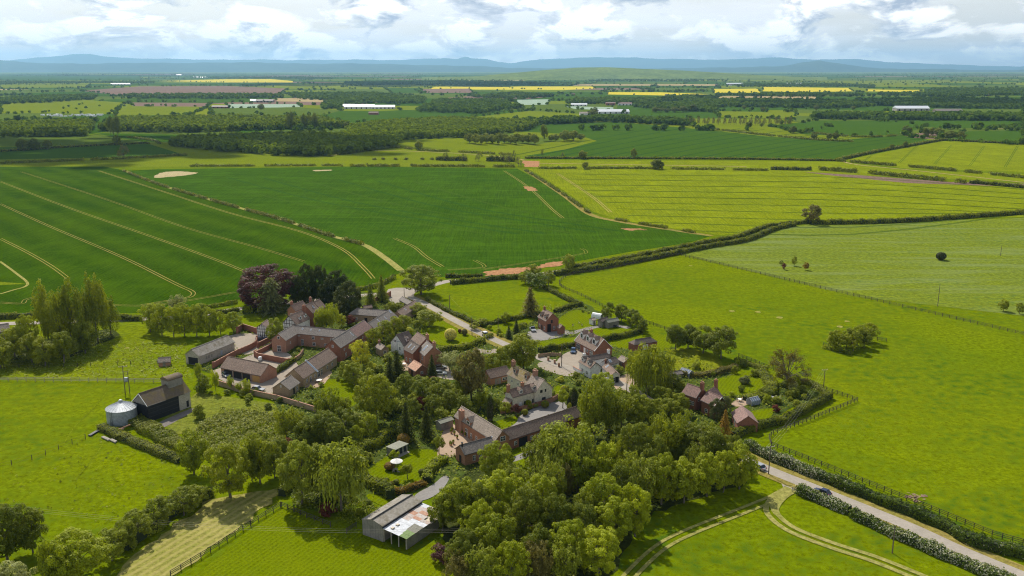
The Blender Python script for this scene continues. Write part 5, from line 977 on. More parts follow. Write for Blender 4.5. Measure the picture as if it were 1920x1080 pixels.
# manor trees
T('dome', 'copper', 'huge dark purple copper beech at the edge of the wheat field', None, [(499, 574, 492, 128)], name='copper_beech')
T('cedar', 'bluegreen', 'grey-green spreading cedar in front of the copper beech', None, [(510, 588, 516, 64)], name='cedar_tree')
T('dome', 'evergreen', 'dense dark evergreen in the screen behind the manor house', 'evergreens behind the manor house', [(577, 566, 490, 44), (600, 566, 492, 46), (632, 568, 502, 50), (655, 590, 523, 58), (560, 572, 512, 36), (618, 575, 520, 40)])
T('conifer', 'dark', 'dark conical fir beside the pale yard', 'firs beside the yard', [(716, 565, 515, 34), (695, 575, 530, 30)], name='fir_tree')
T('round', 'olive', 'rounded olive-green tree between the timbered barn and the courtyard range', None, [(517, 645, 594, 40)])
T('airy', 'fresh', 'light green slender tree by the manor gable', 'slender trees by the manor gable', [(604, 618, 572, 30), (622, 617, 565, 32), (598, 620, 588, 24)])
T('round', 'silver', 'silvery small tree under the dark evergreens', None, [(638, 588, 562, 30)])
T('round', 'golden', 'bright golden-leaved small tree in the manor garden', None, [(641, 612, 588, 22)])
T('round', 'red', 'dark red small tree beside the golden one', None, [(658, 610, 590, 22)])
T('round', 'golden', 'large golden maple beside the red-roofed range', None, [(675, 690, 636, 42)])
T('round', 'mid', 'rounded green tree in the courtyard gardens', 'trees in the courtyard gardens', [(720, 640, 600, 40), (740, 628, 592, 36), (700, 655, 615, 34), (757, 618, 590, 30), (733, 590, 565, 30), (748, 587, 566, 26)])
T('round', 'mid', 'big rounded tree on the lawn by the lane', 'rounded trees on the lawn', [(803, 613, 580, 56), (783, 592, 567, 36)])
T('broad', 'olive', 'broad pale willow at the road junction', None, [(790, 552, 494, 84)], name='willow_tree')
T('ball', 'cream', 'round cream-yellow shrub standing on the lawn', None, [(845, 638, 616, 22)], 'shrub')
T('ball', 'red', 'small round red shrub beside the lane', None, [(862, 624, 617, 7)], 'shrub'); T('ball', 'brownish', 'small round grey-brown shrub beside the lane', None, [(871, 628, 617, 11)], 'shrub')
# centre
T('broad', 'brownish', 'big brownish ash tree in the middle of the village', None, [(884, 748, 652, 66)], name='ash_tree')
T('airy', 'silver', 'pale wide tree over the gravel drive', None, [(842, 695, 657, 48)])
T('broad', 'mid', 'large dark green tree beside the lane junction', None, [(982, 692, 624, 66)]); T('round', 'mid', 'smaller green tree behind the mossy-roofed range', 'trees behind the mossy roof', [(950, 692, 645, 42), (926, 700, 662, 34), (912, 694, 664, 32)])
T('conifer', 'evergreen', 'dark cone-shaped yew beside the brick gable', None, [(810, 708, 664, 27)]); T('conifer', 'evergreen', 'dark young fir beside the brick house drive', 'young firs by the drive', [(968, 626, 596, 18), (954, 634, 610, 20)], name='fir_tree')
T('column', 'evergreen', 'tall dark columnar cypress in the cottage gardens', 'columnar cypresses', [(919, 788, 742, 15), (1076, 768, 728, 16), (1068, 766, 742, 12)], name='cypress_tree')
T('conifer', 'brownish', 'thin brown larch at the corner of the small paddock', None, [(994, 592, 537, 46)], name='larch_tree')
T('weep', 'mid', 'tall weeping birch hanging over the white cottage', 'weeping birches by the white cottage', [(1212, 752, 642, 74), (1235, 735, 650, 60), (1192, 730, 652, 46)], name='birch_tree')
T('round', 'fresh', 'fresh bright green maple in front of the white cottage', None, [(1130, 748, 696, 56)])
T('airy', 'mid', 'tall airy birch by the long barn roof', 'airy birches by the long barn', [(1112, 818, 706, 74), (1140, 812, 715, 82), (1165, 800, 735, 60)], name='birch_tree')
T('round', 'dark', 'dark laurel tree along the paddock fence', 'laurels along the paddock fence', [(1140, 598, 566, 30), (1165, 602, 568, 32), (1183, 610, 578, 34), (1196, 618, 586, 28), (1205, 625, 598, 22)])
T('broad', 'dark', 'dark green tree in the row along the cottage lawn', 'row along the cottage lawn', [(1266, 655, 608, 44), (1290, 652, 606, 46), (1318, 662, 610, 52), (1352, 672, 612, 66)])
T('bare', 'bronze', 'large half-bare walnut with open branches beside the fence', None, [(1475, 722, 652, 88)], name='walnut_tree')
T('round', 'mid', 'small tree in the fenced island in the big pasture', 'fenced island trees', [(1566, 654, 617, 34), (1588, 650, 614, 36), (1607, 648, 608, 38), (1630, 642, 604, 38), (1600, 658, 620, 34), (1620, 652, 618, 30), (1575, 658, 628, 28)])
T('round', 'mid', 'small round tree standing in the pale pasture', 'small trees in the pale pasture', [(1489, 498, 480, 12), (1881, 583, 561, 20), (1911, 588, 567, 18), (1465, 497, 488, 10)]); T('round', 'russet', 'small russet tree in the pale pasture', None, [(1511, 506, 491, 12)]); T('round', 'red', 'small dark red tree in the pale pasture', None, [(1470, 505, 493, 9)])
T('ball', 'evergreen', 'single dark round bush in the pale pasture', None, [(1764, 487, 473, 18)], 'bush')
T('round', 'brownish', 'lone round tree on the hedge between the barley and the pale pasture', None, [(1523, 419, 383, 38)])
T('round', 'olive', 'small tree on the lane hedge beside the red soil', None, [(1066, 508, 475, 28)])
T('round', 'blossom', 'white-blossomed hawthorn at the paddock corner', 'white hawthorns', [(1012, 540, 510, 36), (996, 536, 510, 28)], name='hawthorn_tree'); T('round', 'mid', 'green tree beside the white hawthorns', 'trees beside the hawthorns', [(1000, 525, 494, 34), (1028, 535, 505, 30), (985, 532, 508, 26)])
T('round', 'mid', 'small tree on the small paddock hedge', 'small paddock trees', [(948, 606, 585, 22), (905, 610, 596, 24), (890, 618, 604, 22)])
# garden belt south of the courtyard
T('broad', 'mid', 'tall full tree south of the courtyard lawn', None, [(706, 795, 698, 84)])
T('airy', 'mid', 'slim birch at the garden wall', 'slim birches at the garden wall', [(618, 800, 724, 58), (648, 790, 742, 40), (540, 830, 755, 58), (560, 815, 770, 44)], name='birch_tree')
T('broad', 'dark', 'dense dark tree in the belt below the garden wall', 'dense trees in the belt', [(610, 840, 768, 74), (648, 830, 764, 56), (580, 845, 782, 56), (632, 850, 790, 50)])
T('round', 'yellowgreen', 'small yellow-green tree at the long hedge', 'yellow-green hedge trees', [(690, 822, 772, 42), (668, 838, 795, 34)])
T('conifer', 'evergreen', 'dark spruce in the gardens below the gravel drive', 'dark spruces in the gardens', [(762, 828, 752, 46), (800, 822, 757, 40), (745, 720, 655, 46), (732, 728, 668, 44)], name='spruce_tree')
T('round', 'dark', 'dark garden tree in the middle gardens', 'dark garden trees', [(790, 765, 712, 44), (760, 745, 700, 42), (812, 782, 738, 40), (845, 770, 730, 40), (835, 745, 712, 40), (735, 770, 715, 44), (870, 776, 742, 34), (775, 790, 745, 38)])
T('round', 'mid', 'mid green garden tree between the middle gardens', 'mid green garden trees', [(665, 722, 678, 44), (690, 735, 690, 40), (650, 712, 675, 36), (820, 755, 718, 40), (855, 752, 715, 36), (800, 742, 706, 38), (780, 770, 735, 34), (900, 770, 736, 30), (930, 768, 745, 24)])
T('round', 'red', 'dark red-leaved tree among the middle gardens', None, [(790, 775, 742, 22)]); T('round', 'silver', 'silver-leaved tree among the middle gardens', 'silver-leaved garden trees', [(788, 760, 730, 30), (706, 760, 735, 26)])
T('broad', 'yellowgreen', 'yellow-green round tree in the scrub below the silo', None, [(364, 888, 804, 68)]); T('broad', 'mid', 'big spreading tree at the paddock corner', 'paddock corner trees', [(432, 932, 828, 98), (488, 905, 810, 70)])
T('airy', 'yellowgreen', 'light airy tree at the end of the scrub', None, [(472, 900, 812, 58)])
T('broad', 'olive', 'broad olive-leaved tree above the parked trailer', None, [(566, 945, 818, 92)]); T('weep', 'olive', 'wide drooping grey-green birch above the vegetable patch', None, [(640, 958, 822, 116)], name='birch_tree'); T('airy', 'olive', 'loose grey-green tree over the long hedge', None, [(605, 925, 826, 84)])
T('round', 'dark', 'thick dark tree in the corner by the hay strip', 'thick trees by the hay strip', [(515, 895, 832, 52), (535, 880, 818, 48)])
# lower left
T('broad', 'dark', 'dark oak standing in the paddock corner', 'dark oaks in the corner', [(14, 1050, 938, 96), (62, 1035, 955, 64), (-30, 1090, 965, 90)], name='oak_tree'); T('broad', 'yellowgreen', 'wide yellow-leaved oak on the scrub hedge', 'yellow-leaved oaks', [(150, 1085, 992, 116), (110, 1110, 1010, 70)], name='oak_tree'); T('round', 'silver', 'grey-green bush below the dark oak', None, [(30, 1130, 1050, 80)]); T('round', 'olive', 'bushy thicket tree on the scrub hedge', 'thicket on the scrub hedge', [(210, 1050, 990, 62), (260, 1010, 955, 60), (300, 985, 930, 60), (345, 965, 912, 62), (370, 950, 908, 44), (235, 1030, 975, 50)])
# the wood beside the field
W1 = 'bright green maple in the wood'; W2 = 'olive-leaved tree in the wood'; W3 = 'dark leafy tree in the wood'; W4 = 'yellowish oak in the wood'; W5 = 'light feathery birch in the wood'; W6 = 'grey-brown thin tree in the wood'
T('broad', 'fresh', W1, 'bright maples in the wood', [(1082, 925, 834, 72), (1136, 918, 830, 66), (1128, 990, 884, 86), (1150, 1022, 930, 92), (1120, 1082, 985, 100), (1068, 1070, 972, 86), (935, 980, 880, 94), (1190, 1005, 905, 72)])
T('broad', 'yellowgreen', W4, 'yellowish oaks in the wood', [(862, 985, 893, 96), (1240, 945, 846, 76), (1282, 942, 858, 72), (1325, 930, 850, 62), (1386, 916, 828, 66), (930, 1065, 962, 92), (1012, 985, 884, 84), (900, 1040, 935, 76), (1356, 922, 845, 56), (960, 1110, 1010, 80)])
T('broad', 'dark', W3, 'dark leafy trees in the wood', [(1190, 888, 788, 78), (1310, 882, 790, 92), (985, 1020, 910, 84), (1040, 1020, 920, 76), (890, 1000, 905, 66), (1090, 1030, 940, 74), (1165, 960, 868, 66), (1225, 905, 815, 60), (1270, 880, 800, 56), (1345, 885, 810, 54), (1375, 880, 815, 40), (830, 995, 925, 56), (1010, 1080, 985, 70), (870, 1080, 990, 80)])
T('airy', 'olive', W2, 'olive-leaved trees in the wood', [(1095, 1000, 912, 66), (1205, 950, 850, 80), (960, 950, 862, 66), (1030, 950, 850, 70), (1180, 935, 840, 60), (1060, 1100, 1012, 66), (1300, 905, 825, 60), (905, 1110, 1020, 80)])
T('airy', 'mid', W5, 'feathery birches in the wood', [(1255, 880, 770, 66), (1285, 868, 765, 60), (1232, 865, 770, 52), (1330, 860, 782, 50), (1150, 900, 812, 46)], name='birch_tree')
T('airy', 'brownish', W6, 'thin grey-brown trees in the wood', [(1064, 935, 866, 44), (1000, 1095, 1005, 66), (1020, 1100, 1012, 56), (1215, 925, 868, 46), (858, 1100, 1030, 62)])
T('weep', 'olive', 'big soft willow in front of the long barn', None, [(1060, 902, 776, 116)], name='willow_tree'); T('broad', 'yellowgreen', 'rounded lime tree in front of the barn gable', None, [(932, 906, 824, 76)], name='lime_tree'); T('airy', 'olive', 'soft young willow beside the long barn', None, [(1005, 885, 815, 60)], name='willow_tree')
T('broad', 'mid', 'tree between the lane and the white cottage drive', 'trees between lane and drive', [(1180, 790, 720, 52), (1200, 805, 740, 56), (1225, 800, 745, 56), (1255, 790, 745, 50), (1270, 778, 735, 46), (1240, 775, 722, 46)])
T('round', 'dark', 'dark evergreen beside the red-tiled cottage', 'evergreens beside the red-tiled cottage', [(1262, 735, 700, 36), (1247, 742, 705, 34), (1277, 742, 712, 26)]); T('conifer', 'russet', 'golden-tipped cypress in front of the red-tiled cottage', None, [(1358, 820, 766, 34)], name='cypress_tree'); T('round', 'bluegreen', 'blue-green pine in front of the red-tiled cottage', 'blue-green pines', [(1342, 790, 745, 30), (1358, 785, 742, 26)], name='pine_tree')
# topiary and small garden trees
T('lolly', 'mid', 'small standard tree on the parasol lawn', None, [(764, 897, 870, 25)]); T('lolly', 'mid', 'round-headed tree beside the paved terrace', None, [(823, 850, 820, 26)]); T('lolly', 'fresh', 'light green ball-headed tree in front of the summerhouse', None, [(739, 866, 844, 19)]); T('lolly', 'mid', 'clipped standard tree before the cream cottage', 'clipped standards', [(948, 780, 755, 24), (990, 766, 750, 12)]); T('lolly', 'copper', 'dark purple standard tree before the cream cottage', None, [(968, 782, 758, 20)]); T('lolly', 'yellowgreen', 'yellow-green small tree at the end of the cottage wall', None, [(1055, 765, 732, 26)])
T('ball', 'mid', 'clipped round shrub before the cream cottage', 'clipped rounds before the cottage', [(1022, 764, 751, 15), (984, 778, 767, 12), (1003, 763, 756, 13)], 'shrub'); T('ball', 'golden', 'golden clipped shrub beside the cypress', 'golden clipped shrubs', [(1068, 772, 755, 8), (1057, 738, 723, 14)], 'shrub')
T('ball', 'dark', 'dark round shrub on the parasol lawn', 'dark lawn shrubs', [(791, 890, 879, 14), (725, 905, 896, 11), (743, 907, 899, 13)], 'shrub'); T('ball', 'red', 'small wine-red shrub on the parasol lawn', None, [(735, 910, 903, 9)], 'shrub'); T('ball', 'russet', 'russet dome-shaped shrub beside the parasol', None, [(731, 880, 867, 22)], 'shrub'); T('ball', 'russet', 'golden-brown clipped yew by the summerhouse', None, [(757, 835, 813, 24)], 'shrub')
T('mound', 'bluegreen', 'grey-green low juniper on the round lawn', None, [(1397, 720, 703, 21)], 'shrub'); T('mound', 'dark', 'small dark bush on the round lawn', None, [(1390, 734, 721, 13)], 'shrub')
T('shrub', 'mid', 'loose green bush beside the concrete strip', None, [(374, 784, 757, 26)], 'bush'); T('shrub', 'dark', 'dark rounded laurel by the yard wall', None, [(382, 735, 700, 30)], 'bush'); T('airy', 'fresh', 'slim young birch by the yard wall', 'young birches by the yard wall', [(374, 715, 678, 20), (405, 735, 690, 18), (433, 730, 702, 16), (462, 740, 708, 22), (448, 735, 715, 16)], name='birch_tree')
T('shrub', 'copper', 'brown heap-like shrub by the tin barn', None, [(825, 1052, 1022, 40)], 'bush'); T('shrub', 'red', 'russet-brown brush heap below the drooping birch', None, [(615, 965, 940, 32)], 'bush')

# ------------------------------------------------------------------ hedges, fences, walls
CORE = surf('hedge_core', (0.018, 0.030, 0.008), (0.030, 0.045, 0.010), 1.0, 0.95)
def hedge(px, wd, ht, leaf, label, group=None, size=None, name='hedge', gap=0.0, rough=0.18, cat='hedge', spots=None, world=None):
    P = smooth(gpts(px, 0.0, .1), 6) if world is None else world
    c = P[0].copy(); r = np.random.default_rng(int(abs(c.x * 13 + c.y * 7)) % 99999)
    dm = depth(P[len(P) // 2]); sz = size or min(max(0.20, dm * 0.00075), 2.0); den = 1.25 / (sz * sz)
    A, B_, Nm, Tn = [], [], [], []; core = MB()
    q = np.array([[p.x, p.y, 0] for p in P]); seg = np.linalg.norm(np.diff(q, axis=0), axis=1); tot = seg.sum(); cum = np.concatenate([[0], np.cumsum(seg)])
    n = int(tot * (2 * ht + wd) * den); n = max(60, min(n, 24000))
    s = r.random(n) * tot
    if gap: 
        ph = np.sin(s * 0.21 + c.x) + np.sin(s * 0.083 + c.y); s = s[ph > gap]; n = len(s)
    i = np.clip(np.searchsorted(cum, s) - 1, 0, len(seg) - 1); t = ((s - cum[i]) / np.maximum(seg[i], 1e-6))[:, None]; base = q[i] * (1 - t) + q[i + 1] * t; d = (q[i + 1] - q[i]) / np.maximum(seg[i], 1e-6)[:, None]; sd = np.stack([-d[:, 1], d[:, 0], 0 * s], 1)
    hh = ht * (1 + rough * (np.sin(s * 0.9 + c.x) * .5 + np.sin(s * .37 + c.y) * .6)); ww = wd * (1 + rough * np.sin(s * .6 + 2))
    u = r.random(n) * (2 * ht + wd); side = np.where(u < ht, -1, np.where(u < 2 * ht, 1, 0)); z = np.where(side == 0, 1.0, (u % ht) / ht); off = np.where(side == 0, (u - 2 * ht) / wd - .5, side * (.5 - .12 * z ** 3))
    bell = np.where(side == 0, 1 - rough * .8 * np.abs(off) * 2, z)
    p = base + sd * (off * ww)[:, None] + np.stack([0 * s, 0 * s, hh * bell * (1 + .14 * np.sin(s * 2.3 + c.y) * np.sin(s * 1.1))], 1) + r.normal(size=(n, 3)) * sz * .6
    nm = sd * np.where(side == 0, off, side * 1.0)[:, None] + np.stack([0 * s, 0 * s, np.where(side == 0, 1.0, .35)], 1) + r.normal(size=(n, 3)) * .45
    p[:, 2] = np.maximum(p[:, 2], .03); tone = r.random(n) * .6 + .4 * (.5 + .5 * np.sin(s * .45 + c.x))
    if spots: tone = np.where(np.sin(s * spots) + np.sin(s * spots * .37 + 1) + r.normal(size=n) * .9 > 2.0, .86 + .14 * r.random(n), tone * .72)
    V, F4 = quads(p, nm, sz * r.uniform(.6, 1.3, n), .7, r)
    V = V - np.array(c)
    root = thing(name, c, label, cat, group)
    o = link('foliage', np_mesh('foliage', V, F4, tone, [LF[leaf]]), root)
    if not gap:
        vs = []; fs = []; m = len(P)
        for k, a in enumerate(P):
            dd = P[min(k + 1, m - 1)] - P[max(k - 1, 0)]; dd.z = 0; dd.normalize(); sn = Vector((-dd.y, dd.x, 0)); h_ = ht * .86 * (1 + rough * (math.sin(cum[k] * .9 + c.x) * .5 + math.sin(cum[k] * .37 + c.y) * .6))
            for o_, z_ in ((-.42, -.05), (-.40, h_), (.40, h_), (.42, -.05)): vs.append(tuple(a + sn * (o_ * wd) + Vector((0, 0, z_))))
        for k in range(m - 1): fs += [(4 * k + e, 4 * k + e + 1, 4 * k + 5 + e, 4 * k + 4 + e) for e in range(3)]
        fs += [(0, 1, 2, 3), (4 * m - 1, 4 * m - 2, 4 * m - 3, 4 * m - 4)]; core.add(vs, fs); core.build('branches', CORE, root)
    return root
H = hedge
# near hedges
H([(1400, 838), (1450, 862), (1540, 898), (1640, 938), (1760, 985), (1880, 1035), (1960, 1068)], 2.6, 2.2, 'hawthorn', 'long hawthorn hedge between the lane and the rail fence', spots=.11)
H([(1497, 924), (1545, 943), (1592, 962)], 2.4, 2.0, 'hawthorn', 'short flowering hedge at the field entrance', spots=.2); H([(1598, 968), (1650, 992), (1760, 1040), (1850, 1078), (1900, 1100)], 2.4, 1.9, 'hawthorn', 'white-flowering hedge between the lane and the curved track', spots=.07)
H([(1375, 820), (1415, 805), (1470, 790), (1520, 765), (1556, 745)], 2.2, 2.0, 'hedge', 'clipped hedge round the cottage garden'); H([(1556, 745), (1520, 722), (1480, 712), (1420, 690), (1380, 676)], 1.8, 1.3, 'bramble', 'weedy hedge along the cottage garden fence', gap=-1.2)
H([(1010, 660), (1045, 655), (1082, 648)], 1.6, 1.8, 'hedge', 'dark clipped hedge beside the three-dormer house'); H([(1130, 640), (1170, 632), (1203, 623)], 1.6, 1.9, 'hedge', 'dark clipped hedge behind the three-dormer house'); H([(822, 660), (860, 656), (895, 646), (905, 640)], 2.2, 1.9, 'mid', 'curved clipped hedge below the cream shrub lawn'); H([(910, 635), (960, 620), (985, 612)], 1.8, 1.6, 'hedge', 'hedge between the lane and the firs', gap=-1.0)
H([(800, 562), (835, 582), (870, 598), (900, 612)], 1.6, 1.4, 'hedge', 'field hedge beside the lane by the small paddock'); H([(845, 533), (900, 528), (950, 523), (990, 522)], 2.2, 2.0, 'hedge', 'hedge along the top of the small paddock'); H([(900, 612), (950, 602), (990, 594), (1012, 590)], 1.8, 1.4, 'hedge', 'hedge at the foot of the small paddock'); H([(1020, 540), (1045, 553), (1070, 566), (1090, 573)], 2.0, 1.6, 'hedge', 'hedge from the hawthorns down to the gardens'); H([(1040, 586), (1070, 577), (1092, 572)], 1.6, 1.6, 'hedge', 'dark hedge behind the brick house garden')
H([(835, 520), (870, 520), (905, 520)], 1.6, 1.6, 'hedge', 'short hedge along the wheat by the red soil'); H([(740, 521), (700, 540), (630, 548)], 1.6, 1.6, 'hedge', 'roadside hedge along the wheat by the firs', gap=-1.4); H([(445, 568), (400, 576), (330, 588), (270, 594)], 1.4, 1.3, 'hedge', 'low roadside hedge along the left wheat', gap=-1.3); H([(0, 598), (80, 594), (150, 596), (230, 600), (265, 600)], 2.0, 2.0, 'hedge', 'dark hedge along the foot of the left wheat'); H([(395, 590), (430, 586), (447, 582)], 1.6, 1.5, 'hedge', 'short hedge beside the manor lawn')
for x, lb in ((465, 'left'), (490, 'right')): H([(x - 10 if x < 480 else x - 6, 584), (x + 10 if x < 480 else x + 6, 583)], 3.0, 2.0, 'fresh', 'bright clipped yew block on the manor lawn, the ' + ('longer' if x < 480 else 'shorter') + ' one', rough=.03)
H([(560, 715), (530, 700), (508, 712)][:0] or [(505, 707), (530, 692), (552, 676)], 1.6, 1.5, 'hedge', 'clipped hedge along the pale yard'); 
H([(660, 862), (690, 842), (722, 825), (755, 808)], 3.2, 2.6, 'mid', 'long overgrown hedge behind the summerhouse'); H([(668, 895), (700, 912), (725, 925), (733, 935)], 2.6, 2.4, 'mid', 'thick hedge at the foot of the parasol lawn'); H([(738, 925), (765, 920), (795, 908)], 1.8, 1.1, 'russet', 'low russet hedge along the grey drive'); H([(800, 905), (806, 885), (822, 870), (838, 866)], 2.4, 1.8, 'yellowgreen', 'curved pale-topped hedge beside the terrace path'); H([(528, 930), (548, 912), (562, 905)], 2.0, 2.0, 'mid', 'dense hedge at the end of the hay strip')
H([(190, 803), (230, 822), (290, 846), (340, 866)], 2.6, 1.5, 'bramble', 'weedy bank between the two left paddocks'); H([(250, 790), (290, 812), (330, 835), (370, 850)], 5.0, 1.8, 'bramble', 'tangled scrub below the silo', gap=-1.5)
H([(225, 1030), (280, 990), (330, 955), (390, 925)], 5.0, 2.2, 'olive', 'scrubby hedge along the hay strip', rough=.35)
H([(1045, 780), (1080, 768), (1100, 760)][:0] or [(1250, 702), (1300, 706), (1340, 702), (1380, 690)], 2.2, 1.5, 'brownish', 'mixed flower border round the round lawn'); H([(1425, 700), (1445, 720), (1440, 738), (1400, 752)], 4.0, 1.4, 'mid', 'leafy border on the garden side of the round lawn')
H([(1542, 652), (1575, 660), (1600, 664)], 1.2, .8, 'mid', 'rough grass under the island trees', gap=-1.6)
# middle-distance hedges
H([(232, 321), (300, 347), (400, 377), (530, 413), (610, 440), (680, 459)], 2.0, 1.5, 'hedge', 'gappy hedge dividing the two wheat fields', gap=-1.1); H([(985, 320), (1020, 341), (1062, 369), (1105, 400)], 2.2, 1.3, 'hedge', 'gappy hedge between the wheat and the barley', gap=-.9); H([(1120, 405), (1180, 417), (1260, 430), (1340, 443)], 2.2, 1.4, 'hedge', 'broken hedge at the corner of the barley', gap=-.2)
H([(1065, 506), (1130, 495), (1230, 476), (1335, 455), (1385, 447)], 2.6, 2.2, 'hedge', 'dark lane hedge along the foot of the wheat'); H([(1040, 516), (1110, 506), (1220, 486), (1330, 464), (1400, 452), (1450, 432), (1490, 423)], 2.6, 2.2, 'hedge', 'dark lane hedge on the pasture side'); H([(1385, 445), (1410, 436), (1440, 426), (1480, 421), (1520, 418)], 2.4, 2.0, 'hedge', 'upper hedge of the green lane'); H([(1520, 420), (1620, 419), (1720, 415), (1830, 407), (1960, 398)], 3.2, 2.6, 'hedge', 'thick dark hedge between the barley and the pale pasture')
H([(357, 312), (500, 311.5), (640, 311)], 2.6, 1.6, 'hedge', 'thin hedge along the top of the left wheat', gap=-1.3); H([(640, 312), (800, 312.5), (965, 313.5)], 2.6, 2.2, 'hedge', 'hedge along the top of the middle wheat', gap=-1.2); H([(0, 306.5), (180, 300), (350, 291)], 3.0, 2.0, 'hedge', 'straight dark hedge above the left wheat', gap=-1.7); H([(0, 285), (100, 278), (280, 269)], 3.0, 2.2, 'hedge', 'second straight hedge below the three oaks'); H([(240, 258), (285, 264), (300, 270)], 3.0, 2.0, 'hedge', 'short hedge beside the leaning poplars', gap=-1.2)
H([(985, 297), (1200, 298), (1400, 299), (1580, 302)], 3.0, 1.8, 'hedge', 'hedge along the foot of the striped green crop'); H([(1010, 316.5), (1200, 316.5), (1440, 320)], 3.0, 1.8, 'hedge', 'low hedge above the barley', gap=-1.5); H([(1445, 318), (1500, 319), (1520, 319)], 3.5, 2.8, 'hedge', 'thicker piece of hedge above the barley'); H([(1535, 319), (1620, 325), (1700, 333), (1810, 344)], 3.5, 3.2, 'hedge', 'bushy hedge along the soil strip', gap=-1.2); H([(1820, 344), (1870, 348), (1960, 357)], 3.5, 2.6, 'hedge', 'far end of the bushy hedge along the soil strip')
H([(1568, 302), (1640, 308), (1760, 318), (1850, 327), (1960, 339)], 3.0, 2.4, 'hedge', 'spotted hedge below the right barley', gap=-1.0); H([(1568, 302), (1630, 288), (1700, 275), (1770, 263)], 3.0, 2.6, 'hedge', 'hedge between the striped crop and the right barley'); H([(1770, 263), (1840, 267), (1960, 273)], 3.0, 2.2, 'hedge', 'hedge along the top of the right barley'); H([(1300, 238), (1400, 250), (1520, 262), (1600, 266)], 3.0, 2.0, 'hedge', 'hedge along the top of the striped crop', gap=-1.5); H([(1480, 245), (1600, 257), (1680, 255)], 3.0, 2.0, 'hedge', 'curved hedge round the far crop', gap=-1.3); H([(1690, 251), (1720, 254), (1760, 261)], 3.0, 2.0, 'hedge', 'short far hedge beside the ploughed corner', gap=-1.0); H([(625, 292), (720, 279), (745, 277)], 3.0, 2.0, 'hedge', 'hedge below the plantation', gap=-1.0); H([(745, 277), (800, 283), (850, 285), (960, 291)], 3.0, 2.0, 'hedge', 'hedge beside the far farm track', gap=-1.0)
for k, x in enumerate((702, 718, 742, 762, 792, 810)): plant('shrub', 'hedge', x, 299.5, 295, 9, 'round hedge bush in the line above the middle wheat', 'bush', 'hedge bushes above the wheat', parts=False)
H([(818, 300), (850, 301), (876, 301)], 4, 4, 'hedge', 'dense bush row above the middle wheat, nearer the round bushes'); H([(912, 302), (940, 302), (965, 303)], 4, 5, 'hedge', 'dense bush row above the middle wheat, at the soil corner')

POST = MB(); POST.box(Fr((0, 0, 0)), -.075, .075, -.075, .075, -.1, 1.25); PM = {}
def fence(px, label, rails=3, gap=2.0, h=1.2, mat=None, rr=.045, name='fence', sm=0, z0=.35):
    mat = mat or M['wood']; P = smooth(gpts(px), 5) if sm else gpts(px, 0.0, .25); t = thing(name, P[0], label, 'fence'); k = mat.name
    if k not in PM:
        o = POST.build('post', mat, None); PM[k] = o.data; bpy.data.objects.remove(o)
    q = [P[0]]; 
    for a, b in zip(P[:-1], P[1:]):
        n = max(1, round((b - a).length / gap))
        for i in range(1, n + 1): q.append(a.lerp(b, i / n))
    for p in q:
        o = link('post', PM[k], t, p - P[0]); o.scale = (1, 1, h / 1.2 * random.uniform(.96, 1.05)); o.rotation_euler = (random.uniform(-.03, .03), random.uniform(-.03, .03), random.uniform(0, 1.5))
    for j in range(rails):
        mb = MB(); z = z0 + (h - z0 - .08) * j / max(1, rails - 1)
        for a, b in zip(q[:-1], q[1:]):
            d = b - a; l = d.length
            if l < .05: continue
            f = Fr(a, d); mb.box(f, 0, l, .07, .07 + rr, z - rr * 1.3, z + rr * 1.3)
        mb.build('rail', mat, t)
    return t
fence([(1270, 478), (1400, 508), (1600, 555), (1780, 596), (1940, 633)], 'post and rail fence between the bright and the pale pasture', 3, 3.0, 1.3); fence([(1446, 836), (1540, 873), (1700, 938), (1860, 1004), (1960, 1046)], 'dark post and rail fence above the lane hedge', 3, 2.0, 1.25)
fence([(1446, 834), (1442, 822), (1450, 814), (1520, 788), (1608, 752), (1560, 736)], 'zigzag post and rail fence round the cottage garden strip', 3, 2.0, 1.25); fence([(1560, 736), (1500, 712), (1440, 690), (1385, 668)], 'post and rail fence behind the walnut', 3, 2.2, 1.2); fence([(1260, 622), (1205, 603), (1190, 596)], 'post and rail fence beside the laurels', 3, 2.2, 1.2); fence([(1130, 575), (1090, 555), (1056, 540), (1050, 528), (1075, 515), (1140, 505), (1270, 478)], 'post and rail fence along the top corner of the big pasture', 3, 3.0, 1.3, sm=1)
fence([(1544, 648), (1570, 656), (1594, 664)], 'rail fence guarding the island trees on their shaded side', 3, 2.0, 1.2); fence([(1622, 634), (1645, 638), (1662, 640)], 'rail fence guarding the island trees on their open side', 3, 2.0, 1.2)
fence([(0, 714), (100, 715), (200, 716), (305, 717)], 'pale rail fence across the left meadow', 3, 3.0, 1.3, M['railpale']); fence([(0, 880), (60, 862), (110, 842), (160, 822)], 'thin wire fence between the left paddocks', 2, 5.0, 1.3, M['wood'], .012); fence([(320, 1080), (395, 1035), (470, 985), (526, 950)], 'rail fence between the hay strip and the mown paddock', 3, 2.4, 1.2); fence([(528, 950), (575, 970), (620, 988)], 'rail fence running from the hay strip to the tin barn', 3, 2.4, 1.2); fence([(0, 690), (120, 688), (220, 684), (295, 680)], 'wire fence through the rough meadow', 2, 5.0, 1.2, M['wood'], .012); fence([(650, 1000), (668, 988)], 'short gate beside the tin barn', 4, 3.2, 1.2)
fence([(390, 925), (440, 905), (470, 890)], 'rail fence under the paddock corner trees', 3, 2.4, 1.2); fence([(190, 805), (260, 835), (340, 868)], 'wire fence along the weedy bank', 3, 3.5, 1.2, M['wood'], .012)
fence([(1240, 615), (1252, 619)][:0] or [(1485, 921), (1497, 926)], 'field gate at the lane entrance', 4, 3.6, 1.2, M['railpale'], name='field_gate')

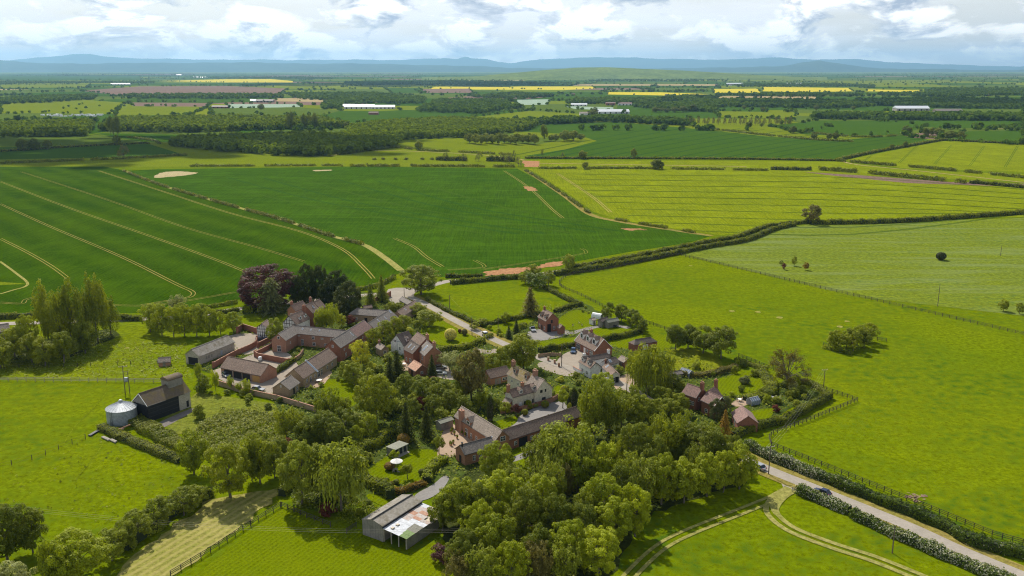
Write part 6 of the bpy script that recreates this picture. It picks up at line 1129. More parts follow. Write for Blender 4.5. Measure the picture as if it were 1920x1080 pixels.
def wall(px, ht, th, mat, label, sm=0, piers=True):
    P = smooth(gpts(px), 5) if sm else gpts(px); t = thing('garden_wall', P[0], label, 'wall'); mb = MB(); cp = MB()
    for a, b in zip(P[:-1], P[1:]):
        l = (b - a).length; f = Fr(a, b - a); mb.box(f, -th / 2, l + th / 2, -th / 2, th / 2, -.1, ht); cp.box(f, -th / 2 - .03, l + th / 2 + .03, -th / 2 - .05, th / 2 + .05, ht, ht + .1)
    mb.build('brickwork', mat, t); cp.build('coping', M['oldbrick'], t)
    if piers:
        for p in (P[0], P[-1]): q = MB(); q.box(Fr(p), -.3, .3, -.3, .3, -.1, ht + .3); q.build('pier', mat, t)
wall([(400, 690), (440, 668), (470, 655), (480, 648), (482, 640)], 1.9, .35, M['brick'], 'curving red brick wall beside the asbestos-roofed barn', 1); wall([(484, 652), (502, 643), (522, 633)], 1.9, .35, M['brick'], 'straight red brick wall in front of the parked dark blue car'); wall([(478, 668), (484, 672), (542, 683)], 1.9, .35, M['brick'], 'red brick wall of the walled garden facing the yard'); wall([(480, 667), (510, 652)], 1.6, .35, M['brick'], 'red brick wall at the walled garden corner'); wall([(542, 683), (560, 672), (568, 662)], 1.2, .4, M['stone'], 'curved low wall closing the walled garden', 1)
wall([(445, 625), (455, 617), (483, 626)], 2.2, .35, M['brick'], 'brick wall between the manor lawn and the barn yard'); wall([(693, 572), (720, 560), (732, 556)], 2.2, .35, M['brick'], 'brick wall under the firs'); wall([(405, 720), (450, 735), (520, 750), (560, 762), (592, 772)], 1.5, .35, M['stone'], 'long stone garden wall above the dry scrub'); wall([(940, 775), (985, 768), (1030, 755), (1045, 748)], 1.3, .35, M['oldbrick'], 'old brick retaining wall before the cream cottage', 1); wall([(1010, 670), (1030, 667), (1050, 668)], 1.0, .4, M['stone'], 'low stone wall at the lane junction', 1); wall([(1090, 700), (1075, 692)], .9, .3, M['white'], 'low white wall beside the lane', piers=False); wall([(1148, 690), (1185, 680), (1198, 672)], 1.6, .3, M['oldbrick'], 'brick wall behind the pink-roofed shed')
# ------------------------------------------------------------------ garden shrubs
def inside(p, poly):
    c = False; n = len(poly); j = n - 1
    for i in range(n):
        if (poly[i].y > p.y) != (poly[j].y > p.y) and p.x < (poly[j].x - poly[i].x) * (p.y - poly[i].y) / (poly[j].y - poly[i].y) + poly[i].x: c = not c
        j = i
    return c
BLOCK = [gpts(l) for l in LAWNS] + [gpts(l) for _, l in YARDS]
LANEP = smooth(gpts(LANE), 6)
def free(p, m=0.0):
    if any(inside(p, q) for q in BLOCK): return False
    for fr, hl, hw in FOOT:
        d = p - fr.o
        if abs(d.dot(fr.x)) < hl + m and abs(d.dot(fr.y)) < hw + m: return False
    return min((p - q).length for q in LANEP) > 4.0
srs = random.Random(5)
BEDS = [([(640, 690), (720, 670), (800, 700), (900, 720), (930, 770), (850, 790), (760, 800), (680, 760), (650, 720)], 70, 'the middle gardens', (2.0, 4.2)), ([(580, 600), (690, 600), (680, 640), (600, 640)], 14, 'the manor garden', (1.5, 3.0)), ([(480, 650), (560, 645), (570, 665), (545, 680), (490, 670)], 12, 'the walled garden', (1.0, 2.0)), ([(700, 600), (800, 600), (800, 650), (700, 660)], 22, 'the gardens by the lane', (1.6, 3.2)), ([(940, 690), (1080, 690), (1090, 760), (950, 780)], 16, 'the cream cottage garden', (1.2, 2.4)),
 ([(1040, 690), (1090, 690), (1110, 740), (1060, 745)], 12, 'the lane-side beds', (1.4, 2.6)), ([(1300, 690), (1400, 680), (1560, 735), (1520, 760), (1400, 800), (1330, 740)], 42, 'the red-tiled cottage garden', (1.4, 3.2)), ([(1150, 690), (1280, 690), (1290, 760), (1200, 760)], 18, 'the belt beside the weeping birches', (2.0, 4.0)), ([(880, 610), (990, 600), (1000, 660), (930, 660)], 14, 'the drive by the firs', (1.4, 2.8)), ([(540, 800), (690, 780), (700, 860), (620, 920), (540, 900)], 26, 'the belt below the garden wall', (2.0, 4.4)), ([(690, 720), (760, 760), (760, 800), (690, 800)], 8, 'the shady corner by the spruces', (2.0, 3.6)), ([(570, 690), (660, 680), (690, 730), (600, 770), (560, 750)], 18, 'the stone barn garden', (1.0, 2.2)), ([(1060, 560), (1130, 580), (1110, 590), (1050, 575)], 8, 'the vegetable patch by the polytunnel', (.8, 1.6)), ([(380, 720), (520, 745), (580, 775), (560, 785), (400, 745)], 14, 'the foot of the stone wall', (1.2, 2.4)), ([(830, 800), (870, 790), (890, 810), (900, 850), (830, 860)], 10, 'the paved terrace', (.5, 1.0)),
 ([(1090, 790), (1240, 760), (1380, 830), (1380, 870), (1200, 880), (1060, 860)], 20, 'the edge of the wood', (2.0, 4.0)), ([(560, 940), (640, 920), (700, 950), (640, 985)], 16, 'the vegetable patch by the tin barn', (.9, 1.8)), ([(1010, 655), (1060, 665), (1050, 680), (1000, 670)], 6, 'the verge at the lane junction', (.8, 1.6)), ([(470, 560), (560, 560), (545, 580), (470, 580)], 6, 'the drive under the copper beech', (1.4, 2.6))]
KN = [('mid', 'green', .30), ('dark', 'dark green', .22), ('fresh', 'bright green', .14), ('olive', 'olive green', .10), ('yellowgreen', 'yellow-green', .08), ('silver', 'silvery', .05), ('red', 'wine-red', .03), ('golden', 'golden', .04), ('blossom', 'white-flowered', .04)]
for poly, n, where, (s0, s1) in BEDS:
    n = int(n * .8); s0, s1 = s0 * 1.1, s1 * 1.15
    P = gpts(poly); xs = [p.x for p in P]; ys = [p.y for p in P]; k = tries = 0
    while k < n and tries < n * 30:
        tries += 1; p = Vector((srs.uniform(min(xs), max(xs)), srs.uniform(min(ys), max(ys)), 0)); wd = srs.uniform(s0, s1)
        if not inside(p, P) or not free(p, wd * .4): continue
        r_ = srs.random(); a = 0
        for lf, word, pr in KN:
            a += pr
            if r_ < a: break
        k += 1; me, _ = proto('shrub_%d' % (k % 3)); o = tag(link('shrub', me, None, p), '%s rounded shrub in %s' % (word, where), 'shrub', '%s shrubs in %s' % (word, where)); set_mat(o, LF[lf]); o.scale = (wd, wd * srs.uniform(.85, 1.15), wd * srs.uniform(.6, 1.0)); o.rotation_euler = (0, 0, srs.uniform(0, 6.28))

# bramble mass and weeds
GP = [(430, 592), (560, 560), (740, 550), (800, 572), (920, 640), (1010, 572), (1080, 575), (1240, 645), (1370, 700), (1560, 738), (1390, 798), (1400, 865), (1200, 890), (900, 890), (700, 930), (560, 915), (535, 800), (500, 740), (365, 690), (440, 640)]
def carpet(name, poly, n, leaf, hgt, size, label, cat):
    P = gpts(poly); r = np.random.default_rng(len(poly) + n); c = sum(P, Vector()) / len(P); xs = [p.x for p in P]; ys = [p.y for p in P]; pts = []
    while len(pts) < n:
        p = Vector((r.uniform(min(xs), max(xs)), r.uniform(min(ys), max(ys)), 0))
        if inside(p, P): pts.append((p.x - c.x, p.y - c.y))
    q = np.array(pts); z = hgt * (0.45 + .3 * np.sin(q[:, 0] * .55 + 1) * np.sin(q[:, 1] * .47) + .25 * np.sin(q[:, 0] * 1.7) * np.sin(q[:, 1] * 1.3 + 2)) * r.uniform(.5, 1.15, n); p = np.stack([q[:, 0], q[:, 1], np.maximum(.05, z)], 1)
    V, F4 = quads(p, r.normal(size=(n, 3)) * .5 + np.array([0, 0, 1.0]), size * r.uniform(.5, 1.4, n), .8, r); o = link(name, np_mesh(name, V, F4, r.random(n), [LF[leaf]]), None, c); tag(o, label, cat, None, 'stuff'); return o
def cover(n, leaf, hgt, size, seed, name, label):
    P = gpts(GP); r = np.random.default_rng(seed); xs = [p.x for p in P]; ys = [p.y for p in P]; pts = []
    while len(pts) < n:
        p = Vector((r.uniform(min(xs), max(xs)), r.uniform(min(ys), max(ys)), 0))
        if inside(p, P) and free(p, .3): pts.append((p.x, p.y))
    q = np.array(pts); cl = np.sin(q[:, 0] * .31 + seed) * np.sin(q[:, 1] * .27) + .6 * np.sin(q[:, 0] * .9) * np.sin(q[:, 1] * .8 + seed); z = hgt * np.clip(.5 + .5 * cl, .05, 1) * r.uniform(.3, 1.1, n)
    V, F4 = quads(np.stack([q[:, 0], q[:, 1], z + .04], 1), r.normal(size=(n, 3)) * .55 + np.array([0, 0, 1.0]), size * r.uniform(.5, 1.4, n), .8, r); tag(link(name, np_mesh(name, V, F4, np.clip(.5 + .3 * cl + r.normal(size=n) * .2, 0, 1), [LF[leaf]])), label, 'plants', None, 'stuff')
cover(16000, 'mid', .9, .30, 1, 'garden_plants', 'low green planting filling the village gardens'); cover(7000, 'dark', 1.2, .30, 2, 'garden_undergrowth', 'dark undergrowth between the village garden trees'); cover(2500, 'olive', .7, .22, 3, 'garden_perennials', 'olive perennials in the village garden beds')
carpet('bramble_patch', [(370, 800), (420, 770), (480, 768), (530, 785), (560, 800), (520, 835), (450, 850), (390, 850), (360, 830)], 9000, 'bramble', 1.8, .26, 'thick bramble patch below the dry scrub', 'brambles')
carpet('meadow_weeds', [(0, 640), (240, 640), (350, 645), (355, 708), (0, 708)], 2600, 'bramble', .5, .28, 'pale weeds scattered through the rough meadow', 'weeds'); carpet('thistle_tufts', [(20, 880), (180, 815), (330, 870), (380, 910), (220, 990), (90, 960), (0, 940)], 260, 'hedge', .4, .28, 'dark tufts dotted over the left paddock', 'weeds'); carpet('verge_weeds', [(1590, 955), (1640, 975), (1660, 985), (1600, 968)], 500, 'olive', .7, .2, 'rough weeds in the gap of the roadside hedge', 'weeds')
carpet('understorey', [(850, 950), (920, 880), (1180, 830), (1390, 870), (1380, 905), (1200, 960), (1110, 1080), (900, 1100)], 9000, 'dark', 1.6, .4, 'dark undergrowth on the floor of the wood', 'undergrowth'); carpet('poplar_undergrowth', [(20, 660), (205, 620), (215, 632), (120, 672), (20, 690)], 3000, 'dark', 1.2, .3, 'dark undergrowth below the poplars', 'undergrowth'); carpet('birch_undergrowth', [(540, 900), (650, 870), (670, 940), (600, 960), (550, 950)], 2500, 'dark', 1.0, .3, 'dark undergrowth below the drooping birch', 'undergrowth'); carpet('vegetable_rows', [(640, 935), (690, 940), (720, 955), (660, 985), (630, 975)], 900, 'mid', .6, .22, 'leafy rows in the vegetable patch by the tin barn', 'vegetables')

# ------------------------------------------------------------------ middle-distance trees
def mid(base, leaf, label, group, pts):
    for p in pts: plant(base, leaf, *p, label, 'tree', group if len(pts) > 1 else None)
mid('broad', 'dark', 'one of three dark oaks on the straight hedge', 'three oaks', [(44, 282, 259, 26), (66, 281, 259, 22), (89, 280, 261, 20)]); mid('poplar', 'dark', 'very tall dark poplar by the plantation corner', 'tall dark poplars', [(208, 254, 214, 15), (221, 255, 212, 16), (214, 256, 220, 14)]); mid('round', 'dark', 'dark tree below the tall poplars', None, [(220, 272, 252, 18)]); mid('bare', 'brownish', 'bare spreading tree on the straight hedge', None, [(232, 297, 270, 24)]); mid('poplar', 'dark', 'dark poplar in the pair at the plantation end', 'plantation end poplars', [(546, 242, 207, 26), (570, 241, 211, 22), (590, 241, 211, 20), (580, 240, 212, 18)])
mid('broad', 'mid', 'small tree on the farm track hedge', 'farm track trees', [(786, 281, 263, 18), (1097, 317, 303, 14), (1188, 297, 277, 14), (1093, 298, 281, 18)]); mid('broad', 'dark', 'dark round oak on the barley hedge', None, [(1231, 317, 298, 28)]); mid('bare', 'olive', 'thin leafing tree on the wheat hedge', 'thin hedge trees', [(836, 301, 285, 12), (870, 302, 287, 14), (898, 302, 283, 16), (945, 303, 285, 18), (955, 306, 285, 18), (972, 312, 293, 16), (1017, 293, 279, 8), (1055, 294, 285, 8), (964, 295, 281, 8)])
mid('broad', 'dark', 'tree in the right far crop', 'far crop trees', [(1487, 250, 235, 15), (1526, 261, 249, 14), (1555, 263, 250, 12), (1566, 262, 248, 14), (1700, 252, 235, 22), (1735, 257, 239, 12), (1760, 255, 239, 20), (1780, 262, 244, 24), (1802, 263, 246, 20), (1748, 254, 238, 16), (1404, 240, 226, 14), (1428, 238, 230, 8), (1672, 280, 270, 11), (1697, 276, 264, 10)]); mid('broad', 'olive', 'tree in the clump island in the striped crop', 'crop island clump', [(1020, 264, 232, 14), (1042, 264, 250, 16), (1058, 265, 243, 24), (1075, 264, 244, 22), (1088, 262, 250, 18), (1033, 265, 252, 14), (1067, 263, 247, 20)]); mid('broad', 'mid', 'tree in the long clump beside the striped crop', 'long clump', [(880 + i * 11, 268 + (i % 3) * 1.5, 248 + (i * 7 % 5), 20) for i in range(12)])
mid('broad', 'dark', 'far round tree above the pale pastures', 'far round trees', [(1430, 210, 200, 12), (1530, 207, 196, 12), (1300, 209, 195, 14), (1600, 206, 198, 10), (1230, 211, 200, 18), (1240, 210, 202, 14), (1250, 211, 203, 14), (1265, 211, 200, 18), (1280, 211, 199, 20), (1395, 205, 197, 10), (1115, 217, 200, 14), (1112, 218, 206, 18), (490, 206, 194, 14), (650, 241, 228, 12), (1820, 224, 212, 16)])
mid('bare', 'brownish', 'thin trunk in the avenue beyond the striped crop', 'avenue trees', [(1282 + i * 9.5 + random.uniform(-2, 2), 233 + i * .12, 219 + random.uniform(-1, 2), 8) for i in range(22)])

# far woods and hedgerow trees: masses that nobody could count
def pix(p, z=0.0): d_ = p[1] * CP + (HC - z) * SP; return 960 + FPX * p[0] / d_, 540 - FPX * (p[1] * SP - (HC - z) * CP) / d_
def mass(name, pts, leaf, label, hh, ww, nq=22, seed=3, size=.34, cat='wood', parent=None):
    r = np.random.default_rng(seed); n = len(pts); q = np.asarray(pts, float); H_ = r.uniform(hh[0], hh[1], n); W_ = r.uniform(ww[0], ww[1], n)
    e = unit(r.normal(size=(n, nq, 3)) + np.array([0, 0, .35])); rad = r.uniform(.65, 1.0, (n, nq, 1)); p = e * rad * np.stack([W_ * .5, W_ * .5, H_ * .46], 1)[:, None, :]; p[..., 2] += (H_ * .54)[:, None]; p[..., :2] += q[:, None, :2]; p[..., 2] += q[:, None, 2] if q.shape[1] > 2 else 0
    s = (W_[:, None] * size * r.uniform(.6, 1.2, (n, nq))); tone = np.clip(r.random((n, 1)) * .75 + .25 * r.random((n, nq)), 0, 1)
    V, F4 = quads(p.reshape(-1, 3), (e + r.normal(size=e.shape) * .35).reshape(-1, 3), s.ravel(), .75, r); o = link(name, np_mesh(name, V, F4, tone.ravel(), [LF[leaf]])); return tag(o, label, cat, None, 'stuff')
def fill(poly, sp, seed):
    P = gpts(poly); r = np.random.default_rng(seed); xs = [p.x for p in P]; ys = [p.y for p in P]; A = abs(sum(P[i].x * P[i - 1].y - P[i - 1].x * P[i].y for i in range(len(P)))) / 2; n = int(A / sp ** 2); out = []
    while len(out) < n:
        p = Vector((r.uniform(min(xs), max(xs)), r.uniform(min(ys), max(ys)), 0))
        if inside(p, P): out.append((p.x, p.y))
    return out
mass('plantation', fill([(0, 258), (160, 256), (178, 240), (170, 232), (0, 238)], 6.0, 1), 'plantation', 'pale yellow-green plantation at the left edge of the plain', (9, 13), (6, 9), 18, 1); mass('plantation', fill([(185, 246), (330, 250), (520, 243), (655, 240), (600, 228), (420, 226), (230, 228)], 7.0, 2), 'plantation', 'long yellow-green plantation behind the tall poplars', (10, 14), (7, 10), 18, 2); mass('plantation', fill([(318, 274), (420, 285), (540, 293), (625, 293), (740, 277), (755, 266), (660, 258), (560, 258), (420, 262), (340, 266)], 6.0, 3), 'plantation', 'dense young plantation above the wheat fields', (8, 12), (6, 9), 20, 3); mass('plantation', fill([(655, 256), (760, 262), (870, 258), (985, 246), (1010, 236), (960, 231), (820, 228), (720, 234), (650, 242)], 7.0, 4), 'plantation', 'broad young plantation beside the striped crop', (8, 12), (7, 10), 18, 4)
mass('scrub_line', fill([(985, 236), (1130, 229), (1290, 236), (1290, 231), (1130, 224), (990, 230)], 8.0, 5), 'farwood', 'thick tree belt behind the striped crop', (8, 13), (8, 12), 20, 5)
WOODS = [[(1270, 202), (1400, 201), (1560, 204), (1640, 200), (1590, 192), (1400, 190), (1280, 192)], [(1640, 198), (1780, 204), (1920, 205), (1920, 192), (1760, 188), (1600, 190)], [(1520, 223), (1720, 226), (1920, 227), (1920, 219), (1740, 219), (1530, 217)], [(600, 200), (680, 193), (790, 196), (800, 186), (720, 180), (640, 186)], [(780, 210), (900, 214), (980, 203), (930, 190), (820, 190)], [(600, 205), (640, 205), (650, 195), (615, 193)], [(0, 196), (100, 192), (180, 186), (180, 180), (60, 183), (0, 188)], [(240, 185), (420, 186), (530, 184), (530, 180), (380, 179), (240, 180)], [(1240, 190), (1330, 193), (1340, 184), (1250, 182)], [(1060, 195), (1230, 196), (1260, 188), (1080, 188)], [(1180, 200), (1260, 208), (1345, 211), (1340, 203), (1250, 198)], [(1250, 172), (1360, 180), (1500, 182), (1640, 180), (1500, 175), (1360, 172)], [(1380, 163), (1520, 163), (1640, 166), (1640, 161), (1500, 158), (1390, 159)], [(1640, 178), (1780, 183), (1920, 178), (1920, 168), (1760, 168)], [(540, 178), (700, 176), (760, 183), (640, 190), (560, 186)], [(880, 183), (960, 186), (1050, 181), (960, 176)], [(640, 160), (900, 160), (1080, 157), (880, 152), (650, 154)], [(0, 158), (200, 156), (430, 158), (600, 157), (430, 155), (0, 154)], [(350, 146), (560, 144), (640, 148), (420, 148.5)], [(1100, 152), (1300, 153), (1400, 149), (1200, 147)]]
pts = []
for i, wd in enumerate(WOODS):
    y = sum(p[1] for p in wd) / len(wd); d_ = depth(at(960, y)); pts += fill(wd, max(9.0, d_ / 165), 20 + i)
pts = [p for p in pts if not any(a < pix(p)[0] < b and c < pix(p)[1] < d + 4 for a, b, c, d in [(min(q[0] for q in f) - 6, max(q[0] for q in f) + 6, min(q[1] for q in f), max(q[1] for q in f)) for m, f in FARF if m == 'rape'])]
mass('far_woods', pts, 'farwood', 'dark far woods scattered over the plain', (8, 13), (10, 17), 15, 9, .36)
pts = []; hr = np.random.default_rng(4)
for a, b in FAR_EDGES:
    L = (b - a).length; yy = (a.y + b.y) / 2
    if L < 5: continue
    dens = hr.choice([.05, .12, .3, .7, 1.2]); n = int(L / max(13.0, yy / 230) * dens)
    for k in range(n):
        t = hr.random(); pts.append((a.x + (b.x - a.x) * t + hr.normal() * 2.5, a.y + (b.y - a.y) * t + hr.normal() * 2.5))
skip = [gpts(p) for m, p in FARF]
RP = [(min(q[0] for q in p) - 6, max(q[0] for q in p) + 6, min(q[1] for q in p), max(q[1] for q in p)) for m, p in FARF if m == 'rape']
def near_rape(p):      # the wide open fields in front of the rape carry no tall hedges
    x, y = pix(p); return any(a < x < b and c < y < d + 5 for a, b, c, d in RP)
pts = [p for p in pts if p[1] > 1500 and not any(inside(Vector((p[0], p[1], 0)), q) for q in skip) and not near_rape(p)]
mass('hedgerow_trees', pts, 'farwood', 'far hedgerow trees lining the fields of the plain', (5, 11), (8, 14), 13, 12, .38, 'hedgerow')
# edges of the named far fields
pts = []
for m, poly in FARF:
    P = gpts(poly)
    for a, b in zip(P, P[1:] + P[:1]):
        L = (b - a).length; n = int(L / max(9, a.y / 190) * hr.choice([.1, .3, .6])); 
        for k in range(n): t = hr.random(); pts.append((a.x + (b.x - a.x) * t + hr.normal() * 2, a.y + (b.y - a.y) * t + hr.normal() * 2))
mass('field_edge_trees', pts, 'farwood', 'bushes and small trees along the far field edges', (3, 8), (5, 10), 13, 13, .38, 'hedgerow')

# ------------------------------------------------------------------ poles and wires
def pole(px, py, ty, label, arm=1.6, ang=0.0, two=False, name='power_pole'):
    c = at(px, py); h = height_to(c, ty); t = thing(name, c, label, 'pole'); mb = MB(); mb.tube(c - Vector((0, 0, .3)), c + Vector((0, 0, h)), .15, .11, 8); mb.build('shaft', M['polewood'], t); f = Fr(c, (math.cos(ang), math.sin(ang), 0)); tips = []
    if arm:
        mb = MB(); mb.box(f, -arm, arm, -.06, .06, h - .35, h - .22); mb.build('crossarm', M['railpale'], t)
        for u in (-arm + .1, 0, arm - .1): mb = MB(); mb.lathe(f.p(u, 0, h - .22), [(.05, 0), (.08, .1), (.04, .25)], 6); mb.build('insulator', M['porcelain'], t); tips.append(f.p(u, 0, h))
    else: tips.append(c + Vector((0, 0, h - .2)))
    return t, tips, f, h
tl, A1, f, h = pole(235, 738, 686, 'twin-legged transformer pole beside the black barn', 1.3, .3); c2 = at(243.5, 738); mb = MB(); mb.tube(c2, c2 + Vector((0, 0, h * .8)), .14, .11, 8); mb.build('second_leg', M['polewood'], tl); mb = MB(); p0 = at(235, 738); d = c2 - p0; mb.box(Fr(p0, d), -.2, d.length + .2, -.08, .08, h * .78, h * .78 + .15); mb.box(Fr(p0, d), 0, d.length, -.08, .08, h * .42, h * .42 + .15); mb.build('brace', M['polewood'], tl); mb = MB(); mb.box(Fr((p0 + c2) / 2, d), -.5, .5, -.4, .4, h * .45, h * .45 + 1.2); mb.build('transformer', M['purple'], tl)
_, B1, _, _ = pole(1441, 889, 836, 'wooden power pole with a crossarm at the lane corner', 1.1, .2); _, C1, _, _ = pole(1544, 728, 692, 'power pole in the big pasture near the garden corner', 1.0, .2); _, D1, _, _ = pole(1758, 574, 533, 'slender pole standing in the pale pasture', 0); pole(1673, 1036, 986, 'thin pole beside the flowering hedge', 0); pole(1876, 479, 461, 'far slender pole high in the pale pasture', 0)
_, E1, _, _ = pole(843, 580, 553, 'roadside pole by the small paddock hedge', 0); _, F1, _, _ = pole(885, 628, 594, 'roadside pole beside the lane lawn', 0); _, E2, _, _ = pole(934, 618, 590, 'pole at the foot of the small paddock', 0); pole(758, 556, 535, 'pole at the road junction', 0); _, G1, _, _ = pole(1053, 687, 646, 'pole at the white cottage lane', 0); _, G2, _, _ = pole(1175, 735, 698, 'short pole beside the white cottage drive', 0); _, K1, _, _ = pole(895, 1030, 994, 'pole half hidden in the wood behind the tin barn', .9, 1.2)
_, L1, _, _ = pole(-40, 990, 942, 'power pole beside the dark oaks', .9, 1.2)
def wire(a, b, sag, label):
    mb = MB(); n = 14; P = [a.lerp(b, i / n) - Vector((0, 0, sag * 4 * (i / n) * (1 - i / n))) for i in range(n + 1)]
    for p, q in zip(P[:-1], P[1:]): mb.tube(p, q, .012, .012, 4, False)
    tag(mb.build('power_line', M['railpale'], None, False, a), label, 'wire', 'overhead wires')
for k in range(3):
    wire(K1[k], L1[k], 2.5, 'overhead wire from the wood pole across the mown paddock'); wire(B1[k], C1[k], 1.5, 'overhead wire crossing the corner of the big pasture'); 
for a, b, l in ((E1, F1, 'thin wire along the lane by the small paddock'), (G1, G2, 'thin wire in front of the white cottage'), (F1, G1, 'thin wire along the village lane')): wire(a[0], b[0], .8, l)

# ------------------------------------------------------------------ cars and yard things
CARM = {k: plain('car_paint_' + k, v, .25, .3, .6) for k, v in {'white': (.78, .78, .77), 'navy': (.012, .022, .07), 'blue': (.03, .08, .17), 'silver': (.38, .39, .40), 'black': (.02, .022, .03)}.items()}
M['rim'] = plain('alloy_rim', (.45, .45, .46), .3, .8); M['lamp'] = plain('lamp_glass', (.7, .7, .68), .1); M['tail'] = plain('red_lens', (.35, .02, .02), .2)
def car(px, py, px2, py2, paint, label, suv=False, pickup=False):
    """stands at px,py and points towards px2,py2"""
    c = at(px, py); d = at(px2, py2) - c; t = thing('parked_car', c, label, 'car', None); f = Fr(c, d); L, W_, hb, hr = 2.2, .9, .95 if suv else .82, 1.75 if suv else 1.45
    mb = MB(); side = [(-L, .35), (-L, hb - .05), (-L + .25, hb), (L - 1.3, hb), (L - .15, hb - .18), (L, .6), (L, .35)]
    vs = [f.p(x, y * (1 if z < hb - .02 else .95), z) for y in (-W_, W_) for x, z in side]; n = len(side); mb.add(vs, [tuple(range(n)), tuple(range(2 * n - 1, n - 1, -1))] + [(i, (i + 1) % n, n + (i + 1) % n, n + i) for i in range(n)]); mb.build('body', CARM[paint], t)
    b0 = -L + (.25 if not pickup else 1.7); b1 = L - 1.35; cab = [(b0, hb), (b0 + (.25 if suv else .6), hr), (b1 - .75, hr), (b1, hb)]
    def shell(k, z0, z1, yk, nm, m):
        mb = MB(); q = [(b0 + (cab[1][0] - b0) * z0, hb + (hr - hb) * z0), (b0 + (cab[1][0] - b0) * z1, hb + (hr - hb) * z1), (b1 + (cab[2][0] - b1) * z1, hb + (hr - hb) * z1), (b1 + (cab[2][0] - b1) * z0, hb + (hr - hb) * z0)]
        vs = [f.p(x, s_ * yk[0 if i in (0, 3) else 1], z) for s_ in (-1, 1) for i, (x, z) in enumerate(q)]; mb.add(vs, [(0, 1, 2, 3), (7, 6, 5, 4), (0, 1, 5, 4), (1, 2, 6, 5), (2, 3, 7, 6), (3, 0, 4, 7)]); mb.build(nm, m, t)
    shell(0, .0, .86, (.84, .72), 'windows', M['glass']); shell(0, .86, 1.03, (.72, .68), 'roof', CARM[paint])
    for x in (-1.35, 1.35):
        for s_ in (-1, 1):
            mb = MB(); p = f.p(x, s_ * (W_ - .12), .33); mb.tube(p, p + f.y * (s_ * .2), .33, .33, 14); o = mb.build('wheel', M['rubber'], t); mb = MB(); mb.tube(p + f.y * (s_ * .2), p + f.y * (s_ * .22), .2, .18, 10); mb.build('rim', M['rim'], o)
    for s_ in (-1, 1):
        mb = MB(); mb.box(f, L - .1, L + .03, s_ * .62 - .2, s_ * .62 + .2, .58, .74); mb.build('headlight', M['lamp'], t); mb = MB(); mb.box(f, -L - .03, -L + .1, s_ * .68 - .14, s_ * .68 + .14, .62, .85); mb.build('tail_light', M['tail'], t)
car(911, 631, 918, 636, 'white', 'white off-roader driving on the village lane', True); car(999, 620, 1004, 626, 'silver', 'silver pickup parked on the grey drive of the brick house', True, True); car(1075, 660, 1073, 668, 'blue', 'blue hatchback parked beside the three-dormer house'); car(490, 637, 500, 636, 'navy', 'dark blue car parked before the timbered gable'); car(826, 691, 832, 690, 'silver', 'silver car in the shade of the brick gable'); car(826, 702, 834, 702, 'white', 'white car below the gravel drive'); car(1541, 926, 1528, 921, 'navy', 'dark blue car driving on the lane past the field entrance'); car(1421, 878, 1410, 873, 'silver', 'silver car on the lane beside the wood'); car(472, 707, 482, 709, 'black', 'black car under the open garage block')if False else None; car(424, 705, 428, 708, 'silver', 'silver car backed into the garage block'); car(466, 569, 472, 566, 'blue', 'blue car parked under the copper beech'); car(484, 732, 492, 733, 'silver', 'pale car beside the stone garden wall'); car(1148, 612, 1153, 613, 'black', 'dark car before the felt-roofed shed')
# parasol with table
c = at(744, 880); t = thing('parasol', c, 'large round cream parasol on the lawn beside the russet shrub', 'parasol'); mb = MB(); mb.tube(c, c + Vector((0, 0, 2.9)), .04, .03, 6); mb.build('pole', M['railpale'], t); n = 12
for k in range(n):
    a0, a1 = 2 * math.pi * k / n, 2 * math.pi * (k + 1) / n; mb = MB(); mb.add([c + Vector((0, 0, 3.0)), c + Vector((1.6 * math.cos(a0), 1.6 * math.sin(a0), 2.3)), c + Vector((1.6 * math.cos(a1), 1.6 * math.sin(a1), 2.3)), c + Vector((1.6 * math.cos(a1), 1.6 * math.sin(a1), 2.15)), c + Vector((1.6 * math.cos(a0), 1.6 * math.sin(a0), 2.15))], [(0, 1, 2), (1, 4, 3, 2)]); mb.build('canopy_panel', M['canvas'], t)
def table(px, py, label, r=.6, mat=None):
    c = at(px, py); t = thing('garden_table', c, label, 'table'); mb = MB(); mb.lathe(c, [(r, .68), (r, .74)], 14); mb.build('table_top', mat or M['railpale'], t); mb = MB(); mb.tube(c, c + Vector((0, 0, .68)), .06, .06, 6); mb.lathe(c, [(.3, 0), (.3, .05)], 10); mb.build('pedestal', M['lead'], t)
def chair(px, py, ang, label, group):
    c = at(px, py); t = thing('garden_chair', c, label, 'chair', group); f = Fr(c, (math.cos(ang), math.sin(ang), 0)); mb = MB(); mb.box(f, -.25, .25, -.25, .25, .42, .47); mb.build('seat', M['railpale'], t); mb = MB(); mb.box(f, -.25, .25, .21, .25, .47, .95); mb.build('backrest', M['railpale'], t)
    for x in (-.22, .22):
        for y in (-.22, .22): mb = MB(); mb.box(f, x - .02, x + .02, y - .02, y + .02, 0, .42); mb.build('leg', M['railpale'], t)
table(742, 884, 'small round table below the parasol'); table(598, 716, 'round pale table on the stone barn patio', 1.0, M['canvas']); table(757, 685, 'pale table behind the brick house', .8, M['canvas']); table(1387, 752, 'round table on the cottage terrace', .7, M['canvas']); table(824, 862, 'small table by the terrace path', .5)
for i, (x, y) in enumerate([(738, 886), (747, 887)]): chair(x, y, i * 2.2, 'garden chair below the parasol', 'parasol chairs')
for i, (x, y) in enumerate([(591, 717), (604, 713), (602, 720)]): chair(x, y, i * 2.1, 'garden chair on the stone barn patio', 'patio chairs')
for i, (x, y) in enumerate([(1382, 752), (1392, 753), (1386, 757)]): chair(x, y, i * 2.1, 'garden chair on the cottage terrace', 'terrace chairs')
for i, (x, y) in enumerate([(752, 686), (762, 688), (756, 690)]): chair(x, y, i * 1.9, 'garden chair behind the brick house', 'brick house chairs')
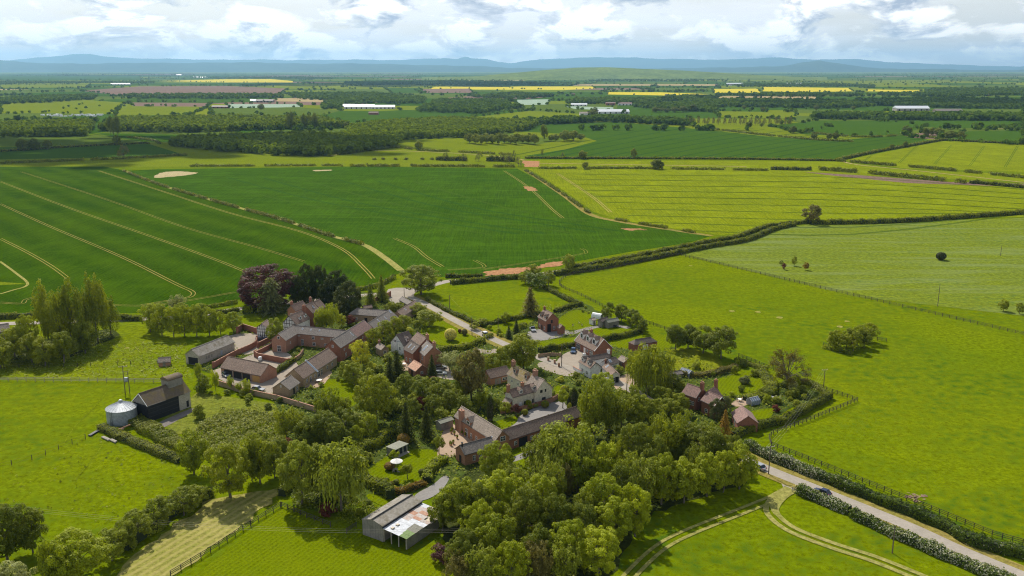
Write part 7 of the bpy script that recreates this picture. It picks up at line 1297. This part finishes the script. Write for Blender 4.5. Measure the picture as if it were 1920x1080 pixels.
PT = MB(); PT.lathe((0, 0, 0), [(.22, 0), (.32, .45), (.34, .5), (.28, .48)], 10); pt_me = None
for i, (x, y) in enumerate([(852, 815), (857, 822), (850, 832), (846, 836), (848, 808), (866, 815), (872, 818), (868, 812), (846, 812), (844, 834)]):
    c = at(x, y); t = thing('planted_pot', c, 'clay pot with a small plant on the paved terrace', 'plant pot', 'terrace pots'); mb = MB(); mb.lathe(c, [(.22, 0), (.32, .45), (.34, .5), (.2, .48)], 10); mb.build('pot', M['pot'], t); me, _ = proto('shrub_%d' % (i % 3)); o = link('plant', me, t, (0, 0, .45)); set_mat(o, LF['mid']); o.scale = (.8, .8, .8)
BIN = [(1010, 676), (1026, 679), (1039, 684), (1047, 686)]
for x, y in [(1028, 676), (1040, 681), (1048, 687)]:
    c = at(x, y); t = thing('gate_pier', c, 'short stone pier capped with a planter at the lane junction', 'pier', 'junction piers'); mb = MB(); mb.box(Fr(c), -.35, .35, -.35, .35, -.05, 1.2); mb.build('shaft', M['oldbrick'], t); mb = MB(); mb.box(Fr(c), -.45, .45, -.45, .45, 1.2, 1.32); mb.build('cap', M['stone'], t)
def trough(px, py, px2, py2, label, mat):
    a, b_ = at(px, py), at(px2, py2); t = thing('timber_pile', a, label, 'timber'); f = Fr(a, b_ - a); L = (b_ - a).length
    for k in range(3): mb = MB(); mb.box(f, 0, L * (1 - .06 * k), -.35 + .3 * k, -.08 + .3 * k, 0, .3 + .05 * (k % 2)); mb.build('beam', mat, t)
trough(192, 820, 205, 826, 'grey beams lying at the paddock gate', M['railpale']); trough(207, 825, 218, 830, 'second stack of grey beams at the paddock gate', M['railpale']); trough(168, 818, 188, 806, 'dark water trough at the paddock gate', M['lead']); trough(1440, 742, 1452, 747, 'pale planks in the cottage garden', M['canvas'])
c = at(226, 808); t = thing('grain_auger', c, 'rusty old grain auger lying beside the silo', 'machine'); mb = MB(); mb.box(Fr(c, (1, .3, 0)), -.9, .9, -.4, .4, .3, .8); mb.build('hopper', M['rust'], t); mb = MB(); mb.tube(c + Vector((-.2, 0, .6)), c + Vector((2.6, .8, 1.6)), .18, .18, 8); mb.build('tube', M['rust'], t)
for s_ in (-.5, .5): mb = MB(); p = c + Vector((s_, -.5, .3)); mb.tube(p, p + Vector((0, -.15, 0)), .3, .3, 12); mb.build('wheel', M['rubber'], t)
c = at(488, 676); t = thing('oil_tank', c, 'pale oil tank against the walled garden', 'tank'); mb = MB(); mb.lathe(c, [(.6, .2), (.68, .35), (.68, 1.2), (.5, 1.4)], 14); mb.build('drum', M['poly'], t); mb = MB(); mb.box(Fr(c), -.6, .6, -.4, .4, -.05, .22); mb.build('plinth', M['block'], t)
for i, (x, y) in enumerate([(1074, 612), (1086, 607), (1091, 611)]):   # children's toys and seats on the lawn
    chair(x, y, i * 1.4, 'dark garden seat on the lawn by the sheds', 'lawn seats')

# ------------------------------------------------------------------ drifting clouds above, and the air
CL = bpy.data.materials.new('cloud'); CL.use_nodes = True; N, Lk = nodes_of(CL.node_tree); o_ = N('ShaderNodeOutputMaterial'); d_ = N('ShaderNodeBsdfDiffuse'); d_.inputs[0].default_value = (.9, .9, .9, 1); t_ = N('ShaderNodeBsdfTranslucent'); t_.inputs[0].default_value = (.9, .9, .9, 1); x_ = N('ShaderNodeMixShader'); x_.inputs[0].default_value = .5; Lk(d_.outputs[0], x_.inputs[1]); Lk(t_.outputs[0], x_.inputs[2]); Lk(x_.outputs[0], o_.inputs[0])
def cloud(px, py, rx, ry, seed):
    alt = 1150 if py > 220 else 3000
    g = at(px, py); c = g + SUNV * (alt / SUNV.z); r = random.Random(seed); mb = MB()
    for k in range(46):
        th = r.uniform(0, 6.28); rad = r.random() ** .5; u, v = rad * math.cos(th) * 1.05, rad * math.sin(th) * 1.05; q = c + Vector((u * rx, v * ry, r.uniform(0, 60))); s = r.uniform(.16, .34) * (1.15 - .75 * rad); n = 12
        mb.lathe((0, 0, 0), [(.02, -.25), (.7, -.22), (1.0, -.05), (.92, .35), (.6, .7), (.05, .85)], n); b0 = len(mb.v) - 6 * n
        for i in range(b0, len(mb.v)):
            x, y, z = mb.v[i]; w_ = 1 + .14 * math.sin(i * 1.7 + seed) ; mb.v[i] = (q.x + x * rx * s * w_, q.y + y * ry * s * w_, q.z + z * 90 * s * 2)
    o = mb.build('cloud', CL, None, True, c); o['kind'] = 'structure'
CLOUDS = [(150, 268, 330, 170, 1), (430, 272, 260, 150, 2), (20, 292, 200, 110, 3), (1650, 190, 700, 420, 6), (760, 158, 1100, 900, 8), (250, 141, 1500, 1500, 9)]
for q in CLOUDS: cloud(*q)
b = MB(); b.box(Fr((0, 0, 0)), -39900, 39900, -590, 51900, -1.0, 900.0)
hm = bpy.data.materials.new('haze'); hm.use_nodes = True; N, Lk = nodes_of(hm.node_tree); o_ = N('ShaderNodeOutputMaterial'); v_ = N('ShaderNodeVolumePrincipled'); v_.inputs['Color'].default_value = (.38, .70, 1.0, 1); v_.inputs['Density'].default_value = HAZE; v_.inputs['Density Attribute'].default_value = ''; v_.inputs['Anisotropy'].default_value = 0.4; Lk(v_.outputs[0], o_.inputs['Volume'])
o = b.build('haze', hm); tag(o, 'pale blue haze filling the air over the plain', 'haze', None, 'stuff')

# ------------------------------------------------------------------ look-alikes: say what each one stands next to
MARKS = [('tin barn', 740, 985), ('tin barn drive', 800, 930), ('summerhouse', 742, 845), ('parasol', 744, 880), ('long barn roof', 1010, 812), ('barn conversion gable', 945, 830), ('terrace pots', 855, 820), ('lane corner pole', 1441, 889), ('field entrance', 1478, 915), ('wood pole', 895, 1030), ('bend of the grass track', 1240, 1025), ('brown heap bush', 825, 1052), ('big soft willow', 1060, 902), ('lime tree', 932, 906), ('golden-tipped cypress', 1358, 820), ('plum-tiled outhouse', 1390, 790), ('silver lane car', 1421, 878), ('white cottage', 1115, 690), ('white cottage drive', 1165, 725), ('cream cottage', 985, 735), ('mossy roof', 985, 708), ('low brick range', 930, 708), ('brick house', 1030, 605), ('three-dormer house', 1110, 650), ('polytunnel', 1120, 596), ('felt-roofed shed', 1148, 606), ('dark garage', 1208, 645), ('dry lawn', 1300, 680), ('red-tiled cottage', 1320, 745), ('round lawn', 1392, 722), ('walnut', 1475, 722), ('garden fence corner', 1590, 750), ('glass greenhouse', 1412, 757), ('village house', 785, 665), ('orange outhouse', 780, 690), ('pink outhouse', 715, 655), ('golden maple', 675, 690), ('stone barn', 590, 700), ('garden garage', 540, 730), ('stone garden wall', 500, 748), ('walled garden', 520, 668), ('manor house', 570, 600), ('copper beech', 500, 572), ('timbered gable', 492, 632), ('courtyard slate range', 610, 640), ('plum-tiled range', 665, 640), ('hipped stone range', 700, 592), ('road junction', 765, 560), ('cream-yellow shrub', 845, 638), ('lane lawn pole', 885, 628), ('white off-roader', 911, 631), ('gravel drive', 842, 695), ('ash tree', 884, 748), ('junction piers', 1040, 682), ('asbestos-roofed barn', 405, 655), ('manor lawn', 480, 600), ('meadow shelter', 308, 680), ('wheat field corner', 215, 605), ('left farm shed', 5, 620), ('hay strip', 420, 980), ('paddock gate', 180, 815), ('transformer pole', 235, 738), ('grain silo', 230, 800), ('bramble patch', 450, 810), ('vegetable patch', 670, 955), ('drooping birch', 640, 958), ('overgrown hedge', 700, 840), ('felted store', 833, 790), ('dark spruces', 780, 825), ('weeping birches', 1212, 752), ('laurels', 1180, 610), ('small paddock', 940, 560), ('hawthorns', 1010, 540), ('weeping birch drive', 1240, 700), ('far edge of the wood', 1130, 1090), ('wood track edge', 1300, 935), ('wood lane edge', 1330, 830), ('scrub hedge', 300, 990)]
MK = [(n_, at(x, y)) for n_, x, y in MARKS]; by = {}
for o in list(COL.objects):
    if o.parent is None and o.get('category') in ('tree', 'shrub', 'bush'): by.setdefault(o['label'], []).append(o)
for lab, obs in by.items():
    if len(obs) < 2: continue
    for o in obs:
        d, n_ = min(((o.location - p).length, n_) for n_, p in MK)
        new = lab + ', nearest the ' + n_
        if d < 45 and len(new.split()) <= 16: o['label'] = new
        if o['category'] == 'tree' and d < 45 and len(new.split()) <= 14:
            o['near'] = n_
by = {}
for o in list(COL.objects):
    if o.parent is None and o.get('category') in ('tree', 'shrub', 'bush') and 'nearest the' in o['label']: by.setdefault(o['label'], []).append(o)
for lab, obs in by.items():      # two or three of a kind by the same landmark differ in height
    if len(obs) in (2, 3) and len(lab.split()) <= 13:
        hs = sorted(obs, key=lambda o: -(o.children[0].scale.z if o.children else o.scale.z))
        for o, wd in zip(hs, ('the tallest', 'the shortest') if len(hs) == 2 else ('the tallest', 'the middle-sized', 'the shortest')): o['label'] = lab + ', ' + wd + ' there'
for o in COL.objects:
    if 'near' in o: del o['near']
